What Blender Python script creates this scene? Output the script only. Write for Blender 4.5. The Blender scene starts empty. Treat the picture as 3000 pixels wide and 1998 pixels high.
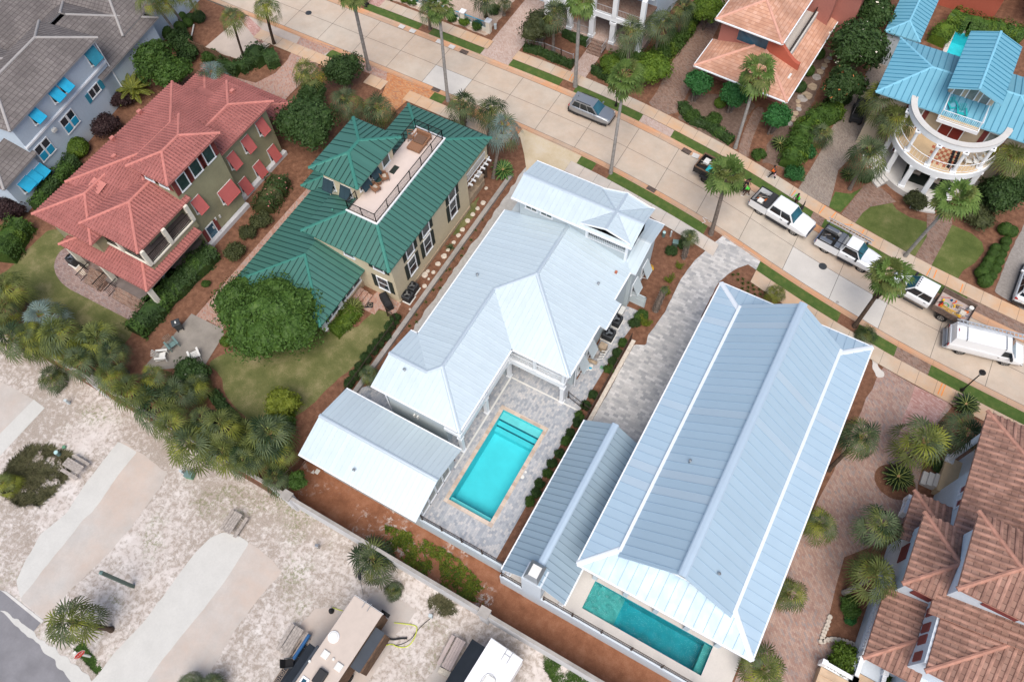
import bpy, bmesh, math, random
from mathutils import Vector, Matrix, Euler, noise
random.seed(7)
R_ = math.radians
C = bpy.context.scene.collection
SC = bpy.context.scene

# ---------------------------------------------------------------- camera, sky, sun
# world axes: +x runs to the lower right of the photograph along the lots' short side, +y runs up right towards the street
CAMZ = 57.0
F_, CX, CY = 2242.0, 1500.0, 999.0
def _basis():
    d = Vector((60/F_, 1229/F_, 1.0)).normalized()
    e1 = (Vector((1, 0, 0))-d*d.x).normalized()
    e2 = d.cross(e1)
    yw = 1.0582
    a = math.cos(yw)*e1-math.sin(yw)*e2
    b = math.sin(yw)*e1+math.cos(yw)*e2
    return Matrix((b, a, -d))
RM = _basis()
cam = bpy.data.cameras.new('camera')
camo = bpy.data.objects.new('camera', cam)
C.objects.link(camo)
cam.sensor_width = 36.0
cam.lens = F_/3000*36
cam.clip_end = 2000
bx, by, bz = RM@Vector((1, 0, 0)), RM@Vector((0, -1, 0)), RM@Vector((0, 0, -1))
camo.matrix_world = Matrix(((bx.x, by.x, bz.x, 0), (bx.y, by.y, bz.y, 0), (bx.z, by.z, bz.z, CAMZ), (0, 0, 0, 1)))
SC.camera = camo

SUN_EL, SUN_ROT = R_(60), R_(153)
world = bpy.data.worlds.new("World"); SC.world = world
world.use_nodes = True
nt = world.node_tree
sky = nt.nodes.new('ShaderNodeTexSky'); sky.sky_type = 'NISHITA'; sky.sun_disc = False
sky.sun_elevation = SUN_EL; sky.sun_rotation = SUN_ROT; sky.air_density = 1.0; sky.dust_density = 3.0; sky.ozone_density = 1.0
bgn = nt.nodes['Background']; bgn.inputs[1].default_value = 0.13
nt.links.new(sky.outputs[0], bgn.inputs[0])
sl = bpy.data.lights.new('sun', 'SUN'); sl.energy = 2.6; sl.angle = R_(45); sl.color = (1.0, 0.95, 0.88)
so = bpy.data.objects.new('sun', sl); C.objects.link(so)
sd = Vector((math.sin(SUN_ROT)*math.cos(SUN_EL), math.cos(SUN_ROT)*math.cos(SUN_EL), math.sin(SUN_EL)))
so.rotation_euler = sd.to_track_quat('Z', 'Y').to_euler()
so.location = sd*80
SC.view_settings.view_transform = 'Standard'; SC.view_settings.look = 'None'
SC.view_settings.exposure = 0.27; SC.view_settings.gamma = 1.0
SC.cycles.max_bounces = 6; SC.cycles.transparent_max_bounces = 6

# ---------------------------------------------------------------- measuring: photo pixel + height -> metres
def W(u, v, z=0.0):
    r = RM@Vector(((u-CX)/F_, (v-CY)/F_, 1.0))
    t = (CAMZ-z)/-r.z
    return (r.x*t, r.y*t)
OY = (0, 500, 1000, 1498)
def T(i, j, a, b): return (750*i+a/3.136, OY[j]+b/3.136)
def G(i, j, a, b, z=0.0):
    return W(*T(i, j, a, b), z)
def GL(i, j, pts, z=0.0): return [G(i, j, a, b, z) for a, b in pts]
def ray(u, v): return RM@Vector(((u-CX)/F_, (v-CY)/F_, 1.0))
def hit(u, v, ax, c):
    r = ray(u, v); k = 0 if ax == 'x' else 1
    t = c/r[k]
    return (r[1-k]*t, CAMZ+r.z*t)
def TH(i, j, a, b, ax, c): return hit(*T(i, j, a, b), ax, c)

# ---------------------------------------------------------------- materials
MATS = {}
class N:
    def __init__(s, name, rough=0.8, spec=0.3, metal=0.0):
        s.m = bpy.data.materials.new(name); s.m.use_nodes = True; s.t = s.m.node_tree
        s.b = s.t.nodes['Principled BSDF']; s.b.inputs['Roughness'].default_value = rough
        s.b.inputs['Specular IOR Level'].default_value = spec; s.b.inputs['Metallic'].default_value = metal
        s.tc = s.t.nodes.new('ShaderNodeTexCoord'); MATS[name] = s.m
    def n(s, typ, **kw):
        x = s.t.nodes.new(typ)
        for k, v in kw.items():
            if k.startswith('i_'):
                kk = k[2:]; x.inputs[int(kk) if kk.isdigit() else kk.replace('_', ' ')].default_value = v
            else: setattr(x, k, v)
        return x
    def l(s, a, b): s.t.links.new(a, b)
    def co(s, kind='Object', scale=(1, 1, 1), rot=(0, 0, 0), loc=(0, 0, 0)):
        mp = s.n('ShaderNodeMapping'); mp.inputs['Scale'].default_value = scale; mp.inputs['Rotation'].default_value = rot; mp.inputs['Location'].default_value = loc
        s.l(s.tc.outputs[kind], mp.inputs[0]); return mp.outputs[0]
    def noise(s, scale, det=4, rough=.55, co=None, dist=0.0):
        x = s.n('ShaderNodeTexNoise'); x.inputs['Scale'].default_value = scale; x.inputs['Detail'].default_value = det
        x.inputs['Roughness'].default_value = rough; x.inputs['Distortion'].default_value = dist
        s.l(co or s.tc.outputs['Object'], x.inputs['Vector']); return x.outputs['Fac']
    def ramp(s, fac, *stops, interp='LINEAR'):
        x = s.n('ShaderNodeValToRGB'); x.color_ramp.interpolation = interp
        e = x.color_ramp.elements
        while len(e) < len(stops): e.new(0.5)
        for k, (p, c) in enumerate(stops):
            e[k].position = p; e[k].color = (c, c, c, 1) if isinstance(c, (int, float)) else (*c, 1)
        s.l(fac, x.inputs[0]); return x.outputs[0]
    def mix(s, fac, a, b, mode='MIX'):
        x = s.n('ShaderNodeMix', data_type='RGBA', blend_type=mode)
        for sock, v in ((x.inputs[0], fac), (x.inputs[6], a), (x.inputs[7], b)):
            if isinstance(v, (int, float)): sock.default_value = v
            elif isinstance(v, tuple): sock.default_value = (*v, 1)
            else: s.l(v, sock)
        return x.outputs[2]
    def math(s, op, a, b=0.0):
        x = s.n('ShaderNodeMath', operation=op)
        for k, v in enumerate((a, b)):
            if isinstance(v, (int, float)): x.inputs[k].default_value = v
            else: s.l(v, x.inputs[k])
        return x.outputs[0]
    def bump(s, h, strength=.4, dist=.02):
        x = s.n('ShaderNodeBump'); x.inputs['Strength'].default_value = strength; x.inputs['Distance'].default_value = dist
        s.l(h, x.inputs['Height']); s.l(x.outputs[0], s.b.inputs['Normal'])
    def col(s, c):
        if isinstance(c, tuple): s.b.inputs['Base Color'].default_value = (*c, 1)
        else: s.l(c, s.b.inputs['Base Color'])
        return s.m

def paint(name, c, rough=.5, spec=.4, metal=0.0, var=.12, vs=1.5, coat=0.0):
    k = N(name, rough, spec, metal)
    f = k.noise(vs, 5, .6)
    d = tuple(x*(1-var) for x in c); e = tuple(min(1, x*(1+var*.6)) for x in c)
    k.col(k.ramp(f, (.3, d), (.7, e)))
    if coat: k.b.inputs['Coat Weight'].default_value = coat; k.b.inputs['Coat Roughness'].default_value = .08
    return k.m

def stucco(name, c, streak=.12):
    k = N(name, .88, .2)
    f = k.noise(.5, 6, .62); g = k.noise(6, 4, .6)
    cc = k.ramp(f, (.25, tuple(x*(1-streak) for x in c)), (.7, c))
    cc = k.mix(k.ramp(g, (.35, .92), (.7, 1.0)), (0, 0, 0), cc)
    k.bump(k.noise(40, 3), .15, .01)
    return k.col(cc)

def metal_roof(name, c, rough=.35, metal=.35, var=.06, pan=.4, tint=None):
    # panel-to-panel variation follows the u coordinate of each roof face
    k = N(name, rough, .5, metal)
    sep = k.n('ShaderNodeSeparateXYZ'); k.l(k.tc.outputs['UV'], sep.inputs[0])
    fl = k.math('FLOOR', k.math('DIVIDE', sep.outputs[0], pan))
    wn = k.n('ShaderNodeTexWhiteNoise', noise_dimensions='1D'); k.l(fl, wn.inputs['W'])
    base = k.ramp(wn.outputs['Value'], (.0, tuple(x*(1-var) for x in c)), (.8, c), (1., tint or tuple(min(1, x*(1+var*.5)) for x in c)))
    dirt = k.noise(.35, 6, .65)
    base = k.mix(k.ramp(dirt, (.3, .10), (.65, 0.0)), base, tuple(x*.72 for x in c))
    k.l(k.ramp(k.noise(1.2, 5), (.3, rough*.8), (.7, rough*1.25)), k.b.inputs['Roughness'])
    k.bump(k.noise(1.1, 3, .5), .12, .02)
    return k.col(base)

def tile_roof(name, c1, c2, c3, mort, row=.36, col=.30, rough=.75, line=.10):
    k = N(name, rough, .25)
    sep = k.n('ShaderNodeSeparateXYZ'); k.l(k.tc.outputs['UV'], sep.inputs[0])
    u = k.math('DIVIDE', sep.outputs[0], col); v = k.math('DIVIDE', sep.outputs[1], row)
    cmb = k.n('ShaderNodeCombineXYZ'); k.l(k.math('FLOOR', u), cmb.inputs[0]); k.l(k.math('FLOOR', v), cmb.inputs[1])
    wn = k.n('ShaderNodeTexWhiteNoise', noise_dimensions='2D'); k.l(cmb.outputs[0], wn.inputs['Vector'])
    base = k.ramp(wn.outputs['Value'], (0, c1), (.5, c2), (1, c3))
    w = k.noise(.45, 6, .6)
    base = k.mix(k.ramp(w, (.38, .5), (.62, 0.0)), base, tuple(x*.5 for x in c1))
    fr = k.math('FRACT', v)
    ln = k.math('LESS_THAN', fr, line)
    base = k.mix(k.math('MULTIPLY', ln, .75), base, mort)
    k.bump(k.math('SUBTRACT', 1.0, fr), .5, .03)
    return k.col(base)

def pavers(name, cols, bw=.22, bh=.11, mortar=(.25, .22, .2), rot=0.0, ms=.008, stain=.25, off=.5):
    k = N(name, .85, .25)
    co = k.co('Object', rot=(0, 0, rot))
    br = k.n('ShaderNodeTexBrick'); br.offset = off
    for kk, vv in (('Scale', 1.0), ('Mortar Size', ms), ('Brick Width', bw), ('Row Height', bh), ('Bias', 0.0), ('Mortar Smooth', .3)): br.inputs[kk].default_value = vv
    br.inputs['Color1'].default_value = (0, 0, 0, 1); br.inputs['Color2'].default_value = (1, 1, 1, 1); br.inputs['Mortar'].default_value = (.5, .5, .5, 1)
    k.l(co, br.inputs['Vector'])
    c = k.ramp(br.outputs['Color'], *[(i/(len(cols)-1), x) for i, x in enumerate(cols)])
    c = k.mix(br.outputs['Fac'], c, mortar)
    big = k.noise(.35, 6, .62)
    c = k.mix(k.ramp(big, (.35, stain), (.7, 0.0)), c, tuple(x*.55 for x in cols[0]))
    c = k.mix(k.ramp(k.noise(1.4, 5, .6), (.55, 0.0), (.8, .25)), c, tuple(min(1, x*1.35) for x in cols[-1]))
    k.bump(k.math('SUBTRACT', 1.0, br.outputs['Fac']), .3, .006)
    return k.col(c)

def concrete(name, c, rust=0.0, blot=.2, rustc=(.62, .27, .10), rs=.22, streaks=False):
    k = N(name, .85, .25)
    f = k.noise(.7, 7, .65); g = k.noise(9, 4, .6)
    cc = k.ramp(f, (.3, tuple(x*(1-blot) for x in c)), (.68, c))
    cc = k.mix(k.ramp(g, (.3, .16), (.6, 0.0)), cc, tuple(x*.6 for x in c))
    if rust:
        r = k.noise(rs, 5, .6, dist=.4)
        r2 = k.noise(2.3, 5, .6)
        m = k.math('MULTIPLY', k.ramp(r, (.36, 0.0), (.62, rust)), k.ramp(r2, (.2, .55), (.6, 1.0)))
        cc = k.mix(m, cc, rustc)
    k.bump(g, .15, .008)
    return k.col(cc)

def ground(name, stops, scale=3.0, det=8, fine=30, finemix=.35, rough=.95, bump=.5, dist=.03):
    k = N(name, rough, .15)
    f = k.noise(scale, det, .65); g = k.noise(fine, 5, .7)
    fac = k.mix(finemix, f, g)
    c = k.ramp(fac, *stops)
    k.bump(g, bump, dist)
    return k.col(c)

def leafmat(name, c1, c2, c3=None, scale=1.3, rough=.6, trans=.25, obj=.25):
    k = N(name, rough, .3)
    f = k.noise(scale, 3, .6); g = k.noise(9, 2, .5)
    fac = k.mix(.5, f, g)
    c = k.ramp(fac, (.35, c1), (.55, c2), (.72, c3 or c2))
    oi = k.n('ShaderNodeObjectInfo')
    v = k.ramp(oi.outputs['Random'], (0, 1-obj), (1, 1.0))
    c = k.mix(1.0, c, v, 'MULTIPLY')
    k.col(c)
    if trans:
        tr = k.n('ShaderNodeBsdfTranslucent'); k.l(c, tr.inputs[0])
        ms = k.n('ShaderNodeMixShader'); ms.inputs[0].default_value = trans
        k.l(k.b.outputs[0], ms.inputs[1]); k.l(tr.outputs[0], ms.inputs[2]); k.l(ms.outputs[0], k.t.nodes['Material Output'].inputs[0])
    return k.m

def glass(name, c=(.02, .035, .045), rough=.06):
    k = N(name, rough, .6)
    k.bump(k.noise(1.2, 2), .05, .02)
    return k.col(k.ramp(k.noise(.8, 3), (.3, tuple(x*.6 for x in c)), (.7, tuple(x*1.5 for x in c))))

# ---------------------------------------------------------------- mesh builder
class MB:
    def __init__(s): s.v = []; s.f = []; s.m = []; s.uv = {}
    def add(s, vs, fs, mi=0):
        o = len(s.v); s.v += [tuple(p) for p in vs]
        for f in fs: s.f.append(tuple(i+o for i in f)); s.m.append(mi)
        return s
    def poly(s, pts, mi=0, uv=None):
        s.add(pts, [tuple(range(len(pts)))], mi)
        if uv: s.uv[len(s.f)-1] = uv
        return s
    def box(s, x0, x1, y0, y1, z0, z1, mi=0):
        return s.add([(x0, y0, z0), (x1, y0, z0), (x1, y1, z0), (x0, y1, z0), (x0, y0, z1), (x1, y0, z1), (x1, y1, z1), (x0, y1, z1)],
                     [(0, 3, 2, 1), (4, 5, 6, 7), (0, 1, 5, 4), (1, 2, 6, 5), (2, 3, 7, 6), (3, 0, 4, 7)], mi)
    def bar(s, p, q, w, h, mi=0, up=(0, 0, 1)):
        p, q = Vector(p), Vector(q); d = (q-p)
        if d.length < 1e-6: return s
        d.normalize(); u = Vector(up)
        if abs(d.dot(u)) > .98: u = Vector((1, 0, 0))
        a = d.cross(u).normalized()*w/2; b = a.cross(d).normalized()*h/2
        return s.add([p-a-b, p+a-b, p+a+b, p-a+b, q-a-b, q+a-b, q+a+b, q-a+b], [(0, 1, 2, 3), (7, 6, 5, 4), (0, 4, 5, 1), (1, 5, 6, 2), (2, 6, 7, 3), (3, 7, 4, 0)], mi)
    def cyl(s, p, q, r0, r1=None, n=12, mi=0, cap=True):
        r1 = r0 if r1 is None else r1
        p, q = Vector(p), Vector(q); d = (q-p).normalized()
        a = d.orthogonal().normalized(); b = d.cross(a)
        vs = [p+(a*math.cos(2*math.pi*i/n)+b*math.sin(2*math.pi*i/n))*r0 for i in range(n)]+[q+(a*math.cos(2*math.pi*i/n)+b*math.sin(2*math.pi*i/n))*r1 for i in range(n)]
        fs = [(i, (i+1) % n, n+(i+1) % n, n+i) for i in range(n)]
        if cap: fs += [tuple(range(n))[::-1], tuple(range(n, 2*n))]
        return s.add(vs, fs, mi)
    def tube(s, path, r, n=8, mi=0, closed=False):
        path = [Vector(p) for p in path]; m = len(path)
        rs = r if isinstance(r, (list, tuple)) else [r]*m
        vs = []
        a = None
        for i, p in enumerate(path):
            d = (path[min(i+1, m-1)]-path[max(i-1, 0)])
            if d.length < 1e-6: d = Vector((0, 0, 1))
            d.normalize()
            a = (d.orthogonal() if a is None else (a-d*a.dot(d)))
            if a.length < 1e-5: a = d.orthogonal()
            a.normalize(); b = d.cross(a)
            vs += [p+(a*math.cos(2*math.pi*k/n)+b*math.sin(2*math.pi*k/n))*rs[i] for k in range(n)]
        fs = [(i*n+k, i*n+(k+1) % n, (i+1)*n+(k+1) % n, (i+1)*n+k) for i in range(m-1) for k in range(n)]
        fs += [tuple(range(n))[::-1], tuple(range((m-1)*n, m*n))]
        return s.add(vs, fs, mi)
    def prism(s, pts, z0, z1, mi=0, mtop=None):
        n = len(pts)
        ar = sum(pts[i][0]*pts[(i+1) % n][1]-pts[(i+1) % n][0]*pts[i][1] for i in range(n))
        if ar < 0: pts = list(pts)[::-1]
        s.add([(x, y, z0) for x, y in pts]+[(x, y, z1) for x, y in pts], [(i, (i+1) % n, n+(i+1) % n, n+i) for i in range(n)]+[tuple(range(n))[::-1]], mi)
        return s.poly([(x, y, z1) for x, y in pts], mi if mtop is None else mtop)
    def loft(s, secs, mi=0, caps=True, closed=True):
        n = len(secs[0]); vs = [p for c in secs for p in c]
        rng = range(n if closed else n-1)
        fs = [(i*n+k, i*n+(k+1) % n, (i+1)*n+(k+1) % n, (i+1)*n+k) for i in range(len(secs)-1) for k in rng]
        if caps: fs += [tuple(range(n))[::-1], tuple(range((len(secs)-1)*n, len(secs)*n))]
        return s.add(vs, fs, mi)
    def xf(s, M):
        s.v = [tuple(M@Vector(p)) for p in s.v]; return s
    def merge(s, o, M=None):
        vs = [tuple(M@Vector(p)) for p in o.v] if M else o.v
        k = len(s.v); s.v += vs
        for f, m in zip(o.f, o.m): s.f.append(tuple(i+k for i in f)); s.m.append(m)
        return s
    def build(s, name, mats, parent=None, smooth=False, bevel=0.0, fixn=False):
        me = bpy.data.meshes.new(name); me.from_pydata(s.v, [], s.f)
        mats = mats if isinstance(mats, (list, tuple)) else [mats]
        for m in mats: me.materials.append(MATS[m] if isinstance(m, str) else m)
        me.polygons.foreach_set('material_index', s.m)
        if s.uv:
            ul = me.uv_layers.new(name='UVMap')
            for fi, uv in s.uv.items():
                p = me.polygons[fi]
                for li, c in zip(p.loop_indices, uv): ul.data[li].uv = c
        if smooth: me.polygons.foreach_set('use_smooth', [True]*len(me.polygons))
        if fixn:
            bm = bmesh.new(); bm.from_mesh(me); bmesh.ops.recalc_face_normals(bm, faces=bm.faces); bm.to_mesh(me); bm.free()
        me.update()
        o = bpy.data.objects.new(name, me); C.objects.link(o)
        if parent is not None: attach(o, parent)
        if bevel:
            b = o.modifiers.new('b', 'BEVEL'); b.width = bevel; b.segments = 2; b.limit_method = 'ANGLE'
        return o
WLOC = {}
def attach(o, parent):
    # keeps mesh data in the frame of the top-level thing's own origin
    o.parent = parent
def thing(name, label, cat, loc=(0, 0, 0), rot=0.0, group=None, scale=1.0):
    o = bpy.data.objects.new(name, None); C.objects.link(o); o.empty_display_size = .3
    o.location = loc if len(loc) == 3 else (*loc, 0); o.rotation_euler = (0, 0, rot); o.scale = (scale,)*3 if isinstance(scale, (int, float)) else scale
    return tag(o, label, cat, group)
def tag(o, label, cat, group=None):
    o['label'] = label; o['category'] = cat
    if group: o['group'] = group
    return o
def struct(o): o['kind'] = 'structure'; return o
def copytree(o, loc, rot=0.0, label=None, scale=None, parent=None, group=None):
    c = o.copy(); C.objects.link(c)
    if parent is not None: c.parent = parent
    if loc is not None:
        c.location = loc if len(loc) == 3 else (*loc, 0); c.rotation_euler = (0, 0, rot)
        if scale: c.scale = (scale,)*3 if isinstance(scale, (int, float)) else scale
        if label: c['label'] = label
        if group: c['group'] = group
    for ch in list(o.children): copytree(ch, None, parent=c)
    return c
def house(name, label, loc): return thing(name, label, 'house', loc)
class Site:
    """a building whose parts are written in world metres (or a rotated local frame)"""
    def __init__(s, name, label, cat, org, rot=0.0, group=None):
        s.o = thing(name, label, cat, (org[0], org[1], 0), rot, group); s.org = Vector((org[0], org[1], 0)); s.rot = rot
        s.local = rot != 0.0
    def part(s, name, mb, mats, parent=None, **kw):
        if not s.local and parent is None:
            mb.v = [(x-s.org.x, y-s.org.y, z) for x, y, z in mb.v]
        elif not s.local:
            mb.v = [(x-s.org.x, y-s.org.y, z) for x, y, z in mb.v]
        return mb.build(name, mats, parent or s.o, **kw)

# ---------------------------------------------------------------- roofs
def _key(p): return (round(p[0], 3), round(p[1], 3), round(p[2], 3))
def roof(site, faces, mats, rib=None, cap=(.16, .05), t=.14, gutter=True, name='roof', soffit=True, under=None, caps=True, nocap=()):
    """faces: CCW from above, first edge along the eave. mats = [sheet, rib, trim, cap]"""
    mb = MB(); edges = {}
    for fi, f in enumerate(faces):
        P = [Vector(p) for p in f]
        e = (P[1]-P[0]); e.z = 0; e.normalize()
        n = Vector((0, 0, 0))
        for i in range(len(P)): n += (P[i]-P[0]).cross(P[(i+1) % len(P)]-P[0])
        n.normalize()
        if n.z < 0: n = -n; P.reverse(); f = [tuple(p) for p in P]
        up = n.cross(e).normalized()
        if up.z < 0: up = -up
        e = up.cross(n).normalized()
        org = P[0]
        uv = [((p-org).dot(e)+org.dot(e), (p-org).dot(up)) for p in P]
        mb.poly(P, 0, uv)
        mb.poly([(p.x, p.y, p.z-t) for p in reversed(P)], 2)
        for i in range(len(P)):
            a, b = _key(P[i]), _key(P[(i+1) % len(P)])
            edges.setdefault(frozenset((a, b)), []).append((fi, P[i], P[(i+1) % len(P)], n, sum(P, Vector())/len(P)))
        if rib:
            w, h, sp, shape = rib
            us = [q[0] for q in uv]; u0, u1 = min(us), max(us)
            k = math.ceil((u0+.12)/sp)*sp
            while k < u1-.05:
                vs = []
                for i in range(len(uv)):
                    (a0, b0), (a1, b1) = uv[i], uv[(i+1) % len(uv)]
                    if (a0-k)*(a1-k) < 0: vs.append(b0+(b1-b0)*(k-a0)/(a1-a0))
                vs.sort()
                for q in range(0, len(vs)-1, 2):
                    if vs[q+1]-vs[q] > .15:
                        base = org-e*org.dot(e)
                        A = base+e*k+up*(vs[q]+.01); B = base+e*k+up*(vs[q+1]-.02)
                        if shape == 'box':
                            s0 = [A-e*w/2, A-e*w/2+n*h, A+e*w/2+n*h, A+e*w/2]; s1 = [p+(B-A) for p in s0]
                        else:
                            s0 = [A-e*w/2, A-e*w*.36+n*h*.7, A+n*h, A+e*w*.36+n*h*.7, A+e*w/2]; s1 = [p+(B-A) for p in s0]
                        m = len(s0)
                        o = len(mb.v)
                        mb.v += [tuple(p) for p in s0+s1]
                        ul = (vs[q+1]-vs[q])
                        for j in range(m-1):
                            mb.f.append((o+j+1, o+j, o+m+j, o+m+j+1)); mb.m.append(1)
                            mb.uv[len(mb.f)-1] = [(k+.001, vs[q]), (k, vs[q]), (k, vs[q+1]), (k+.001, vs[q+1])]
                        mb.f.append(tuple(o+j for j in range(m))); mb.m.append(1)
                k += sp
    for key, L in edges.items():
        fi, a, b, n, cen = L[0]
        if len(L) == 1:
            dn = Vector((0, 0, t))
            mb.poly([a, a-dn, b-dn, b], 2)
            if gutter and abs(a.z-b.z) < .05 and (b-a).length > .5:
                out = (b-a).normalized().cross(Vector((0, 0, 1))).normalized()
                if out.dot(cen-a) > 0: out = -out
                z = Vector((0, 0, t*.55))
                mb.bar(a+out*.05-z, b+out*.05-z, .10, t*.8, 2)
        elif caps and len(L) == 2:
            n2, cen2 = L[1][3], L[1][4]
            if (cen2-a).dot(n) < -.02 and n.dot(n2) < .9995:
                up = (n+n2).normalized()
                w, h = cap; d = (b-a)
                if d.length > .3:
                    dd = d.normalized(); sd = dd.cross(up).normalized()
                    A = a-dd*.03; B = b+dd*.03
                    s0 = [sd*w+up*-.03, sd*w*.7+up*h*.6, up*h, -sd*w*.7+up*h*.6, -sd*w+up*-.03]
                    mb.loft([[A+q for q in s0], [B+q for q in s0]], 3)
    return site.part(name, mb, mats)

def hipfaces(x0, x1, y0, y1, z, pitch, axis=None, e0='hip', e1='hip', run0=None):
    """rectangular hip / gable roof. axis = direction of the ridge; e0/e1 = low/high end"""
    axis = axis or ('y' if (y1-y0) >= (x1-x0) else 'x')
    sw = axis == 'x'
    if sw: x0, x1, y0, y1 = y0, y1, x0, x1
    w = (x1-x0)/2; xm = (x0+x1)/2; zr = z+pitch*w
    r0 = y0+(w if e0 == 'hip' else 0); r1 = y1-(w if e1 == 'hip' else 0)
    if r1 < r0: r0 = r1 = (r0+r1)/2
    A, B, D, E = (x0, y0, z), (x1, y0, z), (x1, y1, z), (x0, y1, z)
    P, Q = (xm, r0, zr), (xm, r1, zr)
    fs = [[B, D, Q, P] if r1 > r0 else [B, D, Q], [E, A, P, Q] if r1 > r0 else [E, A, P]]
    if e0 == 'hip': fs.append([A, B, P])
    if e1 == 'hip': fs.append([D, E, Q])
    if sw: fs = [[(b, a, c) for a, b, c in f] for f in fs]
    if sw: fs = [[f[1], f[0]]+f[2:][::-1] for f in fs]
    return fs

def gablewall(mb, xc, y0, y1, z, pitch, axis='x', inset=0.0, t=.12):
    """triangular wall under a gable end"""
    w = (y1-y0)/2
    if axis == 'x': pts = [(xc, y0, z), (xc, y1, z), (xc, (y0+y1)/2, z+pitch*w)]
    else: pts = [(y0, xc, z), (y1, xc, z), ((y0+y1)/2, xc, z+pitch*w)]
    off = Vector((t, 0, 0)) if axis == 'x' else Vector((0, t, 0))
    P = [Vector(p) for p in pts]
    mb.add(P+[p+off for p in P], [(0, 1, 2), (5, 4, 3), (0, 3, 4, 1), (1, 4, 5, 2), (2, 5, 3, 0)], 0)

# ---------------------------------------------------------------- windows, doors, awnings: (axis, plane, sign) wall faces
def wframe(ax, c, sg, a, z):
    """matrix: local x along wall, local y outward, local z up, origin on the wall plane"""
    if ax == 'x': e, o = Vector((0, 1, 0)), Vector((sg, 0, 0))
    else: e, o = Vector((1, 0, 0)), Vector((0, sg, 0))
    loc = Vector((c, a, z)) if ax == 'x' else Vector((a, c, z))
    return Matrix(((e.x, o.x, 0, loc.x), (e.y, o.y, 0, loc.y), (0, 0, 1, loc.z), (0, 0, 0, 1)))
def window(site, ax, c, sg, a, z, w, h, frame='white_trim', pane='window_glass', shutters=None, mull=(1, 2), awning=None, slabel=None, door=None):
    M = wframe(ax, c, sg, a, z); f = MB(); b = .09
    f.box(-w/2-b, -w/2, -.02, .07, -h/2, h/2); f.box(w/2, w/2+b, -.02, .07, -h/2, h/2)
    f.box(-w/2-b, w/2+b, -.02, .07, h/2, h/2+b); f.box(-w/2-b-.03, w/2+b+.03, -.02, .11, -h/2-b, -h/2)
    for i in range(1, mull[0]): x = -w/2+w*i/mull[0]; f.box(x-.025, x+.025, -.015, .045, -h/2, h/2)
    for i in range(1, mull[1]): zz = -h/2+h*i/mull[1]; f.box(-w/2, w/2, -.015, .047, zz-.03, zz+.03)
    fo = site.part('window' if not door else 'door', f.xf(M), frame)
    p = MB().box(-w/2, w/2, -.01, .025, -h/2, h/2).xf(M)
    site.part('pane', p, pane, fo)
    if shutters:
        for s in (-1, 1):
            m = MB(); sw = min(.5, w*.45)
            x0 = s*(w/2+b+.03+sw/2)
            m.box(x0-sw/2, x0+sw/2, 0, .05, -h/2-.05, h/2+.05)
            for k in range(int(h/.12)):
                zz = -h/2+.08+k*.12
                if zz < h/2-.06: m.box(x0-sw/2+.05, x0+sw/2-.05, .05, .07, zz, zz+.06)
            site.part('shutter', m.xf(M), shutters, fo)
    if awning:
        mat, out, drop = awning
        m = MB(); zt = h/2+.12; t = Vector((0, out, -drop)).normalized()
        a0, a1 = -w/2-.08, w/2+.08
        q = [(a0, .08, zt), (a1, .08, zt), (a1, .08+out, zt-drop), (a0, .08+out, zt-drop)]
        m.add(q+[(x, y-.03, zz-.045) for x, y, zz in q], [(0, 3, 2, 1), (4, 5, 6, 7), (0, 1, 5, 4), (1, 2, 6, 5), (2, 3, 7, 6), (3, 0, 4, 7)])
        m.bar((0, .08, zt+.012), (0, .08+out, zt-drop+.012), .04, .02)
        for xx in (a0+.02, a1-.02): m.bar((xx, .08, zt+.01), (xx, .08+out, zt-drop+.01), .05, .035)
        m.bar((a0, .08+out, zt-drop), (a1, .08+out, zt-drop), .05, .05)
        site.part('awning', m.xf(M), mat, fo)
        s = MB()
        for xx in (a0+.05, a1-.05): s.bar((xx, .02, -h/2+.1), (xx, out, zt-drop-.03), .03, .03)
        site.part('awning_arm', s.xf(M), 'white_trim', fo)
    return fo
# ================================================================ materials
paint('white_trim', (.78, .80, .82), .5, var=.05); paint('cream_trim', (.72, .68, .58), .6)
concrete('road_concrete', (.53, .465, .39), rust=.30, rustc=(.52, .31, .18), rs=.12)
concrete('road_concrete_new', (.56, .53, .49), blot=.12)
concrete('gutter_concrete', (.48, .36, .27), rust=.95, rustc=(.56, .27, .13), rs=.16)
concrete('sidewalk_concrete', (.52, .45, .37), rust=.62, rustc=(.60, .31, .13), rs=.16)
concrete('sidewalk_pale', (.55, .52, .48), rust=.3, rustc=(.62, .36, .18), rs=.1)
concrete('joint', (.12, .11, .10))
concrete('plaza_concrete', (.50, .42, .36), blot=.15)
concrete('patio_old', (.30, .27, .235), blot=.35)
concrete('pad_concrete', (.50, .47, .44), rust=.35, rustc=(.55, .36, .25), rs=.2, blot=.16)
concrete('pad_smooth', (.56, .55, .52), blot=.10)
concrete('deck_pale', (.60, .56, .52), blot=.08)
concrete('asphalt', (.24, .235, .25), blot=.25)
concrete('curb_pale', (.62, .60, .57), blot=.2)
concrete('wall_cap', (.40, .37, .34), blot=.4)
pavers('pavers_grey', [(.34, .34, .34), (.44, .43, .42), (.52, .50, .48), (.60, .58, .56)], .42, .24, (.36, .35, .34), rot=0.0, ms=.006, stain=.15, off=.37)
pavers('pavers_patio', [(.29, .31, .34), (.38, .40, .43), (.46, .46, .47), (.53, .51, .50)], .26, .17, (.30, .31, .33), rot=1.5708, ms=.006, stain=.2, off=.4)
pavers('brick_red', [(.36, .19, .14), (.42, .25, .19), (.47, .31, .25), (.36, .29, .26)], .24, .12, (.27, .20, .17), rot=.78, ms=.007)
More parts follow.
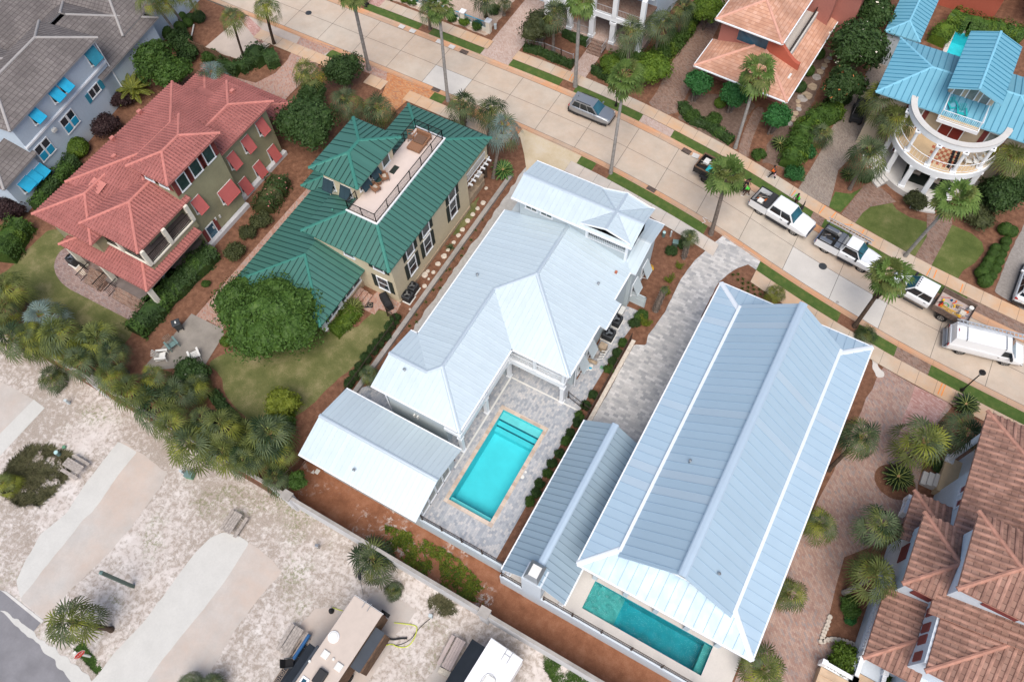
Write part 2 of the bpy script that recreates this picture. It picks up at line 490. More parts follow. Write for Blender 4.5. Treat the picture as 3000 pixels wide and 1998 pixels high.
pavers('brick_plaza', [(.33, .20, .165), (.41, .265, .21), (.47, .33, .27), (.30, .25, .24)], .26, .13, (.25, .19, .165), rot=.78, ms=.008, stain=.4)
pavers('brick_pink', [(.40, .20, .17), (.47, .27, .23), (.55, .37, .33), (.44, .24, .20)], .26, .13, (.30, .20, .18), rot=.3, ms=.007, stain=.1)
pavers('brick_pale', [(.42, .29, .24), (.48, .36, .31), (.53, .42, .37), (.45, .33, .28)], .24, .12, (.34, .26, .22), rot=.78, ms=.006)
pavers('brick_patio', [(.25, .17, .15), (.32, .22, .19), (.38, .28, .25), (.30, .24, .23)], .24, .16, (.16, .12, .11), rot=.1, ms=.009, stain=.25)
pavers('brick_dark', [(.20, .12, .09), (.27, .17, .13), (.33, .22, .17), (.25, .19, .16)], .24, .12, (.14, .10, .08), rot=.4, ms=.009, stain=.35)
pavers('brick_orange', [(.46, .17, .07), (.52, .23, .10), (.58, .30, .14), (.36, .20, .13)], .24, .12, (.30, .15, .09), rot=0.2, ms=.007, stain=.2)
pavers('sett_brown', [(.24, .19, .155), (.31, .25, .21), (.37, .31, .26), (.28, .24, .21)], .20, .10, (.17, .14, .12), rot=.9, ms=.009, stain=.3)
pavers('coping_stone', [(.46, .36, .28), (.56, .46, .37), (.62, .52, .44), (.42, .33, .27)], .6, .3, (.40, .33, .27), ms=.006, stain=.1)
ground('mulch', [(.32, (.065, .033, .022)), (.5, (.18, .088, .054)), (.66, (.34, .175, .11))], 2.2, 8, 26, .55, bump=.8, dist=.05)
ground('mulch_bright', [(.30, (.13, .055, .03)), (.5, (.27, .115, .062)), (.66, (.38, .19, .115))], 1.1, 9, 22, .5, bump=.8, dist=.05)
ground('mulch_bark', [(.30, (.07, .045, .035)), (.5, (.17, .115, .09)), (.68, (.33, .24, .19))], 3.0, 8, 30, .6, bump=.9, dist=.05)
ground('lawn', [(.32, (.05, .075, .018)), (.5, (.10, .125, .035)), (.66, (.21, .20, .085))], .45, 9, 18, .35, bump=.5, dist=.04)
ground('lawn_dry', [(.34, (.06, .08, .022)), (.5, (.13, .135, .05)), (.64, (.27, .23, .12))], .5, 9, 18, .4, bump=.5, dist=.04)
ground('verge_grass', [(.28, (.04, .075, .016)), (.5, (.07, .115, .028)), (.70, (.15, .16, .05))], 1.6, 8, 20, .4, bump=.5, dist=.03)
ground('gravel', [(.3, (.33, .30, .27)), (.5, (.44, .42, .39)), (.68, (.58, .56, .53))], 3, 8, 26, .6, bump=.5, dist=.02)
ground('gravel_tan', [(.3, (.40, .31, .19)), (.5, (.52, .43, .30)), (.68, (.56, .50, .42))], .5, 8, 20, .4, bump=.4, dist=.02)
ground('gravel_pink', [(.3, (.26, .19, .14)), (.5, (.45, .34, .27)), (.66, (.62, .52, .44))], 5, 8, 26, .6, bump=.8, dist=.04)
ground('aggregate_dark', [(.3, (.16, .14, .125)), (.5, (.26, .235, .215)), (.68, (.40, .37, .34))], 4, 8, 40, .6, bump=.4, dist=.02)
# sandy campground with leaf litter
k = N('sand', .95, .15)
s1 = k.noise(.16, 6, .6, dist=.5); s2 = k.noise(2.6, 8, .72, dist=.3); s3 = k.noise(14, 5, .7)
sandc = k.ramp(k.noise(.9, 6), (.3, (.50, .44, .405)), (.7, (.64, .595, .565)))
lit = k.ramp(k.math('ADD', k.math('MULTIPLY', s2, .8), k.math('MULTIPLY', s1, .55)), (.61, 0.0), (.74, .72))
litc = k.ramp(s3, (.35, (.15, .12, .085)), (.6, (.34, .28, .23)))
cc = k.mix(lit, sandc, litc)
gm = k.math('MULTIPLY', k.ramp(k.noise(.28, 4, .5), (.55, 0.0), (.66, .6)), k.ramp(k.noise(4.5, 6, .7), (.50, 0.0), (.56, 1.0)))
cc = k.mix(gm, cc, (.15, .17, .06))
k.bump(s3, .5, .03); k.col(cc)
# mulch strip below the terraces, with sand blown over it
k = N('mulch_sand', .95, .15)
f = k.mix(.5, k.noise(1.1, 9, .65), k.noise(24, 5, .7))
c = k.ramp(f, (.32, (.13, .052, .028)), (.5, (.27, .115, .062)), (.66, (.37, .19, .12)))
c = k.mix(k.math('MULTIPLY', k.ramp(k.noise(.35, 3, .5), (.5, 0.0), (.6, 1.0)), k.ramp(k.noise(2.4, 7, .7, dist=.4), (.52, 0.0), (.60, .85))), c, (.50, .44, .40))
k.bump(f, .7, .05); k.col(c)
metal_roof('roof_galvalume', (.55, .64, .685), rough=.42, metal=.22, var=.04, pan=.42)
metal_roof('roof_paleblue', (.40, .53, .635), rough=.45, metal=.15, var=.05, pan=.66, tint=(.45, .53, .60))
metal_roof('roof_annex', (.37, .48, .56), rough=.45, metal=.35, var=.04, pan=.5)
metal_roof('roof_green', (.06, .175, .14), rough=.38, metal=.2, var=.06, pan=.5)
metal_roof('roof_skyblue', (.15, .385, .50), rough=.5, metal=.1, var=.04, pan=.55)
paint('rib_gal', (.52, .60, .65), .5, metal=.3, var=.04); paint('rib_blue', (.29, .41, .52), .5, var=.05); paint('rib_annex', (.20, .27, .33), .5, var=.05)
paint('rib_green', (.012, .05, .042), .45, var=.05); paint('rib_sky', (.045, .20, .30), .5, var=.05)
paint('cap_gal', (.60, .68, .73), .35, metal=.5, var=.03); paint('cap_blue', (.45, .56, .66), .4, metal=.3, var=.03); paint('cap_green', (.05, .21, .165), .4, metal=.2, var=.05)
paint('cap_sky', (.20, .48, .62), .5, var=.05); paint('cap_white', (.74, .78, .82), .4, metal=.2, var=.03)
tile_roof('tile_red', (.30, .105, .092), (.34, .125, .11), (.385, .15, .132), (.055, .018, .016), line=.14)
tile_roof('tile_terracotta', (.235, .13, .10), (.285, .165, .125), (.34, .205, .16), (.06, .032, .026), row=.42, col=.46, line=.08)
tile_roof('tile_grey', (.165, .145, .14), (.185, .165, .155), (.21, .187, .178), (.06, .05, .05), row=.40, col=.25, line=.13)
tile_roof('tile_salmon', (.50, .26, .17), (.56, .31, .21), (.62, .37, .27), (.24, .10, .07), row=.36, col=.33, line=.10)
tile_roof('tile_brightred', (.60, .10, .07), (.68, .15, .10), (.74, .24, .18), (.28, .04, .03), row=.36, col=.3, line=.08)
paint('tile_red_rib', (.34, .125, .11), .75, .25, var=.25, vs=.8); paint('tile_red_cap', (.50, .19, .16), .75, .25, var=.15)
paint('tile_terra_rib', (.34, .19, .145), .8, .2, var=.55, vs=1.1); paint('tile_terra_cap', (.42, .215, .16), .8, .2, var=.25)
paint('tile_grey_cap', (.34, .32, .31), .7, var=.1); paint('tile_salmon_cap', (.60, .32, .24), .7, var=.12)
paint('seam_grey', (.12, .10, .10), .8)
stucco('stucco_white', (.62, .68, .74)); stucco('stucco_blue', (.55, .64, .73), .06); stucco('stucco_olive', (.37, .345, .215), .28); stucco('stucco_cream', (.66, .57, .40), .12)
stucco('stucco_tan', (.50, .42, .31)); stucco('stucco_salmon', (.42, .17, .135)); stucco('stucco_rust', (.46, .12, .075)); stucco('siding_grey', (.50, .56, .58), .06); stucco('wall_white', (.66, .66, .67), .2)
stucco('terrace_blue', (.56, .63, .68), .1)
glass('window_glass'); glass('glass_blue', (.02, .09, .14)); glass('glass_teal', (.03, .06, .055)); glass('car_glass', (.012, .02, .026), .04); glass('windshield', (.03, .11, .15), .04); glass('door_glass', (.20, .22, .20), .1)
paint('shutter_dark', (.022, .03, .025), .6); paint('shutter_red', (.20, .045, .04), .6); paint('shutter_pink', (.48, .12, .11), .6, var=.08); paint('awning_blue', (.02, .36, .58), .45, var=.12); paint('shutter_teal', (.03, .24, .34), .6)
paint('awning_teal', (.02, .045, .06), .7); paint('black_metal', (.015, .013, .012), .5); paint('bronze_metal', (.045, .028, .02), .5); paint('dark_void', (.012, .012, .014), .9, .1)
paint('deck_pink', (.62, .52, .47), .8, var=.05); paint('wicker', (.27, .135, .075), .8, var=.3, vs=14); paint('wicker_dark', (.15, .085, .055), .8, var=.3, vs=14); paint('cushion', (.52, .44, .36), .9)
paint('teal_plastic', (.02, .38, .40), .5); paint('white_plastic', (.68, .67, .63), .5, var=.06); paint('green_plastic', (.12, .27, .17), .5); paint('weathered_green', (.13, .21, .20), .6)
paint('weathered_wood', (.36, .32, .29), .9, .15, var=.35, vs=5); paint('wood_brown', (.14, .085, .055), .85, .15, var=.4, vs=4); paint('wood_pink', (.42, .35, .33), .85, var=.15); paint('deck_wood', (.16, .13, .12), .85, var=.2)
paint('bark', (.17, .14, .12), .95, .1, var=.45, vs=5); paint('bark_grey', (.26, .245, .23), .95, .1, var=.3, vs=4); paint('bark_dark', (.085, .06, .045), .95, .1, var=.5, vs=6); paint('frond_dead', (.38, .23, .12), .9, .1, var=.35, vs=4)
paint('ac_grey', (.055, .06, .065), .5, metal=.3); paint('steel', (.38, .39, .40), .35, metal=.8); paint('chrome', (.55, .56, .58), .2, metal=.95, var=.04); paint('tyre', (.018, .018, .018), .85, .2); paint('aluminium', (.55, .57, .60), .4, metal=.5)
paint('car_silver', (.38, .40, .42), .3, .5, metal=.6, var=.03, coat=.8); paint('car_white', (.76, .78, .80), .3, .5, var=.02, coat=.7); paint('trim_black', (.02, .02, .022), .5); paint('bed_black', (.03, .03, .032), .7)
paint('lamp_glass', (.75, .75, .72), .15, .6); paint('lamp_red', (.35, .01, .012), .25, .6); paint('lamp_amber', (.75, .26, .03), .3, .6)
paint('rv_tan', (.52, .44, .38), .5, var=.06); paint('rv_white', (.80, .80, .81), .4, var=.03); paint('rv_dark', (.045, .055, .07), .6); paint('mat_black', (.03, .035, .045), .9); paint('mat_tan', (.36, .28, .22), .9); paint('blue_fabric', (.03, .13, .32), .7, var=.2)
paint('rust_steel', (.17, .12, .095), .85, var=.4, vs=3); paint('debris_pale', (.55, .50, .42), .8, var=.3, vs=6); paint('orange_plastic', (.70, .16, .03), .5); paint('red_plastic', (.55, .03, .02), .5); paint('hose_green', (.12, .42, .16), .5); paint('hose_yellow', (.55, .62, .05), .5); paint('yellow_tool', (.72, .42, .03), .5); paint('tool_blue', (.02, .09, .22), .5)
paint('skin_dark', (.12, .06, .04), .6); paint('skin_tan', (.42, .24, .16), .6); paint('shirt_green', (.10, .75, .08), .8); paint('shirt_orange', (.85, .16, .02), .8); paint('cloth_black', (.02, .02, .022), .9); paint('cloth_brown', (.10, .06, .04), .9); paint('hair_black', (.01, .008, .007), .8); paint('cloth_pink', (.7, .45, .5), .8)
paint('stone_white', (.60, .53, .45), .9, var=.25, vs=4); paint('stone_tan', (.40, .31, .22), .9, var=.3, vs=3); paint('stone_grey', (.36, .33, .31), .9, var=.3, vs=3); paint('step_tan', (.52, .38, .26), .85, var=.2); paint('orange_paint', (.75, .27, .07), .9)
paint('tile_cream', (.62, .46, .28), .7); paint('tile_rust', (.42, .13, .07), .7); paint('door_red', (.18, .018, .015), .45); paint('green_metal', (.09, .13, .11), .6); paint('solar_dark', (.02, .022, .03), .5); paint('terracotta_pot', (.40, .16, .09), .8)
leafmat('leaf_dark', (.022, .048, .012), (.05, .10, .025), (.10, .16, .045)); leafmat('leaf_mid', (.035, .075, .012), (.075, .15, .025), (.14, .22, .04))
leafmat('leaf_bright', (.05, .10, .012), (.12, .20, .02), (.22, .30, .035)); leafmat('leaf_yellow', (.09, .12, .012), (.20, .24, .025), (.32, .34, .05)); leafmat('leaf_purple', (.025, .012, .014), (.055, .028, .028), (.085, .05, .045))
leafmat('leaf_olive', (.04, .05, .02), (.085, .10, .035), (.13, .14, .06)); leafmat('leaf_emerald', (.02, .09, .02), (.045, .18, .045), (.09, .27, .07)); leafmat('leaf_grass', (.09, .095, .045), (.17, .165, .085), (.25, .22, .13))
leafmat('palm_sabal', (.055, .085, .04), (.12, .16, .07), (.20, .235, .10), scale=.8, obj=.3); leafmat('palm_olive', (.06, .085, .02), (.15, .18, .045), (.26, .28, .08), scale=.9, obj=.25); leafmat('palm_silver', (.13, .19, .17), (.22, .30, .27), (.32, .40, .36)); leafmat('palm_wash', (.06, .12, .02), (.14, .22, .05), (.26, .33, .09))
leafmat('palm_yellow', (.12, .15, .02), (.26, .28, .04), (.40, .40, .08)); leafmat('sago', (.010, .028, .010), (.025, .055, .016), (.05, .09, .02)); paint('petiole', (.25, .29, .08), .6, var=.2); paint('flower_white', (.80, .74, .62), .8); paint('flower_pink', (.62, .25, .22), .8); paint('flower_rust', (.48, .17, .06), .8)

# ================================================================ ground
from mathutils.geometry import tessellate_polygon
POOLS = [(-13.98, -10.32, 12.25, 20.72), (-1.50, 7.57, 10.10, 12.24), (6.66, 8.7, 77.5, 82.3)]
def inside(x, y, pts):
    r = False; n = len(pts)
    for i in range(n):
        (x1, y1), (x2, y2) = pts[i], pts[(i+1) % n]
        if (y1 > y) != (y2 > y) and x < (x2-x1)*(y-y1)/(y2-y1)+x1: r = not r
    return r
def flat(mb, pts, z, mi=0):
    pts = [tuple(p[:2]) for p in pts]
    if sum(pts[i][0]*pts[(i+1) % len(pts)][1]-pts[(i+1) % len(pts)][0]*pts[i][1] for i in range(len(pts))) < 0: pts = pts[::-1]
    loops = [[Vector((x, y, z)) for x, y in pts]]
    if z > -1:
        for a, b, c, d in POOLS:
            if inside((a+b)/2, (c+d)/2, pts): loops.append([Vector(p) for p in ((a, c, z), (a, d, z), (b, d, z), (b, c, z))])
    allv = [p for l in loops for p in l]
    fs = []
    for t in tessellate_polygon(loops):
        a, b, c = (allv[i] for i in t)
        if (b-a).cross(c-a).z < 0: t = t[::-1]
        if abs((b-a).cross(c-a).z) > 1e-9: fs.append(tuple(t))
    mb.add(allv, fs, mi)
    return mb
def sheet(name, pts, z, mat, kind='structure'):
    o = flat(MB(), pts, z).build(name, mat)
    if kind: o['kind'] = kind
    return o
def ragged(pts, amp=.12, step=.35, seed=0):
    out = []; n = len(pts)
    for i in range(n):
        a, b = Vector(pts[i]), Vector(pts[(i+1) % n]); L = (b-a).length; m = max(1, int(L/step)); nn = Vector((-(b-a).y, (b-a).x)).normalized() if L > 1e-6 else Vector((0, 0))
        for k in range(m):
            p = a+(b-a)*k/m
            out.append(tuple(p+nn*amp*2*(noise.noise(Vector((p.x*1.6, p.y*1.6, seed)))) ))
    return smoothpts(out, 1)
def smoothpts(pts, it=2, closed=True):
    for _ in range(it):
        q = []; n = len(pts)
        for i in range(n if closed else n-1):
            a, b = pts[i], pts[(i+1) % n]
            q += [(a[0]*.75+b[0]*.25, a[1]*.75+b[1]*.25), (a[0]*.25+b[0]*.75, a[1]*.25+b[1]*.75)]
        pts = q if closed else [pts[0]]+q+[pts[-1]]
    return pts
LOW = -2.3
LIM = 260
low = sheet('campground_sand', [(-LIM, -LIM), (LIM, -LIM), (LIM, LIM), (-LIM, LIM)], LOW, 'sand')
GP = [(-LIM, 6.2), (-26.6, 6.2), (-26.6, 9.86), (-7.7, 9.86), (-7.7, 9.24), (9.6, 9.24), (9.6, -30), (LIM, -30), (LIM, LIM), (-LIM, LIM)]
up = flat(MB(), GP, 0.0); n_ = len(GP)
up.add([(x, y, LOW-.3) for x, y in GP]+[(x, y, 0.0) for x, y in GP], [(i, (i+1) % n_, n_+(i+1) % n_, n_+i) for i in range(n_)])
struct(up.build('neighbourhood_ground', 'mulch'))

# street: centre line and bands
YC = [(-90, 52.2), (-60, 52.0), (-45, 51.9), (-36, 51.75), (-27, 51.55), (-18, 50.95), (-9, 49.6), (-4, 48.5), (0, 47.45), (4, 46.5), (8, 45.7), (12.5, 44.9), (21, 44.0), (40, 42.6), (90, 40)]
def yc(x):
    n = len(YC)
    for i in range(n-1):
        if x <= YC[i+1][0]:
            p0, p1, p2, p3 = YC[max(i-1, 0)], YC[i], YC[i+1], YC[min(i+2, n-1)]
            t = (x-p1[0])/(p2[0]-p1[0]); m1 = (p2[1]-p0[1])/(p2[0]-p0[0]); m2 = (p3[1]-p1[1])/(p3[0]-p1[0]); h = p2[0]-p1[0]
            return (2*t**3-3*t**2+1)*p1[1]+(t**3-2*t**2+t)*h*m1+(-2*t**3+3*t**2)*p2[1]+(t**3-t**2)*h*m2
    return YC[-1][1]
def band(o0, o1, x0, x1, z, name, mat, n=None, top=None):
    n = n or max(2, int((x1-x0)/1.5)); mb = MB()
    for i in range(n):
        a, b = x0+(x1-x0)*i/n, x0+(x1-x0)*(i+1)/n
        mb.add([(a, yc(a)+o0, z), (b, yc(b)+o0, z), (b, yc(b)+o1, z), (a, yc(a)+o1, z)], [(0, 1, 2, 3)])
    if top is not None:
        pass
    return struct(mb.build(name, mat))
band(-3.6, 3.6, -90, 90, .004, 'road_base', 'joint')
# concrete slabs of the road: each panel of each lane is its own slab sheet in one road mesh
mb = MB(); mb2 = MB(); x = -90.0; k = 0
while x < 90:
    x1 = x+4.55
    for lane in (0, 1):
        a0, a1 = (-2.83, -.02) if lane == 0 else (.02, 2.83)
        tgt = mb2 if (lane == 0 and -41 < x < -39) or (lane == 0 and -.9 < x+.3 < 8.6 and k % 1 == 0 and x > -1.2) else mb
        m = 3
        for q in range(m):
            xa, xb = x+.02+(4.51)*q/m, x+.02+4.51*(q+1)/m
            tgt.add([(xa, yc(xa)+a0, .012), (xb, yc(xb)+a0, .012), (xb, yc(xb)+a1, .012), (xa, yc(xa)+a1, .012)], [(0, 1, 2, 3)])
    x = x1; k += 1
struct(mb.build('road', 'road_concrete')); struct(mb2.build('road_patch', 'road_concrete_new'))
for nm, o0, o1 in (('curb_near', -3.5, -2.87), ('curb_far', 2.87, 3.55)):
    mb = MB(); x = -90.0
    while x < 90:
        x1 = x+3.0; s = -1 if o0 < 0 else 1
        for q in range(2):
            xa, xb = x+.012+1.494*q, x+.012+1.494*(q+1)
            inn, out = (o1, o0) if s < 0 else (o0, o1)
            P = lambda xx, o, z: (xx, yc(xx)+o, z)
            vs = [P(xa, inn, .014), P(xb, inn, .014), P(xa, out-s*.22, .03), P(xb, out-s*.22, .03), P(xa, out-s*.08, .11), P(xb, out-s*.08, .11), P(xa, out, .11), P(xb, out, .11)]
            fs = [(0, 1, 3, 2), (2, 3, 5, 4), (4, 5, 7, 6)]
            if s < 0: fs = [f[::-1] for f in fs]
            mb.add(vs, fs)
        x = x1
    struct(mb.build('curb', 'gutter_concrete'))
def walk(o0, o1, x0, x1, mat='sidewalk_concrete', z=.11, step=1.52, name='sidewalk'):
    mb = MB(); x = x0
    while x < x1-.05:
        xb = min(x+step, x1); xa = x+.012; xe = xb-.012
        mb.add([(xa, yc(xa)+o0, z), (xe, yc(xe)+o0, z), (xe, yc(xe)+o1, z), (xa, yc(xa)+o1, z)], [(0, 1, 2, 3)])
        x = xb
    struct(mb.build(name, mat))
    j = MB(); n = max(1, int((x1-x0)/1.5))
    for i in range(n):
        a, b = x0+(x1-x0)*i/n, x0+(x1-x0)*(i+1)/n
        j.add([(a, yc(a)+o0, z-.006), (b, yc(b)+o0, z-.006), (b, yc(b)+o1, z-.006), (a, yc(a)+o1, z-.006)], [(0, 1, 2, 3)])
    struct(j.build(name+'_joint', 'joint'))
def strip(o0, o1, x0, x1, mat, z, name, rag=0):
    n = max(2, int((x1-x0)/.6))
    a = [(x0+(x1-x0)*i/n, yc(x0+(x1-x0)*i/n)+o0) for i in range(n+1)]; b = [(x0+(x1-x0)*i/n, yc(x0+(x1-x0)*i/n)+o1) for i in range(n+1)]
    mb = MB()
    for i in range(n): mb.add([(*a[i], z), (*a[i+1], z), (*b[i+1], z), (*b[i], z)], [(0, 1, 2, 3)])
    struct(mb.build(name, mat))
# far side: verge and pavement with driveways crossing
walk(4.62, 5.98, -50.5, -36.3); walk(4.62, 5.98, -33.2, 90)
walk(4.62, 5.98, -80, -52)
for x0, x1 in ((-51.9, -44.6), (-43.2, -36.6), (-33.1, -27.0), (-25.3, -17.6), (-14.0, -8.6), (-1.2, 1.3), (2.5, 5.3), (8.6, 12.4), (14.2, 15.9)):
    strip(3.52, 4.6, x0, x1, 'verge_grass', .085, 'verge')
for x0, x1 in ((-44.6, -43.2), (-27.0, -25.3), (-8.6, -7.2)): strip(3.52, 4.6, x0, x1, 'mulch', .08, 'verge_mulch')
for x0, x1, m in ((-36.6, -33.1, 'brick_pale'), (-17.6, -14.0, 'brick_pale'), (-7.2, -1.2, 'verge_grass'), (1.3, 2.5, 'brick_dark'), (5.3, 8.6, 'verge_grass'), (12.4, 14.2, 'verge_grass'), (15.9, 20, 'brick_dark')):
    strip(3.52, 4.6, x0, x1, m, .083, 'verge')
# near side
for x0, x1 in ((-51.2, -49.7), (-43.3, -42.0), (-37.9, -36.4), (-20.6, -18.9), (-17.2, -6.6), (-1.0, 6.9), (10.4, 12.0), (14.9, 40)):
    strip(-4.55, -3.46, x0, x1, 'verge_grass', .085, 'verge')
for x0, x1, m in ((-49.7, -43.3, 'brick_red'), (-42.0, -37.9, 'brick_orange'), (-36.4, -34.6, 'mulch'), (-34.6, -27.4, 'brick_orange'), (-27.4, -20.6, 'gravel_tan'), (-18.9, -17.2, 'mulch'), (-6.6, -4.9, 'mulch'), (-4.9, -1.0, 'pavers_grey'), (6.9, 8.6, 'mulch'), (8.6, 10.4, 'verge_grass'), (12.0, 14.9, 'brick_dark'), (-60, -51.2, 'plaza_concrete')):
    strip(-4.55, -3.46, x0, x1, m, .083, 'verge')
walk(-5.98, -4.58, -45.3, -43.0); walk(-5.98, -4.58, -40.3, -27.8); walk(-5.98, -4.58, -21.2, -4.9, 'sidewalk_pale'); walk(-5.98, -4.58, -1.0, 40); walk(-5.98, -4.58, -60, -49.9)
def S2(name, pts, z, mat, rag=.0, sm=0):
    if sm: pts = smoothpts(pts, sm)
    if rag: pts = ragged(pts, rag, .35, seed=len(name))
    return sheet(name, pts, z, mat)
def RECT(x0, x1, y0, y1): return [(x0, y0), (x1, y0), (x1, y1), (x0, y1)]
# ---- far side
S2('driveway', RECT(-36.6, -33.2, 56.3, 90), .02, 'brick_pale')
S2('garden_gravel', [(-50, 58.3), (-43, 58.4), (-37.6, 58.1), (-37.6, 66), (-39, 80), (-50, 80)], .01, 'gravel_pink', .15)
S2('driveway', RECT(-52.4, -50.0, 56.5, 90), .02, 'brick_pink')
S2('garden_path', [(-26.9, 57.4), (-25.1, 57.3), (-25.2, 61.9), (-26.9, 61.9)], .02, 'brick_pale')
S2('driveway', GL(2, 0, [(1235, 975), (1490, 1085), (1600, 900), (1700, 620), (1850, 350), (1960, 100), (2000, -60), (1900, -60), (1850, 60), (1730, 200), (1560, 440), (1440, 620), (1370, 760), (1330, 850)]), .02, 'brick_dark', sm=1)
S2('bark_bed', GL(2, 0, [(1520, 1080), (1990, 1370), (2080, 1230), (2240, 960), (1860, 870), (1650, 850)]), .008, 'mulch_bark', .2)
S2('garden_path', GL(2, 0, [(2070, 1420), (2170, 1470), (2190, 1330), (2260, 1150), (2330, 1000), (2240, 980), (2170, 1120), (2110, 1260)]), .02, 'brick_dark', sm=1)
S2('bark_bed', GL(3, 0, [(150, 1000), (600, 0), (780, 0), (640, 380), (420, 900), (330, 1300), (250, 1568), (-60, 1500), (0, 1300)]), .006, 'mulch_bark', .2)
S2('driveway', GL(3, 1, [(270, 180), (400, -30)])+GL(3, 0, [(480, 1400), (600, 1150), (820, 800), (1150, 300), (1320, 330), (1120, 760), (1050, 1150), (960, 1240), (760, 1450)])+GL(3, 1, [(645, 0), (605, 170), (560, 335)]), .02, 'sett_brown')
S2('lawn', GL(3, 1, [(615, 195), (760, 215), (870, 155), (665, 388), (560, 335)]), .02, 'verge_grass', .05)
S2('garden_path', GL(3, 1, [(980, 100), (1180, 290), (940, 335), (800, 482), (672, 402), (880, 140)]), .024, 'brick_dark')
S2('garden_path', GL(3, 1, [(1460, 400), (1560, 410), (1690, 415), (1690, 500), (1620, 650), (1500, 878), (1348, 790), (1458, 600)]), .024, 'brick_dark')
S2('lawn', GL(3, 1, [(1140, 300), (1180, 360), (1300, 430), (1455, 475), (1458, 610), (1350, 788), (1200, 720), (950, 565), (800, 482), (870, 390), (940, 335)]), .03, 'lawn')
S2('lawn', GL(3, 1, [(1690, 500), (1870, 580), (1965, 660), (1985, 740), (1900, 850), (1790, 920), (1740, 1000), (1500, 876), (1560, 760), (1620, 650)]), .03, 'lawn')
S2('driveway', GL(3, 1, [(2450, 300), (2200, 800), (2080, 1115), (2400, 1320), (2700, 1100)]), .02, 'aggregate_dark', .05)
S2('driveway', GL(3, 1, [(2060, 1250), (2000, 1340), (2352, 1530), (2500, 1400)]), .09, 'brick_dark')
S2('pavement', GL(0, 0, [(1870, 450), (2150, 210), (2352, 130)])+GL(1, 0, [(140, 200), (150, 390), (-10, 560), (-120, 560)]), .014, 'plaza_concrete')
S2('brick_band', GL(1, 0, [(-150, 180), (-80, 150), (140, 350), (40, 410)]), .02, 'brick_pink')
S2('driveway', GL(1, 0, [(412, 345), (735, 452), (600, 520), (560, 640), (330, 860), (240, 960), (0, 860), (-260, 700), (0, 770), (180, 680), (290, 560), (330, 480)]), .09, 'brick_red')
S2('driveway', GL(1, 0, [(1208, 668), (1525, 812), (1400, 925), (1290, 1020), (1200, 1130), (1100, 1130), (1150, 900), (1190, 800)]), .088, 'brick_orange')
# ---- B and C back gardens
S2('lawn', GL(0, 1, [(480, 540), (580, 555), (640, 640), (560, 760), (700, 900), (1000, 1100), (1260, 1395), (1180, 1568), (1000, 1700), (840, 1568), (640, 1380), (400, 1290), (200, 1210), (0, 1120), (-120, 1030), (60, 930), (200, 780), (340, 640), (420, 570)]), .012, 'lawn_dry', .08, 1)
S2('patio', smoothpts(GL(0, 1, [(640, 700), (560, 730), (500, 830), (500, 930), (560, 1030), (640, 1090)]), 2, False)+GL(0, 1, [(1245, 1402), (1360, 1290), (1420, 1190), (1420, 1100), (900, 800)]), .03, 'brick_patio')
S2('brick_inlay', smoothpts(GL(0, 1, [(650, 830), (640, 860), (690, 920), (760, 970)]), 1, False)+GL(0, 1, [(800, 950), (700, 820)]), .036, 'coping_stone')
S2('garden_path', RECT(-42.0, -40.9, 15.0, 37.5), .02, 'brick_red')
S2('garden_path', GL(0, 1, [(1840, 1330), (1950, 1210), (2200, 1250), (2050, 1460)]), .024, 'brick_red')
S2('patio', GL(0, 1, [(1760, 1315), (2045, 1455), (2060, 1500)])+GL(0, 2, [(2020, 0), (1890, 212), (1500, 260), (1330, 230), (1540, 0)])+GL(0, 1, [(1550, 1568)]), .03, 'patio_old')
S2('lawn', GL(0, 2, [(1890, 215), (2020, 125), (2200, 85), (2352, 85)])+GL(1, 2, [(200, -100), (600, -300)])+GL(1, 1, [(890, 1480), (1050, 1320), (1130, 1268), (1250, 1330), (1290, 1372), (1190, 1475), (1100, 1568)])+GL(1, 2, [(1080, 60), (940, 200), (700, 390), (620, 480), (480, 620), (300, 720), (0, 740)])+GL(0, 2, [(2320, 760), (2150, 600), (2060, 480), (2030, 300)]), .014, 'lawn_dry', .06, 1)
S2('patio', GL(1, 1, [(955, 1105), (1060, 1160), (1140, 1090), (1335, 1225), (1272, 1335), (1130, 1268), (1090, 1325), (990, 1275), (930, 1180)]), .03, 'brick_red')
S2('grass_patch', GL(1, 1, [(1930, 350), (2060, 240), (2000, 420), (1880, 560), (1800, 600)]), .01, 'lawn_dry', .15)
# ---- D
S2('gravel_border', ragged([(-24.55, 14), (-24.55, 24), (-24.65, 33), (-24.8, 45.2), (-21.0, 45.6), (-20, 30), (-20, 14)], .12, .5), .012, 'gravel')
S2('driveway', [(-27.3, 47.3), (-20.6, 47.0), (-21.2, 45.2), (-19, 44), (-24.4, 43.5), (-25.6, 45.2)], .085, 'gravel_tan')
S2('patio', [(-22.6, 15.2), (-26.3, 15.6), (-24.6, 17.5), (-22.4, 26), (-10, 26), (-9.9, 34.35), (-8.0, 34.4), (-8.35, 31), (-8.55, 24), (-8.55, 9.88), (-15.2, 9.88), (-15.2, 15.2)], .02, 'pavers_patio')
S2('driveway', [(-4.95, 45.4), (-5.6, 43.3), (-6.15, 41.5), (-6.45, 39.2), (-6.3, 35.4), (-6.6, 32.6), (-6.35, 31.6), (-7.25, 31.2), (-7.25, 21.5), (-2, 21.5), (-2, 34.5), (-3.4, 36.4), (-3.42, 40.4), (-2.7, 42.3), (-1.0, 44.4)], .086, 'pavers_grey', .03)
S2('pool_deck', RECT(-7.65, 9.55, 9.28, 13.9), .02, 'deck_pale')
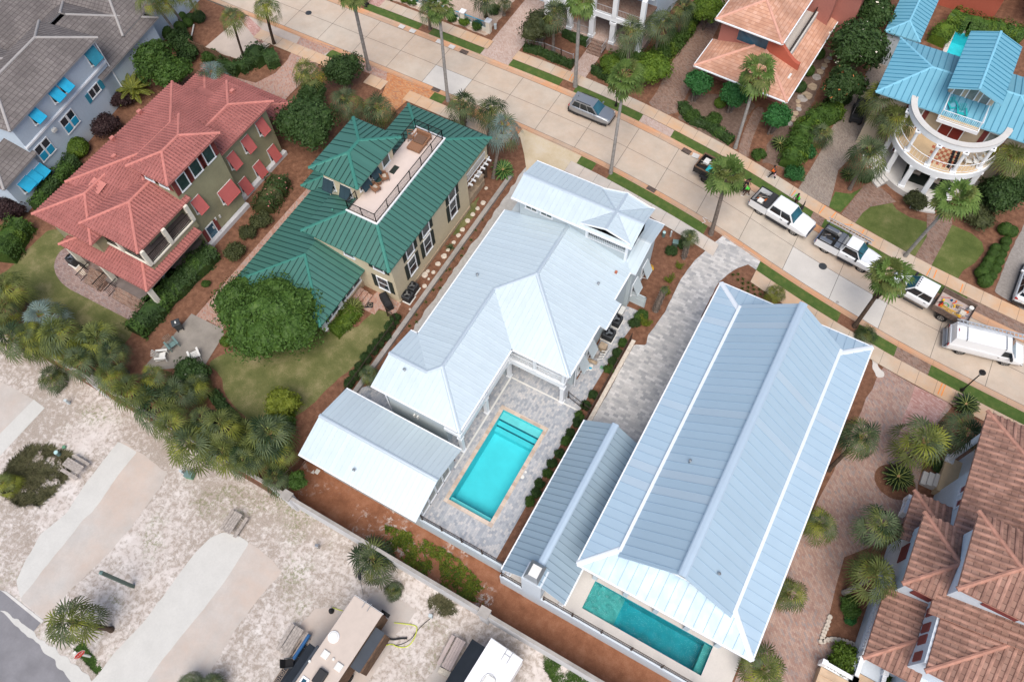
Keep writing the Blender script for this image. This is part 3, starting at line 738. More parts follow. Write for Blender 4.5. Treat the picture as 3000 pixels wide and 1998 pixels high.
# ---- F forecourt
S2('forecourt', GL(3, 2, [(1060, 240), (1350, 405), (1650, 560), (1690, 600), (1560, 750), (1500, 900), (1420, 1150), (1380, 1300), (1360, 1568)])+GL(3, 3, [(1000, 300), (700, 420), (620, 700), (560, 960), (460, 1225), (600, 1190), (780, 1235), (700, 1300), (500, 1400), (440, 1600)])+[(14.0, -12), (9.6, -12), (9.7, 12)]+GL(3, 2, [(470, 1440), (600, 1200), (700, 950), (860, 640), (900, 520), (960, 440), (1000, 330)]), .016, 'brick_plaza')
S2('forecourt_panel', GL(3, 2, [(1350, 410), (1660, 565), (1540, 740), (1440, 900), (1180, 900), (1240, 700), (1300, 560)]), .022, 'brick_pink')
cyc = G(3, 2, 1165, 1290)
S2('tree_ring', [(cyc[0]+1.55*math.cos(a*.3), cyc[1]+1.4*math.sin(a*.3)) for a in range(21)], .028, 'mulch', .05)
S2('sand_spill', GL(3, 2, [(940, 150), (1000, 180), (1070, 290), (1010, 330), (980, 240)]), .024, 'deck_pale', .25)
# ---- campground
Z3 = lambda i, j, pts: GL(i, j, pts, LOW)
S2('camping_pad', Z3(0, 2, [(-300, 700), (0, 368), (160, 450), (312, 540), (-300, 1150)]), LOW+.012, 'pad_concrete')
S2('camping_pad', Z3(0, 2, [(312, 535), (412, 612), (-250, 1320), (-300, 1150)]), LOW+.02, 'pad_smooth')
pad2 = Z3(0, 2, [(1090, 920), (1150, 930), (1260, 1010)])+Z3(0, 2, [(1320, 1040), (1410, 1110), (1535, 1205), (1480, 1330), (1300, 1568)])+Z3(0, 3, [(1220, 130), (1000, 380), (880, 500), (620, 745), (400, 1000), (190, 810), (150, 640), (210, 500), (370, 210), (560, 60)])+Z3(0, 2, [(620, 1568), (770, 1330), (1000, 1030)])
S2('camping_pad', pad2, LOW+.012, 'pad_concrete', .05)
S2('camping_pad', Z3(0, 2, [(1090, 920), (1260, 1015), (1100, 1210), (850, 1568)])+Z3(0, 3, [(780, 60), (590, 300), (380, 560), (190, 800), (150, 640), (210, 500), (370, 210), (560, 60)])+Z3(0, 2, [(620, 1568), (770, 1330), (1000, 1030)]), LOW+.018, 'pad_smooth', .03)
S2('camping_pad', Z3(0, 3, [(1930, 240), (2050, 190), (2200, 225), (2290, 290)])+Z3(1, 3, [(0, 330), (130, 430), (245, 560), (130, 670), (0, 830)])+Z3(0, 3, [(2150, 1100), (1950, 1440), (1780, 1800), (600, 1800), (900, 1500), (1050, 1300), (1300, 1040), (1600, 640), (1760, 420)]), LOW+.012, 'pad_concrete', .05)
S2('camping_pad', Z3(0, 3, [(1930, 240), (2050, 190), (2200, 225), (2290, 290), (2080, 620), (1900, 860), (1500, 1350), (1350, 1568), (1150, 1800), (600, 1800), (900, 1500), (1050, 1300), (1300, 1040), (1600, 640), (1760, 420)]), LOW+.018, 'pad_smooth', .03)
S2('camping_pad', Z3(1, 3, [(400, 1060), (560, 880), (760, 880), (1100, 740), (1350, 820), (1470, 900), (1420, 1020), (1300, 1110), (1230, 1290), (1000, 1600), (800, 1800), (0, 1800), (300, 1300)]), LOW+.012, 'pad_concrete', .1)
S2('camping_pad', Z3(1, 3, [(1560, 1568), (1700, 1340), (1830, 1300), (2352, 1600), (2000, 1900), (1400, 1900)]), LOW+.012, 'pad_concrete', .08)
S2('asphalt_road', Z3(0, 3, [(-200, 560), (0, 725), (50, 745), (390, 1005), (300, 1115), (480, 1330), (720, 1600), (900, 1900), (-300, 1900)]), LOW+.01, 'asphalt', .04)
S2('road_edge', Z3(0, 3, [(0, 722), (60, 735), (400, 1000), (385, 1030), (200, 880), (30, 740)]), LOW+.03, 'curb_pale')
S2('sand_drift', Z3(0, 3, [(0, 900), (110, 1010), (330, 1200), (560, 1430), (680, 1600), (900, 1600), (600, 1330), (300, 1125), (100, 950)]), LOW+.016, 'pad_smooth', .2)
S2('mulch_strip', [(-26.6, 6.5), (-26.6, 9.9), (-7.6, 9.9), (-7.6, 9.3), (12, 9.3), (12, 6.5)], LOW+.012, 'mulch_sand')
S2('mulch_strip', [(-7.5, 6.5), (-7.5, 9.3), (12, 9.3), (12, 6.5)], LOW+.02, 'mulch_bright', .2)

# ---- boundary walls, terraces (buildings' own walls come with them)
def wallthing(name, label, cat, mb, mats, **kw):
    o = mb.build(name, mats, **kw); return tag(o, label, cat)
t = thing('boundary_wall', 'long white rendered wall with stained flat cap and square piers along the campground', 'wall', (-20, 6.3))
def loc(mb, o): mb.v = [(x-o.location.x, y-o.location.y, z-o.location.z) for x, y, z in mb.v]; return mb
m = MB().box(-120, 60, 6.28, 6.46, LOW-.2, .5); loc(m, t).build('wall_panel', 'wall_white', t)
m = MB()
for k in range(120): m.box(-120+k*1.5+.01, -120+k*1.5+1.5, 6.26, 6.50, .5, .56)
loc(m, t).build('wall_cap', 'wall_cap', t)
for x in (-65.5, -45, -24.8, -7.35, 10.5):
    m = MB().box(x-.34, x+.34, 6.08, 6.68, LOW-.2, .62); p = loc(m, t).build('pier', 'wall_white', t)
    m = MB().box(x-.4, x+.4, 6.02, 6.74, .62, .74); loc(m, t).build('pier_cap', 'wall_cap', p)
def picket(name, label, pts, h, z=0.0, mat='bronze_metal', sp=.13, post=2.0, r=.018, rails=(.12, .93), group=None, parent=None, curved=False):
    """metal railing along a polyline: posts, rails and pickets"""
    p0 = pts[0]
    t = parent or thing(name, label, 'fence', (p0[0], p0[1], z), group=group)
    ox, oy, oz = (p0[0], p0[1], z) if parent is None else (0, 0, 0)
    if parent is not None: zz = z
    else: zz = 0.0
    rl, pk, ps = MB(), MB(), MB()
    for i in range(len(pts)-1):
        a, b = Vector((pts[i][0]-ox, pts[i][1]-oy, zz)), Vector((pts[i+1][0]-ox, pts[i+1][1]-oy, zz)); L = (b-a).length; d = (b-a).normalized()
        for f in rails: rl.bar(a+Vector((0, 0, h*f)), b+Vector((0, 0, h*f)), .045, .035)
        n = max(1, round(L/post))
        for k in range(n+1):
            q = a+d*L*k/n; ps.box(q.x-.035, q.x+.035, q.y-.035, q.y+.035, q.z, q.z+h+.06); ps.box(q.x-.07, q.x+.07, q.y-.07, q.y+.07, q.z, q.z+.04)
        n = int(L/sp); side = d.cross(Vector((0, 0, 1)))
        for k in range(1, n):
            q = a+d*L*k/n
            if curved: pk.tube([q+Vector((0, 0, h*rails[0])), q+side*.10+Vector((0, 0, h*.3)), q+side*.05+Vector((0, 0, h*.6)), q+Vector((0, 0, h*rails[1]))], r*.7, 4)
            else: pk.bar(q+Vector((0, 0, h*rails[0])), q+Vector((0, 0, h*rails[1])), r, r)
    rl.build('rail', mat, t); pk.build('pickets', mat, t); ps.build('posts', mat, t)
    return t
def terrace(name, label, pts, z1, mat, ledge=None):
    m = MB().prism(pts, LOW-.2, z1); return tag(m.build(name, mat), label, 'wall')
terrace('terrace_wall', 'pale blue grey retaining wall below the turquoise pool patio', [(-15.2, 9.80), (-7.72, 9.80), (-7.72, 10.02), (-15.2, 10.02)], .06, 'terrace_blue')
terrace('terrace_wall', 'white retaining wall below the teal pool deck at the foot of the large blue roof', [(-7.72, 9.14), (9.7, 9.14), (9.7, 9.34), (-7.52, 9.34), (-7.52, 10.6), (-7.72, 10.6)], .06, 'stucco_white')
picket('railing', 'bronze railing at the edge of the turquoise pool patio', [(-14.9, 9.95), (-7.9, 9.95)], 1.1, .06)
picket('railing', 'bronze railing on the long white terrace wall beside the teal pool', [(-4.15, 9.28), (9.6, 9.28)], 1.1, .06, post=2.4)
picket('railing', 'short bronze railing left of the annex chimney', [(-7.6, 9.28), (-5.9, 9.28)], 1.1, .06)
m = MB()
for k in range(9): m.box(-25.62, -25.22, 14.0+k*3.15, 14.0+k*3.15+3.14, -.1, .32)
wallthing('garden_wall', 'low grey garden wall between the cream house and the long metal roof', 'wall', m, 'wall_cap')
m = MB()
for k in range(5): m.box(-7.62, -7.28, 21.6+k*1.98, 21.6+k*1.98+1.97, -.1, .22)
wallthing('garden_wall', 'low cream kerb wall beside the grey paver driveway', 'wall', m, 'stone_white')
picket('railing', 'bronze railing on the kerb wall beside the grey paver driveway', [(-7.72, 22.4), (-7.72, 31.5)], 1.05, .05, post=3.0)
picket('garden_gate', 'bronze gate across the side passage by the pool pumps', [(-9.9, 24.2), (-8.4, 23.85), (-7.75, 23.75)], 1.1, .03, post=1.4)
picket('railing', 'dark railing beside the low grey wall behind the cream house lawn', [(-25.9, 14.5), (-25.9, 22.8)], 1.2, 0, post=2.4)
picket('garden_gate', 'black metal gate in the gap beside the cream house air conditioners', [(-27.2, 23.6), (-26.1, 23.3)], 1.5, 0, post=1.2)
picket('railing', 'dark fence panel running down to the boundary wall left of the gable outbuilding', [(-25.3, 9.7), (-25.9, 6.6)], 1.4, 0, post=1.6)

# ---- pools
def pool(name, label, x0, x1, y0, y1, depth, tile, cop, shelf=None, cw=.32, sills=(), water='pool_water'):
    t = thing(name, label, 'swimming pool', (x0, y0, 0)); L = lambda m: loc(m, t)
    b = MB(); th = .05
    b.add([(x0, y0, .03), (x1, y0, .03), (x1, y1, .03), (x0, y1, .03), (x0, y0, -depth), (x1, y0, -depth), (x1, y1, -depth), (x0, y1, -depth)], [(4, 5, 6, 7), (0, 4, 7, 3), (1, 2, 6, 5), (0, 1, 5, 4), (3, 7, 6, 2)])
    L(b).build('basin', tile, t)
    for (nm, a0, a1, b0, b1, d, mt) in sills: L(MB().box(a0, a1, b0, b1, -depth+.02, -d)).build(nm, mt, t)
    if cop:
        m = MB(); z0, z1 = .02, .055
        nx = max(1, int((x1-x0+2*cw)/.55)); ny = max(1, int((y1-y0)/.55))
        for k in range(nx):
            a = x0-cw+(x1-x0+2*cw)*k/nx; c = x0-cw+(x1-x0+2*cw)*(k+1)/nx
            m.box(a+.004, c-.004, y0-cw, y0, z0, z1); m.box(a+.004, c-.004, y1, y1+cw, z0, z1)
        for k in range(ny):
            a = y0+(y1-y0)*k/ny; c = y0+(y1-y0)*(k+1)/ny
            m.box(x0-cw, x0, a+.004, c-.004, z0, z1); m.box(x1, x1+cw, a+.004, c-.004, z0, z1)
        L(m).build('coping', cop, t)
    n = 60; m = MB(); W_, H_ = n, int(n*(y1-y0)/(x1-x0))
    vs = [(x0+(x1-x0)*i/W_, y0+(y1-y0)*j/H_, -.12) for j in range(H_+1) for i in range(W_+1)]
    m.add(vs, [(j*(W_+1)+i, j*(W_+1)+i+1, (j+1)*(W_+1)+i+1, (j+1)*(W_+1)+i) for j in range(H_) for i in range(W_)])
    L(m).build('water', water, t, smooth=True)
    return t
def watermat(name, tint, bs, bstr, sc=1.0):
    k = N(name, .03, .5)
    tr = k.n('ShaderNodeBsdfTransparent'); tr.inputs[0].default_value = (*tint, 1)
    gl = k.n('ShaderNodeBsdfGlossy'); gl.inputs['Roughness'].default_value = .03
    fr = k.n('ShaderNodeFresnel'); fr.inputs[0].default_value = 1.33
    bp = k.n('ShaderNodeBump'); bp.inputs['Strength'].default_value = bstr; bp.inputs['Distance'].default_value = .12
    f = k.noise(bs, 4, .55, dist=.6); k.l(f, bp.inputs['Height']); k.l(bp.outputs[0], gl.inputs['Normal']); k.l(bp.outputs[0], fr.inputs['Normal'])
    ms = k.n('ShaderNodeMixShader'); k.l(fr.outputs[0], ms.inputs[0]); k.l(tr.outputs[0], ms.inputs[1]); k.l(gl.outputs[0], ms.inputs[2])
    k.l(ms.outputs[0], k.t.nodes['Material Output'].inputs[0])
watermat('pool_water', (.55, .96, .98), 1.1, .16); watermat('pool_water_wavy', (.40, .88, .91), 2.6, 2.2)
paint('pool_plaster', (.19, .64, .69), .7, var=.10, vs=.5); paint('pool_plaster_deep', (.07, .46, .53), .7, var=.22, vs=1.0); paint('pool_step', (.42, .62, .62), .7, var=.1); paint('pool_line', (.03, .12, .16), .6); paint('pool_shelf', (.42, .52, .47), .7, var=.22, vs=1.6); paint('pool_bright', (.12, .60, .66), .6)
pool('swimming_pool', 'long turquoise pool with travertine coping and entry steps', -13.98, -10.32, 12.25, 20.72, 1.6, 'pool_plaster', 'coping_stone', sills=(
    ('entry_shelf', -13.97, -10.33, 20.0, 20.71, .35, 'pool_step'), ('step', -13.97, -10.33, 19.55, 20.0, .62, 'pool_plaster'), ('step', -13.97, -10.33, 19.1, 19.55, .9, 'pool_plaster'),
    ('bench', -13.97, -10.33, 12.26, 12.66, .40, 'pool_step'), ('step_edge', -13.97, -10.33, 19.98, 20.03, .345, 'pool_line'), ('step_edge', -13.97, -10.33, 19.53, 19.57, .61, 'pool_line'), ('step_edge', -13.97, -10.33, 12.63, 12.69, .39, 'pool_line')))
pool('swimming_pool', 'teal rippled pool with a pale tanning shelf beside the large metal roof', -1.50, 7.57, 10.10, 12.24, 1.6, 'pool_plaster_deep', None, sills=(
    ('tanning_shelf', -1.49, .55, 10.11, 12.23, .25, 'pool_shelf'), ('step', .55, .95, 10.11, 12.23, .55, 'pool_shelf'), ('step', .95, 1.3, 10.11, 12.23, .9, 'pool_plaster_deep'), ('bench', 7.05, 7.56, 10.11, 12.23, .5, 'pool_shelf')), water='pool_water_wavy')
p = pool('swimming_pool', 'small bright turquoise pool with white surround behind the sky blue roofs', 6.66, 8.7, 77.5, 82.3, 1.4, 'pool_bright', 'curb_pale', cw=.42)
def pxhit(site, i, j, a, b, ax, c):
    u, v = T(i, j, a, b); r = ray(u, v); o = Vector((0, 0, CAMZ))
    if site.local:
        Mi = (Matrix.Translation(site.org)@Matrix.Rotation(site.rot, 4, 'Z')).inverted()
        o = Mi@o; r = Mi.to_3x3()@r
    k = 0 if ax == 'x' else 1
    t = (c-o[k])/r[k]; p = o+r*t
    return (p[1-k], p.z)
def wpx(site, ax, c, sg, t, w, h, **kw):
    a, z = pxhit(site, *t, ax, c); return window(site, ax, c, sg, a, z, w, h, **kw)
RIBG = (.03, .035, .42, 'box'); RIBB = (.03, .035, .66, 'box'); RIBA = (.045, .04, .5, 'box'); RIBN = (.06, .045, .5, 'box'); RIBS = (.055, .045, .55, 'box')
GAL = ['roof_galvalume', 'rib_gal', 'white_trim', 'cap_gal']; BLU = ['roof_paleblue', 'rib_blue', 'white_trim', 'cap_blue']; ANX = ['roof_annex', 'rib_annex', 'white_trim', 'cap_blue']
GRN = ['roof_green', 'rib_green', 'cap_green', 'cap_green']; SKY = ['roof_skyblue', 'rib_sky', 'cap_sky', 'cap_sky']
TRED = ['tile_red', 'tile_red_rib', 'tile_red_cap', 'tile_red_cap']; TTER = ['tile_terracotta', 'tile_terra_rib', 'tile_terra_cap', 'tile_terra_cap']; TGRY = ['tile_grey', 'seam_grey', 'tile_grey_cap', 'tile_grey_cap']; TSAL = ['tile_salmon', 'tile_salmon_cap', 'white_trim', 'tile_salmon_cap']
def posts(site, pts, z0, z1, w=.3, mat='white_trim', name='column', cap=True):
    for x, y in pts:
        m = MB().box(x-w/2, x+w/2, y-w/2, y+w/2, z0, z1)
        if cap: m.box(x-w/2-.05, x+w/2+.05, y-w/2-.05, y+w/2+.05, z0, z0+.18); m.box(x-w/2-.05, x+w/2+.05, y-w/2-.05, y+w/2+.05, z1-.22, z1-.02)
        site.part(name, m, mat)
def rail(site, pts, z, h=.95, mat='white_trim', sp=.14, name='railing', w=.05):
    m = MB()
    for i in range(len(pts)-1):
        a, b = Vector((*pts[i], z)), Vector((*pts[i+1], z)); L = (b-a).length; d = (b-a)/max(L, 1e-6)
        m.bar(a+Vector((0, 0, h)), b+Vector((0, 0, h)), w+.02, w); m.bar(a+Vector((0, 0, .1)), b+Vector((0, 0, .1)), w, w*.8)
        for k in range(1, int(L/sp)): q = a+d*k*sp; m.bar(q+Vector((0, 0, .1)), q+Vector((0, 0, h)), w*.55, w*.55)
    return site.part(name, m, mat)
def vents(site, pts, mat='steel'):
    for x, y, z in pts:
        m = MB().cyl((x, y, z-.15), (x, y, z+.28), .07, n=10).cyl((x, y, z+.26), (x, y, z+.34), .12, .04, n=10); site.part('vent_pipe', m, mat)

# ================================================================ D: centre house with the galvalume roofs
s = Site('house', 'pale house with white and light blue ribbed roofs wrapped round the long turquoise pool', 'house', (-16, 26))
p_ = .284; ze = 5.8
def zl(x): return ze+p_*(x+21.5)
Cp, c2 = (-18, 19.09, zl(-18)), (-18.82, 18.265, zl(-18.82)); Bp = (-18, 26.78, zl(-18)); Ap = (-15.55, 29.23, zl(-15.55)); At = (-15.55, 34.6, zl(-15.55))
D = [[(-22.17, 15.59, ze), (-14.5, 15.59, ze), Cp, c2, (-22.17, 18.265, c2[2])],
     [(-21.5, 20.94, ze), (-22.17, 20.94, ze), (-22.17, 18.265, c2[2]), c2],
     [(-21.5, 34.6, ze), (-21.5, 20.94, ze), c2, Cp, Bp, Ap, At],
     [(-14.5, 15.59, ze), (-14.5, 23.28, ze), Bp, Cp],
     [(-14.5, 23.28, ze), (-9.6, 23.28, ze), Ap, Bp],
     [(-9.6, 23.28, ze), (-9.6, 28.3, ze), (-9.05, 28.3, ze-.156), (-9.05, 30.95, ze-.156), (-9.6, 30.95, ze), (-9.6, 33.84, ze), (-10.25, 34.6, ze+.185), At, Ap],
     [(-9.6, 33.84, ze), (-9.1, 33.84, ze), (-9.1, 36.65, 6.56), (-12.2, 36.65, 6.56), (-12.2, 34.6, 6.0), (-10.25, 34.6, ze+.185)],
     [(-9.1, 39.45, ze), (-21.5, 39.45, ze), (-21.5, 36.65, 6.56), (-9.1, 36.65, 6.56)]]
roof(s, D, GAL, RIBG)
U = hipfaces(-20.5, -9.88, 34.0, 38.3, 8.67, .302, 'x', 'gable', 'gable')
roof(s, U, GAL, RIBG, name='roof')
zr = 8.67+.302*2.15
for yy, sg in ((34.2, 1), (38.2, -1)):
    zz = 8.67+.302*.2+.03
    L_, M_, R2 = (-14.43, yy, zz), (-12.27, yy, zr+.03), (-10.12, yy, zz); P_ = (-12.27, 36.15, zr+.03)
    fa = [[(-14.43, yy+.001*sg, zz), L_, P_, M_] if 0 else [L_, M_, P_], [M_, R2, P_]]
    mbd = MB()
    for q in ([L_, M_, P_], [M_, R2, P_]):
        q = q if (Vector(q[1])-Vector(q[0])).cross(Vector(q[2])-Vector(q[0])).z > 0 else q[::-1]
        mbd.poly(q, 0, [(v[1], v[0]) for v in q])
    for k in range(1, 6):
        for sx, e in ((-1, L_), (1, R2)):
            f = k/5.3; a0 = Vector(M_).lerp(Vector(P_), f); b0 = Vector(e).lerp(Vector(P_), f)
            if (a0-b0).length > .3: mbd.bar(a0, b0, .045, .05, 1)
    mbd.bar(L_, P_, .10, .04, 3); mbd.bar(R2, P_, .10, .04, 3); mbd.bar(M_, P_, .2, .06, 3); mbd.bar(L_, M_, .06, .12, 2); mbd.bar(M_, R2, .06, .12, 2)
    s.part('dormer_roof', mbd, GAL)
    m = MB().add([(-14.3, yy+.05*sg, 8.55), (-10.25, yy+.05*sg, 8.55), (-12.27, yy+.05*sg, zr-.03)], [(0, 1, 2), (2, 1, 0)]); s.part('dormer_wall', m, 'siding_grey')
w = MB()
w.box(-21.6, -16.4, 16.2, 25, -.3, 5.75); w.box(-21.0, -10.1, 25.3, 38.9, -.3, 5.75); w.box(-10.4, -9.75, 31.0, 34.25, -.3, 5.7); w.box(-10.4, -9.45, 34.25, 38.9, -.3, 5.7)
w.box(-21.0, -15.4, 23.5, 26, -.3, 5.7)
w.box(-20.0, -14.0, 34.5, 37.9, 5.8, 8.7); w.box(-14.0, -10.3, 35.9, 37.9, 5.8, 8.7); w.box(-14.0, -10.3, 34.5, 34.62, 5.7, 7.25); w.box(-10.42, -10.3, 34.5, 37.9, 5.7, 8.7)
s.part('wall', w, 'siding_grey')
m = MB(); m.box(-22.0, -21.6, 17.0, 20.0, 5.6, 5.9)
gablewall(m, -21.85, 15.9, 20.6, 5.75, .27, 'x'); gablewall(m, -9.5, 34.2, 39.1, 5.75, .26, 'x'); gablewall(m, -20.1, 34.4, 37.95, 8.6, .30, 'x'); gablewall(m, -10.45, 34.4, 37.95, 8.6, .30, 'x')
s.part('gable', m, 'siding_grey')
s.part('balcony_floor', MB().box(-16.4, -14.95, 16.05, 23.6, 2.85, 3.3).box(-16.4, -10.1, 23.6, 25.3, 2.85, 3.3).box(-15.12, -14.9, 16.0, 23.55, 2.7, 3.32).box(-15.1, -10.05, 23.5, 23.75, 2.7, 3.32), 'white_trim')
posts(s, [(-15.06, 16.2), (-15.06, 19.9), (-15.06, 23.62), (-10.2, 23.65)], 0, 2.75, .32)
posts(s, [(-15.06, 16.2), (-15.06, 19.9), (-15.06, 23.62), (-12.7, 23.65), (-10.2, 23.65)], 3.3, 5.7, .24)
rail(s, [(-15.06, 16.2), (-15.06, 23.62), (-10.2, 23.65), (-10.2, 25.2)], 3.3)
rail(s, [(-16.3, 16.1), (-15.0, 16.1)], 3.3)
posts(s, [(-13.9, 34.56), (-10.4, 34.56)], 5.8, 8.65, .22); rail(s, [(-13.9, 34.45), (-10.4, 34.45)], 6.95, .85, sp=.16)
for t in ((2, 1, 180, 330), (2, 1, 318, 388)): wpx(s, 'y', 34.5, -1, t, .95, .75, mull=(2, 1), pane='glass_teal')
for y, z in ((35.3, 1.9), (37.3, 1.9)): window(s, 'x', -9.45, 1, y, z, .9, 1.5, awning=('siding_grey', .55, 1.3))
for y in (26.6, 28.2): window(s, 'x', -10.1, 1, y, 1.6, .9, 1.6, awning=('siding_grey', .5, 1.2))
window(s, 'x', -10.1, 1, 29.3, 4.4, .8, 1.1)
for y in (18.5, 21.5): window(s, 'x', -16.4, 1, y, 1.2, 1.6, 2.0, mull=(2, 1), door=1)
for x in (-14.2, -11.9): window(s, 'y', 25.3, -1, x, 1.2, 1.6, 2.1, mull=(2, 1), door=1)
vents(s, [(-20.0, 27.5, zl(-20)), (-20.4, 17.6, 6.4), (-11.2, 31.3, 6.25)])
s.part('chimney_cap', MB().box(-10.6, -10.42, 33.0, 33.2, 5.9, 6.25), 'tile_rust')
lt = MB()
for x in (-19.2, -18.9): lt.box(x-.05, x+.05, 16.02, 16.2, 2.2, 2.6)
s.part('wall_light', lt, 'white_plastic')
d = MB(); d.cyl((-10.0, 33.6, 0), (-10.0, 33.6, 5.6), .05); d.cyl((-9.95, 25.4, 0), (-9.95, 25.4, 5.6), .05); d.cyl((-21.66, 16.1, 0), (-21.66, 16.1, 5.6), .05); s.part('downpipe', d, 'white_trim')

# outbuilding
s = Site('pool_house', 'small gable roofed outbuilding in ribbed metal left of the turquoise pool', 'outbuilding', (-20, 12.2))
roof(s, hipfaces(-24.97, -14.45, 9.12, 15.28, 2.95, .33, 'x', 'gable', 'gable'), GAL, RIBG)
w = MB().box(-24.6, -15.02, 9.78, 14.85, LOW, 2.9); gablewall(w, -24.6, 9.6, 14.85, 2.85, .32, 'x'); gablewall(w, -15.16, 9.6, 14.85, 2.85, .32, 'x'); s.part('wall', w, 'siding_grey')
for k in range(4): window(s, 'x', -15.02, 1, 10.7+k*.98, 1.35, .82, 2.1, mull=(1, 1), pane='door_glass', door=1)
vents(s, [(-20.4, 10.0, 3.3)])
s.part('fascia_board', MB().box(-24.3, -20, 9.70, 9.77, .25, .42), 'wood_pink')

# ================================================================ E: long pale blue roof, annex
s = Site('house', 'widest house with a huge pale blue ribbed roof and hipped skirt above the teal pool', 'house', (3, 24))
z0 = 5.8; z1 = 6.48
o_ = [(-2.87, 11.4), (9.2, 11.4), (9.2, 36.4), (-2.87, 36.4)]; i_ = [(-.6, 13.67), (6.93, 13.67), (6.93, 34.13), (-.6, 34.13)]
F4 = [[(*o_[k], z0), (*o_[(k+1) % 4], z0), (*i_[(k+1) % 4], z1), (*i_[k], z1)] for k in range(4)]
roof(s, F4, ['roof_paleblue', 'rib_blue', 'white_trim', 'cap_white'], RIBB, cap=(.2, .05), name='lower_roof')
roof(s, hipfaces(-.72, 7.06, 12.97, 34.75, 6.47, .835, 'y', 'gable', 'gable'), ['roof_paleblue', 'rib_blue', 'cap_blue', 'cap_blue'], RIBB, cap=(.3, .06), name='upper_roof', gutter=False)
m = MB(); gablewall(m, 13.8, -.5, 6.85, 6.4, .83, 'y'); gablewall(m, 34.0, -.5, 6.85, 6.4, .83, 'y'); s.part('gable', m, 'siding_grey')
s.part('roof_trim', MB().bar((-.78, 13.3, 6.5), (-.78, 34.6, 6.5), .22, .10).bar((7.12, 13.3, 6.5), (7.12, 34.6, 6.5), .22, .10), 'cap_white')
w = MB().box(-2.3, 8.6, 13.6, 35.9, -.3, 5.7); s.part('wall', w, 'terrace_blue')
posts(s, [(-1.6, 12.45), (.8, 12.45), (3.12, 12.45), (5.45, 12.45), (7.75, 12.45)], 0, 5.6, .36, 'terrace_blue', cap=False)
s.part('balcony_floor', MB().box(-2.3, 8.6, 12.3, 13.6, 2.9, 3.2), 'white_trim')
for x in (0, 3.1, 6.3): window(s, 'y', 13.6, -1, x, 1.25, 2.0, 2.2, mull=(2, 1), door=1)
for y in (17, 23, 29): window(s, 'x', 8.6, 1, y, 1.7, 1.0, 1.4); window(s, 'x', -2.3, -1, y, 4.5, 1.0, 1.3)
vents(s, [(.75, 20.6, 7.85), (5.2, 14.6, 8.0)])
s = Site('annex', 'narrow blue gabled annex with a square metal capped chimney left of the large roof', 'outbuilding', (-5, 15))
ax0, ax1, axr = -7.45, -2.58, -5.05
fs = [[(ax1, 9.2, 2.7), (ax1, 22, 2.7), (axr, 22, 4.65), (axr, 9.2, 4.65)], [(ax0, 22, 2.7), (ax0, 9.2, 2.7), (axr, 9.2, 4.65), (axr, 22, 4.65)]]
roof(s, fs, ANX, RIBA, cap=(.28, .06))
w = MB().box(-7.1, -2.95, 10.4, 21.7, -.2, 2.65)
for yy in (10.5, 21.6): w.add([(-7.1, yy, 2.6), (-2.95, yy, 2.6), (axr, yy, 4.5), (-7.1, yy+.1, 2.6), (-2.95, yy+.1, 2.6), (axr, yy+.1, 4.5)], [(0, 1, 2), (5, 4, 3), (0, 3, 4, 1), (1, 4, 5, 2), (2, 5, 3, 0)])
s.part('wall', w, 'stucco_white')
ch = MB().box(-5.85, -4.35, 9.12, 10.35, LOW, 4.2).box(-5.62, -4.62, 9.14, 10.33, 4.0, 4.95); cm = s.part('chimney', ch, 'stucco_white')
m = MB(); m.add([(-5.68, 9.1, 4.95), (-4.58, 9.1, 4.95), (-4.58, 10.4, 4.95), (-5.68, 10.4, 4.95), (-5.45, 9.35, 5.2), (-4.8, 9.35, 5.2), (-4.8, 10.15, 5.2), (-5.45, 10.15, 5.2)], [(0, 1, 5, 4), (1, 2, 6, 5), (2, 3, 7, 6), (3, 0, 4, 7)]); s.part('chimney_cap', m, 'steel', cm)
s.part('chimney_lid', MB().box(-5.45, -4.8, 9.35, 10.15, 5.14, 5.2), 'white_plastic', cm)
posts(s, [(-7.2, 9.6), (-2.9, 9.6)], .05, 2.65, .25)
s.part('patio_slab', MB().box(-7.5, -2.7, 9.36, 10.5, 0, .05), 'deck_pale')

# ================================================================ C: green roof with roof deck
s = Site('house', 'cream house under green standing seam roofs with a pink roof deck and small tower', 'house', (-32, 31))
lo = hipfaces(-39.3, -30.05, 18.8, 30.0, 3.0, .29, 'y', 'hip', 'gable')
lo = [[(-30.05, 18.8, 3.0), (-30.05, 27, 3.0), (-34.675, 27, 4.34), (-34.675, 23.43, 4.34)], [(-39.3, 38, 3.0), (-39.3, 18.8, 3.0), (-34.675, 23.43, 4.34), (-34.675, 38, 4.34)], [(-39.3, 18.8, 3.0), (-30.05, 18.8, 3.0), (-34.675, 23.43, 4.34)]]
roof(s, lo, GRN, RIBN, cap=(.14, .05), name='lower_roof', gutter=False)
roof(s, [[(-40.5, 30.05, 3.0), (-37.0, 30.05, 3.0), (-37.0, 33.55, 4.3)], [(-40.5, 36.5, 3.0), (-40.5, 30.05, 3.0), (-37.0, 33.55, 4.3), (-37.0, 36.5, 4.3)]], GRN, RIBN, cap=(.14, .05), name='side_roof', gutter=False)
zt = 6.9; dx0, dx1, dy0, dy1 = -32.55, -29.6, 27.6, 38.05
O = [(-35.55, 24.65), (-26.65, 24.65), (-26.65, 41.15), (-35.55, 41.15)]; I = [(dx0, dy0), (dx1, dy0), (dx1, dy1), (dx0, dy1)]
roof(s, [[(*O[k], 5.7), (*O[(k+1) % 4], 5.7), (*I[(k+1) % 4], zt), (*I[k], zt)] for k in range(4)], GRN, RIBN, cap=(.16, .05), name='main_roof', gutter=False)
dk = s.part('roof_deck', MB().box(dx0, dx1, dy0, dy1, 6.7, zt+.03), 'deck_pink')
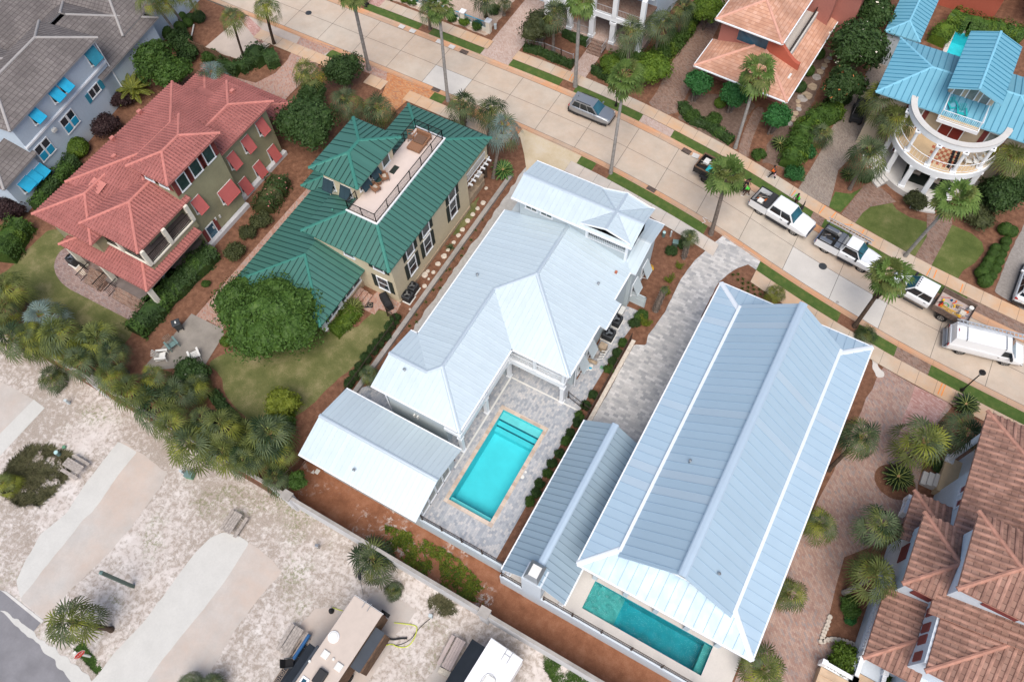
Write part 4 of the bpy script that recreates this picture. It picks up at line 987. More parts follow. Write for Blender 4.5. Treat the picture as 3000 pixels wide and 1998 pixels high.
s.part('deck_edge', MB().box(dx1, dx1+.12, dy0-.12, dy1+.12, zt-.1, zt+.1).box(dx0-.1, dx1, dy0-.12, dy0, zt-.1, zt+.1).box(dx0-.1, dx1, dy1, dy1+.12, zt-.1, zt+.1), 'white_trim', dk)
def bowrail(pts, z, h=1.05):
    rl, pk, ps = MB(), MB(), MB()
    for i in range(len(pts)-1):
        a, b = Vector((*pts[i], z)), Vector((*pts[i+1], z)); L = (b-a).length; d = (b-a)/L; side = d.cross(Vector((0, 0, 1)))
        rl.bar(a+Vector((0, 0, h)), b+Vector((0, 0, h)), .06, .04); rl.bar(a+Vector((0, 0, .08)), b+Vector((0, 0, .08)), .04, .03)
        n = max(1, round(L/1.75))
        for k in range(n+1): q = a+d*L*k/n; ps.box(q.x-.03, q.x+.03, q.y-.03, q.y+.03, z, z+h+.05)
        n = int(L/.13)
        for k in range(1, n): q = a+d*L*k/n; pk.tube([q+Vector((0, 0, .08)), q+side*.11+Vector((0, 0, .3)), q+side*.05+Vector((0, 0, .65)), q+Vector((0, 0, h))], .013, 4)
    r = s.part('deck_railing', rl, 'black_metal'); s.part('pickets', pk, 'black_metal', r); s.part('posts', ps, 'black_metal', r)
bowrail([(-32.45, 28.9), (dx0+.08, dy0+.08), (dx1-.08, dy0+.08), (dx1-.08, dy1-.08), (dx0+.08, dy1-.08), (-32.45, 34.4)], zt+.03)
s.part('deck_mat', MB().box(-31.75, -31.25, 32.6, 33.5, zt+.03, zt+.06), 'shutter_dark', dk)
roof(s, hipfaces(-36.6, -31.7, 28.55, 34.95, 9.0, .29), GRN, RIBN, cap=(.16, .05), name='tower_roof', gutter=False)
w = MB().box(-35.0, -26.93, 25.2, 37.1, -.3, 5.65).box(-35.0, -27.3, 37.1, 40.5, 3.1, 5.65).box(-35.0, -32.5, 37.1, 40.5, 0, 3.1).box(-38.6, -35, 25, 37, -.2, 3.0).box(-35.7, -32.4, 29.0, 34.3, 3.6, 9.0).box(-38.6, -36, 20, 25.2, -.2, 3.0)
s.part('wall', w, 'stucco_cream')
s.part('wall_base', MB().box(-26.96, -26.86, 25.15, 37.1, -.1, .35), 'stone_tan')
AW = ('awning_teal', .42, .95)
for t in ((1, 1, 685, 125), (1, 1, 840, 190)): wpx(s, 'y', 29.0, -1, t, .85, 1.1, awning=('awning_teal', .55, 1.0))
for y in (29.9, 31.3): window(s, 'x', -32.4, 1, y, 8.0, .85, 1.15, awning=('awning_teal', .55, 1.0))
window(s, 'x', -32.4, 1, 33.2, 7.95, .9, 1.9, pane='glass_teal', mull=(1, 1), door=1)
for t in ((1, 1, 1810, 345), (1, 1, 1577, 675), (1, 1, 1437, 870)): wpx(s, 'x', -26.93, 1, t, .95, 1.9, shutters='shutter_dark')
for t in ((1, 1, 1785, 200), (1, 1, 1545, 540), (1, 1, 1400, 735)): window(s, 'x', -26.93, 1, pxhit(s, *t, 'x', -26.93)[0]+.15, 4.75, .95, 1.3, shutters='shutter_dark', mull=(1, 1))
wpx(s, 'y', 25.2, -1, (1, 1, 1172, 1040), 1.0, 1.7, shutters='shutter_dark'); window(s, 'y', 25.2, -1, -28.3, 4.75, .95, 1.2, shutters='shutter_dark', mull=(1, 1)); window(s, 'y', 25.2, -1, -31.3, 4.75, .95, 1.2)
# glazed back porch
s.part('porch_base', MB().box(-38.5, -30.75, 19.7, 25.2, -.2, .75), 'stone_tan')
g = s.part('porch_glazing', MB().box(-38.3, -30.95, 19.95, 25.2, .75, 2.8), 'window_glass')
m = MB()
for k in range(6): y = 19.85+k*1.05; m.box(-30.95, -30.85, y-.06, y+.06, .75, 2.85)
m.box(-30.95, -30.84, 19.8, 25.2, 2.05, 2.14); m.box(-30.96, -30.83, 19.8, 25.2, .75, .86)
for k in range(7): x = -38.2+k*1.2; m.box(x-.06, x+.06, 19.85, 19.95, .75, 2.85)
s.part('porch_frame', m, 'white_trim')
posts(s, [(-30.9, 19.75), (-30.9, 22.1)], .5, 2.9, .36)
st = MB()
for k in range(3): st.box(-30.7+k*.42, -30.28+k*.42, 23.2, 24.6, -.05, .60-k*.18)
s.part('back_steps', st, 'brick_red')
# front porch with pergola
s.part('porch_floor', MB().box(-34.5, -27.15, 37.1, 40.2, -.1, .75), 'stone_tan')
posts(s, [(-27.5, 39.7)], .75, 1.6, .75, 'stone_tan', 'pier'); posts(s, [(-27.5, 39.7)], 1.6, 3.3, .28)
s.part('pergola', (lambda m: [m.box(-27.75, -26.55, 37.3+k*.55, 37.42+k*.55, 3.1, 3.26) for k in range(7)] and m.box(-27.05, -26.95, 37.2, 41.1, 2.95, 3.1).box(-27.75, -27.6, 37.2, 41.1, 2.95, 3.1))(MB()), 'white_trim')
rail(s, [(-27.1, 37.3), (-27.1, 40.8), (-34, 40.8)], 3.3, .95); s.part('balcony_floor', MB().box(-35, -27.0, 37.1, 40.9, 3.05, 3.3), 'wood_brown')
posts(s, [(-27.2, 40.7)], 3.3, 5.6, .3, 'stucco_cream')
s.part('drain_pipe', MB().cyl((-32.3, 30.2, 4.9), (-32.3, 30.2, 5.1), .05), 'steel')
vents(s, [(-34.0, 27.3, 6.2)], 'cap_green')

# ================================================================ B: red tile roof, olive walls
TR = (.17, .055, .30, 'round')
s = Site('house', 'olive stucco house with many red tiled hipped roofs and pink shutters', 'house', (-50, 25))
zB = 6.4; h = .28
rx = -51.45; zrx = zB+h*4.9
main = [[(-56.35, 32.5, zB), (-56.35, 18.75, zB), (rx, 23.65, zrx), (rx, 27.6, zrx)], [(-46.55, 32.5, zB), (-56.35, 32.5, zB), (rx, 27.6, zrx)],
        [(-56.35, 18.75, zB), (-48.95, 18.75, zB), (-48.95, 21.15, zB+h*2.4), (rx, 23.65, zrx)],
        [(-48.95, 21.15, zB+h*2.4), (-48.95, 30.1, zB+h*2.4), (rx, 27.6, zrx), (rx, 23.65, zrx)]]
kw = dict(rib=TR, cap=(.14, .10), gutter=False)
roof(s, main, TRED, name='main_roof', **kw)
roof(s, hipfaces(-56.8, -49.9, 14.95, 24, 5.95, h, 'y', 'hip', 'gable'), TRED, name='rear_roof', **kw)
roof(s, hipfaces(-51.75, -46.2, 27.2, 34.97, 6.45, .255, 'y', 'gable', 'hip'), TRED, name='front_roof', **kw)
roof(s, hipfaces(-49.85, -45.3, 21.3, 27.87, 9.35, .30), TRED, name='tower_roof', **kw)
roof(s, hipfaces(-52.0, -45.45, 16.03, 22.6, 6.4, .35, 'y', 'hip', 'gable'), TRED, name='balcony_roof', **kw)
pr = [[(-54.8, 14.37, 3.6), (-44.6, 14.37, 3.6), (-46.9, 16.67, 4.24), (-52.5, 16.67, 4.24)], [(-44.6, 14.37, 3.6), (-44.6, 21.4, 3.6), (-46.9, 21.4, 4.24), (-46.9, 16.67, 4.24)], [(-54.8, 20.5, 3.6), (-54.8, 14.37, 3.6), (-52.5, 16.67, 4.24), (-52.5, 20.5, 4.24)]]
roof(s, pr, TRED, name='porch_roof', **kw)
roof(s, [[(-47.2, 37.75, 3.4), (-58.3, 37.75, 3.4), (-55.0, 34.45, 4.3), (-50.5, 34.45, 4.3)], [(-47.2, 35.0, 3.4), (-47.2, 37.75, 3.4), (-50.5, 34.45, 4.3), (-49.95, 35.0, 4.15)], [(-58.3, 37.75, 3.4), (-58.3, 33.0, 3.4), (-55.0, 33.0, 4.3), (-55.0, 34.45, 4.3)]], TRED, name='entry_roof', **kw)
w = MB().box(-55.7, -50.5, 19.4, 31.9, -.2, 6.3).box(-50.6, -46.8, 19.45, 34.2, -.2, 6.33).box(-49.3, -45.9, 21.85, 27.33, -.2, 9.3).box(-51.6, -46.85, 17.9, 19.5, -.2, 6.28).box(-56.2, -50.3, 15.5, 20, .2, 5.9).box(-51.7, -45.35, 16.3, 21.83, 3.4, 4.35)
s.part('wall', w, 'stucco_olive')
s.part('balcony_sill', MB().box(-51.8, -45.25, 16.2, 16.5, 4.35, 4.48).box(-45.55, -45.25, 16.2, 21.85, 4.35, 4.48).box(-51.8, -51.5, 16.2, 18, 4.35, 4.48), 'cream_trim')
s.part('balcony_floor', MB().box(-51.5, -45.55, 16.5, 21.8, 4.35, 4.40), 'deck_wood')
posts(s, [(-45.4, 16.35), (-45.4, 18.9), (-45.4, 21.7), (-48.4, 16.35), (-51.6, 16.35)], 4.45, 6.35, .34, 'cream_trim', cap=False)
rail(s, [(-51.5, 16.35), (-45.4, 16.35)], 4.45, 1.0, 'black_metal'); rail(s, [(-45.4, 16.4), (-45.4, 21.7)], 4.45, 1.0, 'black_metal')
posts(s, [(-44.95, 14.7), (-50.4, 14.7), (-54.4, 14.7)], .1, 3.55, .4, 'cream_trim')
s.part('eave_beam', MB().box(-54.6, -44.8, 14.55, 14.85, 3.2, 3.46).box(-45.1, -44.8, 14.7, 21.4, 3.2, 3.46), 'cream_trim')
s.part('porch_floor', MB().box(-51.2, -44.8, 14.3, 18.2, -.1, .7).box(-46.8, -44.8, 14.3, 21.8, -.1, .7), 'deck_wood')
st = MB()
for k in range(3): st.box(-49.8, -45.0, 13.3+k*.33, 13.65+k*.33, -.1, .2+k*.18)
for k in range(4): st.box(-53.2, -51.2, 13.3+k*.33, 13.66+k*.33, -.1, .2+k*.18)
s.part('steps', st, 'brick_dark')
for x in (-53.3, -51.3, -49.9, -45.0): rail(s, [(x, 13.2), (x, 14.7)], .3, 1.0, 'black_metal', name='stair_rail')
rail(s, [(-54.6, 14.4), (-53.3, 14.4)], .3, 1.0, 'black_metal', name='stair_rail')
for a, b in ((1090, 835+0), ): pass
def e5(a, b): u, v = 430+a/3.734, 200+b/3.734; return (0, 0, u*3.136, v*3.136)
for t in ((672, 945), (530, 1090), (393, 1245)): wpx(s, 'x', -45.9, 1, e5(*t), .95, 1.45, frame='white_trim', pane='glass_teal', shutters='shutter_red', mull=(1, 1))
for x in (-46.9, -48.5): window(s, 'y', 21.85, -1, x, 8.4, .9, 1.2, shutters='shutter_red', mull=(1, 1))
PS = ('shutter_pink', .55, 1.45)
for t in ((1245, 640), (1090, 830), (935, 1010), (1372, 930), (1218, 1105), (1062, 1285)): wpx(s, 'x', -46.8, 1, e5(*t), .85, 1.5, awning=PS)
wpx(s, 'x', -45.9, 1, e5(875, 1355), 1.7, 1.5, awning=PS); wpx(s, 'x', -45.9, 1, e5(555, 1490), .9, 1.5, awning=PS)
wpx(s, 'x', -45.9, 1, (0, 1, 1945, 550), .85, 1.5, shutters='shutter_red', mull=(1, 1), pane='glass_blue')
m = MB()
for z, y in ((1.7, 24.3), (1.9, 23.8), (1.3, 23.2)): m.box(-45.92, -45.8, y-.08, y+.08, z-.15, z+.15)
s.part('wall_light', m, 'white_plastic')
s.part('base_wall', MB().box(-46.75, -46.3, 27.35, 34.3, -.1, .45).box(-45.85, -45.45, 21.4, 27.35, -.1, .45), 'wall_white')
s.part('flat_roof', MB().box(-55.6, -51.4, 31.6, 34.6, 4.1, 4.4), 'tile_red_rib')
m = MB(); m.add([(-53.9, 18.95, 6.75), (-52.4, 18.95, 6.75), (-52.4, 20.1, 6.95), (-53.9, 20.1, 6.95)], [(0, 1, 2, 3)]); s.part('roof_patch', m, 'tile_red_cap')
for x, y, z in ((-53.8, 22.6, 7.0), (-55.9, 24.3, 6.6), (-50.0, 33.9, 6.7), (-56.0, 27.9, 6.6)):
    s.part('roof_vent', MB().box(x-.16, x+.16, y-.2, y+.2, z, z+.28), 'tile_red_cap')

# ================================================================ A: grey roof, white and blue house (turned about 8 degrees)
s = Site('house', 'white rendered house with grey tiled roofs and bright blue awnings in the upper left corner', 'house', (-65.11, 25.44), R_(7.95))
GR = (.04, .03, .25, 'box')
kw = dict(rib=(.035, .02, .5, 'box'), cap=(.14, .09), gutter=False)
rb = [[(.4, 5.5, 3.9), (.4, 15.3, 3.9), (-5.2, 9.7, 6.95), (-5.2, 5.5, 6.95)], [(.4, 15.3, 3.9), (-11.5, 15.3, 3.9), (-5.9, 9.7, 6.95), (-5.2, 9.7, 6.95)], [(-11.5, 15.3, 3.9), (-11.5, 5.5, 3.9), (-5.9, 5.5, 6.95), (-5.9, 9.7, 6.95)]]
roof(s, rb, TGRY, name='front_roof', **kw)
roof(s, hipfaces(-13.5, -.6, 11.0, 24.5, 4.6, .50), TGRY, name='entry_roof', **kw)
roof(s, hipfaces(-6.6, .4, -5.3, 7.65, 7.35, .5), TGRY, name='upper_roof', **kw)
roof(s, hipfaces(-16, -4.6, -9, 3.6, 6.7, .5), TGRY, name='side_roof', **kw)
roof(s, hipfaces(-19, -8, 1.5, 19, 4.4, .4), TGRY, name='wing_roof', **kw)
roof(s, [[(.4, -9.3, 3.9), (.4, -4.6, 3.9), (-2.2, -4.6, 5.2), (-2.2, -6.7, 5.2)], [(-12, -9.3, 3.9), (.4, -9.3, 3.9), (-2.2, -6.7, 5.2), (-12, -6.7, 5.2)]], TGRY, name='rear_roof', **kw)
w = MB().box(-11, 0, 5, 14.6, -.2, 3.85).box(-6.2, 0, -4.9, 7.2, -.2, 7.3).box(-12, 0, -8.9, -4.5, -.2, 3.85).box(-15, -5, -8, 3, 0, 6.6).box(-13, -1.2, 12, 24, -.2, 4.5).box(-17.5, -8.5, 2, 13.5, 0, 4.3); s.part('wall', w, 'stucco_blue')
s.part('wall_band', MB().box(-.1, .12, -4.95, 7.25, 4.55, 4.75).box(-.1, .06, -4.95, 7.25, 4.75, 4.82), 'white_trim')
AB = ('awning_blue', .75, .85)
for t in ((0, 0, 585, 795), (0, 0, 505, 880), (0, 0, 325, 1075)): wpx(s, 'x', 0, 1, t, .9, 1.15, awning=AB, mull=(2, 1))
wpx(s, 'x', 0, 1, (0, 0, 845, 520), 1.2, 1.35, mull=(2, 2), awning=('shutter_teal', .5, 1.3))
for t in ((0, 0, 885, 815), (0, 0, 845, 860)): wpx(s, 'x', 0, 1, t, .6, .85, mull=(1, 1), shutters=None)
for t in ((0, 0, 928, 780), (0, 0, 815, 905)):
    a_, z_ = pxhit(s, *t, 'x', 0); s.part('shutter', MB().box(0, .06, a_-.25, a_+.25, z_-.5, z_+.5), 'shutter_teal')
for t in ((0, 0, 665, 1085), (0, 0, 610, 1150), (0, 0, 440, 1345), (0, 0, 380, 1405)):
    wpx(s, 'x', 0, 1, t, .75, 1.6, mull=(1, 2), awning=None); a_, z_ = pxhit(s, *t, 'x', 0); s.part('shutter', MB().box(.03, .09, a_-.36, a_+.36, z_-.72, z_-.02), 'awning_blue')
for t in ((0, 1, 230, 130), (0, 1, 290, 75), (0, 1, 360, 15)): wpx(s, 'x', 0, 1, t, 1.05, 1.2, awning=AB, mull=(2, 1))
a_, z_ = pxhit(s, 0, 0, 495, 1195, 'x', .1); s.part('vent_box', MB().box(0, .3, a_-.22, a_+.22, z_-.15, z_+.15), 'white_plastic')
s.part('downpipe', MB().cyl((.08, 7.3, 0), (.08, 7.3, 7.2), .06), 'white_trim')
rail(s, [(-2, -12), (-.2, -12.2)], .4, 1.0, 'black_metal', name='stair_rail')
# ================================================================ J: sky blue roofs, round colonnaded porch
s = Site('house', 'house with sky blue ribbed roofs and a white semicircular colonnaded porch', 'house', (9, 65))
kw = dict(rib=RIBS, cap=(.12, .05), gutter=False)
roof(s, [[(1.62, 61.15, 6.9), (9.0, 61.15, 6.9), (9.0, 65.1, 8.02), (5.1, 65.1, 8.02)], [(1.62, 69.05, 6.9), (1.62, 61.15, 6.9), (5.1, 65.1, 8.02)], [(9.0, 69.05, 6.9), (1.62, 69.05, 6.9), (5.1, 65.1, 8.02), (9.0, 65.1, 8.02)]], SKY, name='left_roof', **kw)
roof(s, [[(9.0, 61.15, 6.9), (16.3, 61.15, 6.9), (12.7, 65.1, 8.02), (9.0, 65.1, 8.02)], [(16.3, 61.15, 6.9), (16.3, 69.05, 6.9), (12.7, 65.1, 8.02)], [(16.3, 69.05, 6.9), (9.0, 69.05, 6.9), (9.0, 65.1, 8.02), (12.7, 65.1, 8.02)]], SKY, name='right_roof', **kw)
roof(s, hipfaces(6.76, 11.2, 61.55, 69.5, 9.3, .36, 'y', 'gable', 'gable'), SKY, name='upper_roof', **kw)
w = MB().box(2.1, 15.8, 61.9, 68.6, -.2, 6.85); w.box(7.1, 10.85, 63.3, 69.1, 6.9, 9.3); w.add([(7.1, 63.3, 9.25), (10.85, 63.3, 9.25), (8.98, 63.3, 10.0)], [(0, 1, 2)])
s.part('wall', w, 'stucco_tan')
ctr = (8.9, 62.2)
def arc(r, a0=180, a1=360, n=28): return [(ctr[0]+r*math.cos(R_(a0+(a1-a0)*k/n)), ctr[1]+r*math.sin(R_(a0+(a1-a0)*k/n))) for k in range(n+1)]
def ringmb(r0, r1, z0, z1, a0=180, a1=360, n=28):
    m = MB(); A, B = arc(r0, a0, a1, n), arc(r1, a0, a1, n)
    secs = [[(*A[k], z0), (*B[k], z0), (*B[k], z1), (*A[k], z1)] for k in range(n+1)]
    return m.loft(secs)
s.part('ring_beam', ringmb(3.85, 4.3, 6.45, 7.05), 'white_trim')
s.part('ring_cap', ringmb(3.8, 4.35, 7.05, 7.13), 'curb_pale')
s.part('porch_ring', ringmb(4.0, 4.6, 3.3, 3.95), 'white_trim')
s.part('upper_floor', MB().prism(arc(4.45), 3.75, 3.97), 'tile_cream')
# chequered floor of the middle bay
m = MB(); m2 = MB()
for i in range(8):
    for j in range(8):
        (m if (i+j) % 2 else m2).box(8.15+i*.27, 8.15+(i+1)*.27, 58.4+j*.36, 58.4+(j+1)*.36, 3.97, 3.985)
s.part('floor_tiles', m, 'tile_rust')
m = MB()
for i in range(9):
    for k in (0, 1):
        x, y = 10.0+k*.42, 58.6+i*.33; m.cyl((x, y, 3.98), (x, y, 4.12), .15, .11, 10)
s.part('game_pieces', m, 'cloth_black')
for a in (200, 232, 262, 292, 325):
    x, y = ctr[0]+4.25*math.cos(R_(a)), ctr[1]+4.25*math.sin(R_(a))
    m = MB().cyl((x, y, 3.97), (x, y, 6.45), .17, .15, 12).box(x-.25, x+.25, y-.25, y+.25, 3.97, 4.12).box(x-.24, x+.24, y-.24, y+.24, 6.3, 6.45); s.part('column', m, 'white_trim')
for a in (195, 222, 250, 276, 304, 334):
    x, y = ctr[0]+4.3*math.cos(R_(a)), ctr[1]+4.3*math.sin(R_(a))
    m = MB().box(x-.22, x+.22, y-.22, y+.22, .5, 3.3).box(x-.3, x+.3, y-.3, y+.3, .5, .75).box(x-.3, x+.3, y-.3, y+.3, 3.1, 3.3); s.part('column', m, 'white_trim')
P = arc(4.38, 182, 358, 40); rail(s, P, 3.97, .95, sp=.16, w=.035)
s.part('porch_floor', MB().prism(arc(4.8), -.1, .62), 'curb_pale'); s.part('porch_carpet', MB().box(7.2, 11.2, 58.9, 61.8, .62, .64), 'shutter_dark')
for k in range(3): s.part('step', ringmb(4.7, 5.15+.38*k, -.1, .5-.16*k, 196, 236, 14), 'curb_pale')
for k in range(3): s.part('step', ringmb(4.7, 5.1+.36*k, -.1, .5-.16*k, 270, 292, 8), 'curb_pale')
s.part('balcony_floor', MB().box(7.35, 10.7, 60.65, 63.3, 6.62, 6.78), 'tile_cream'); s.part('balcony_edge', MB().box(7.3, 10.75, 60.58, 60.66, 6.45, 6.8).box(7.27, 7.36, 60.6, 63.3, 6.45, 6.8).box(10.7, 10.78, 60.6, 63.3, 6.45, 6.8), 'white_trim')
rail(s, [(7.38, 63.2), (7.38, 60.7), (10.68, 60.7), (10.68, 63.2)], 6.78, .95, sp=.15, w=.035)
for x in (7.85, 8.97, 10.1): window(s, 'y', 63.3, -1, x, 7.85, .62, 1.75, pane='door_glass', mull=(1, 1), door=1)
window(s, 'y', 61.9, -1, 8.95, 5.05, 1.9, 2.1, pane='door_red', mull=(2, 1), door=1)
for x in (5.6, 12.3): window(s, 'y', 61.9, -1, x, 5.05, .9, 2.1, pane='door_glass', mull=(1, 1), shutters='shutter_red', door=1)
window(s, 'y', 61.9, -1, 5.9, 1.6, .9, 2.0, pane='door_red', mull=(1, 1), door=1)
for x in (7.6, 9.6): window(s, 'y', 61.9, -1, x, 1.7, 1.2, 1.9, mull=(2, 1), door=1)
# K: neighbouring small blue roof, dark annex beyond it
s = Site('cottage', 'small sky blue hipped roof above the flowering magnolia', 'outbuilding', (2, 76))
roof(s, hipfaces(.05, 3.55, 73.3, 82, 4.0, .35), SKY, **kw); s.part('wall', MB().box(.4, 3.2, 73.7, 81.6, -.1, 3.95), 'stucco_white')

# ================================================================ I: salmon tiled house (turned about -3 degrees)
s = Site('house', 'salmon house with two tiers of pale pink tiled roof and a long roof terrace', 'house', (-15.0, 60.9), R_(-3))
kw = dict(rib=None, cap=(.15, .10))
lf = [[(0, 0, 3.2), (9.75, 0, 3.2), (5.5, 4.25, 4.35), (4.25, 4.25, 4.35)], [(9.75, 0, 3.2), (9.75, 13.2, 3.2), (5.5, 13.2, 4.35), (5.5, 4.25, 4.35)], [(0, 4.4, 3.2), (0, 0, 3.2), (4.25, 4.25, 4.35), (1.2, 4.4, 3.55)]]
lf[2] = [(0, 4.4, 3.2), (0, 0, 3.2), (4.25, 4.25, 4.35), (4.2, 4.4, 4.35)]
roof(s, lf, TSAL, name='lower_roof', **kw)
roof(s, hipfaces(0.05, 6.95, 3.4, 16, 6.3, .36), TSAL, name='upper_roof', **kw)
w = MB().box(.5, 9.0, 2.9, 13, -.1, 3.15).box(.5, 5.5, 4.3, 15.5, 3.0, 6.25).box(.5, 11.2, 13.2, 24, -.1, 6.9).box(6.6, 9.0, 11.8, 13.3, 3.0, 6.8); s.part('wall', w, 'stucco_salmon')
s.part('terrace_floor', MB().box(6.2, 7.65, 4.7, 13.2, 3.95, 4.25), 'deck_pale'); s.part('terrace_wall', MB().box(7.65, 7.8, 4.7, 13.2, 3.7, 4.5), 'curb_pale'); s.part('terrace_rail', MB().box(7.55, 7.62, 4.7, 13.2, 4.25, 5.0), 'black_metal')
m = MB(); n = 10; A = []
for k in range(n+1):
    f = k/n; x = 5.5+3.5*f; z = 6.2-2.1*(3*f*f-2*f**3); A.append((x, z))
m.loft([[(x, 4.2, 3.3), (x, 4.6, 3.3), (x, 4.6, z), (x, 4.2, z)] for x, z in A]); s.part('curved_parapet', m, 'stucco_rust')
window(s, 'y', 4.3, -1, 3.9, 4.85, 3.1, 1.25, pane='glass_blue', mull=(1, 1), frame='stucco_salmon')
roof(s, hipfaces(4.5, 11.8, 13.0, 25, 6.9, .36), TSAL, name='rear_roof', **kw)
s.part('roof_vent', MB().box(8.6, 8.8, 2.6, 3.3, 3.5, 3.62), 'white_plastic')
# garage building and red walls at the top right edge
s = Site('house', 'rust red walled building with a carport at the top right edge', 'house', (12, 88))
s.part('wall', MB().box(3.5, 9.6, 85.6, 94, -.1, 3.6).box(16, 24, 88, 96, 0, 3.4), 'stucco_rust')
roof(s, hipfaces(4.2, 10.2, 85.0, 95, 3.7, .35), TSAL, cap=(.14, .1), gutter=False); roof(s, hipfaces(12, 24, 85.5, 96, 3.5, .3), TSAL, cap=(.14, .1), gutter=False, name='carport_roof')

# ================================================================ H: bright red tile, white two storey veranda
s = Site('house', 'pale house with white two storey veranda and bright red tiled roof, top edge', 'house', (-27, 66))
roof(s, hipfaces(-38, -20.9, 63.0, 78, 7.2, .35), ['tile_brightred', 'tile_brightred', 'white_trim', 'tile_brightred'], cap=(.14, .1))
roof(s, hipfaces(-37, -22, 62.2, 70, 7.0, .35), ['tile_brightred', 'tile_brightred', 'white_trim', 'tile_brightred'], cap=(.14, .1), name='veranda_roof') if 0 else None
s.part('wall', MB().box(-35.5, -21.5, 66.0, 77, -.1, 7.1), 'stucco_blue')
s.part('veranda_floor', MB().box(-32.5, -21.4, 62.3, 66.0, -.1, .9), 'brick_pale'); s.part('upper_floor', MB().box(-32.5, -21.4, 62.7, 66.0, 3.9, 4.1), 'brick_dark')
s.part('beam', MB().box(-32.6, -21.3, 62.4, 62.75, 3.6, 4.15), 'white_trim')
for x in (-32.3, -29.6, -27.0, -24.6, -21.6):
    s.part('column', MB().box(x-.27, x+.27, 62.3, 62.84, .9, 3.6).box(x-.35, x+.35, 62.22, 62.92, 3.3, 3.6).box(x-.33, x+.33, 62.24, 62.9, .9, 1.2), 'white_trim'); s.part('column', MB().box(x-.24, x+.24, 62.35, 62.8, 4.15, 7.05), 'white_trim')
for a, b in ((-32.3, -29.6), (-29.6, -27.0), (-24.6, -21.6)): rail(s, [(a, 62.5), (b, 62.5)], .9, .9, 'aluminium', sp=.16, w=.03)
for a, b in ((-32.3, -29.6), (-29.6, -27.0), (-27.0, -24.6), (-24.6, -21.6)): rail(s, [(a, 62.5), (b, 62.5)], 4.15, .9, 'aluminium', sp=.16, w=.03)
m = MB()
for k in range(5): m.box(-26.75, -25.1, 60.9+k*.3, 61.25+k*.3, -.1, .15+k*.17)
s.part('steps', m, 'brick_dark')
for x in (-26.8, -25.05): rail(s, [(x, 60.9), (x, 62.3)], .5, .95, 'aluminium', name='stair_rail', sp=.16, w=.03)
window(s, 'y', 66.0, -1, -25.8, 2.1, 1.1, 2.1, pane='door_glass', mull=(2, 1), door=1)

# ================================================================ F: terracotta roofs, white villa lower right
TT = (.25, .10, .46, 'round')
s = Site('house', 'white villa under many large terracotta barrel tiled roofs in the lower right corner', 'house', (21, 22))
kw = dict(rib=TT, cap=(.16, .14), gutter=False)
roof(s, [[(17.45, 34.4, 7.0), (17.45, 19.0, 7.0), (22.5, 19.0, 8.5), (22.5, 29.4, 8.5)], [(30, 34.4, 7.0), (17.45, 34.4, 7.0), (22.5, 29.4, 8.5), (25, 29.4, 8.5)]], TTER, name='main_roof', **kw)
roof(s, hipfaces(15.55, 22.0, 19.95, 25.15, 7.0, .30, 'x', 'hip', 'gable'), TTER, name='wing_roof', **kw)
roof(s, hipfaces(17.5, 26.5, 20.0, 25.3, 10.0, .30, 'x', 'hip', 'gable'), TTER, name='tower_roof', **kw)
roof(s, [[(18.15, 15.6, 7.0), (30, 15.6, 7.0), (30, 20.2, 8.38), (22.75, 20.2, 8.38)], [(18.15, 20.6, 7.0), (18.15, 15.6, 7.0), (22.75, 20.2, 8.38), (22.75, 20.6, 8.38)]], TTER, name='rear_roof', **kw)
roof(s, [[(15.55, 15.35, 4.2), (19.0, 15.35, 4.2), (19.0, 18.8, 5.17)], [(15.55, 20.5, 4.2), (15.55, 15.35, 4.2), (19.0, 18.8, 5.17), (19.0, 20.5, 5.17)]], TTER, name='terrace_roof', **kw)
roof(s, [[(18.2, 27.75, 4.2), (15.4, 27.75, 4.2), (18.2, 25.0, 5.0)], [(15.4, 27.75, 4.2), (15.4, 24.0, 4.2), (18.2, 24.0, 5.0), (18.2, 25.0, 5.0)]], TTER, name='entry_roof', **kw)
w = MB().box(18.0, 30, 16.1, 30.4, -.1, 6.9).box(18.9, 30, 30.3, 33.9, -.1, 6.9).box(16.05, 18.1, 20.3, 24.9, -.1, 6.85).box(18.05, 28, 20.5, 24.8, 6.5, 9.9).box(18.6, 30, 9, 16.2, -.1, 3.8); s.part('wall', w, 'stucco_white')
s.part('veranda_floor', MB().box(17.75, 19, 30.3, 33.3, -.1, 1.0), 'tile_cream')
for x, y in ((17.95, 33.1),): s.part('column', MB().cyl((x, y, 1.0), (x, y, 6.8), .22, .19, 14).box(x-.3, x+.3, y-.3, y+.3, 1.0, 1.2), 'white_trim')
m = MB()
for k in range(3): m.box(16.75+k*.36, 17.12+k*.36, 30.6, 31.7, -.05, .3+k*.25)
s.part('steps', m, 'curb_pale')
for y in (27.8, 28.9): window(s, 'x', 18.0, -1, y, 5.4, .5, 1.1, pane='shutter_red', mull=(1, 1))
for y in (16.6, 17.7, 18.5, 19.6): window(s, 'x', 18.0+.7, -1, y, 5.9, .45, .8, pane='shutter_red', mull=(1, 1)) if 0 else s.part('shutter', MB().box(17.93, 18.0, y-.3, y+.3, 5.2, 6.3), 'shutter_red')
s.part('shutter', MB().box(16.6, 17.8, 20.22, 20.3, 5.4, 6.5), 'shutter_red'); s.part('shutter', MB().box(19.5, 21.5, 20.42, 20.5, 8.4, 9.4), 'shutter_red'); s.part('shutter', MB().box(15.98, 16.05, 22.6, 23.8, 3.3, 4.6), 'shutter_red'); s.part('shutter', MB().box(20.0, 21.2, 16.02, 16.1, 5.2, 6.3), 'shutter_red')
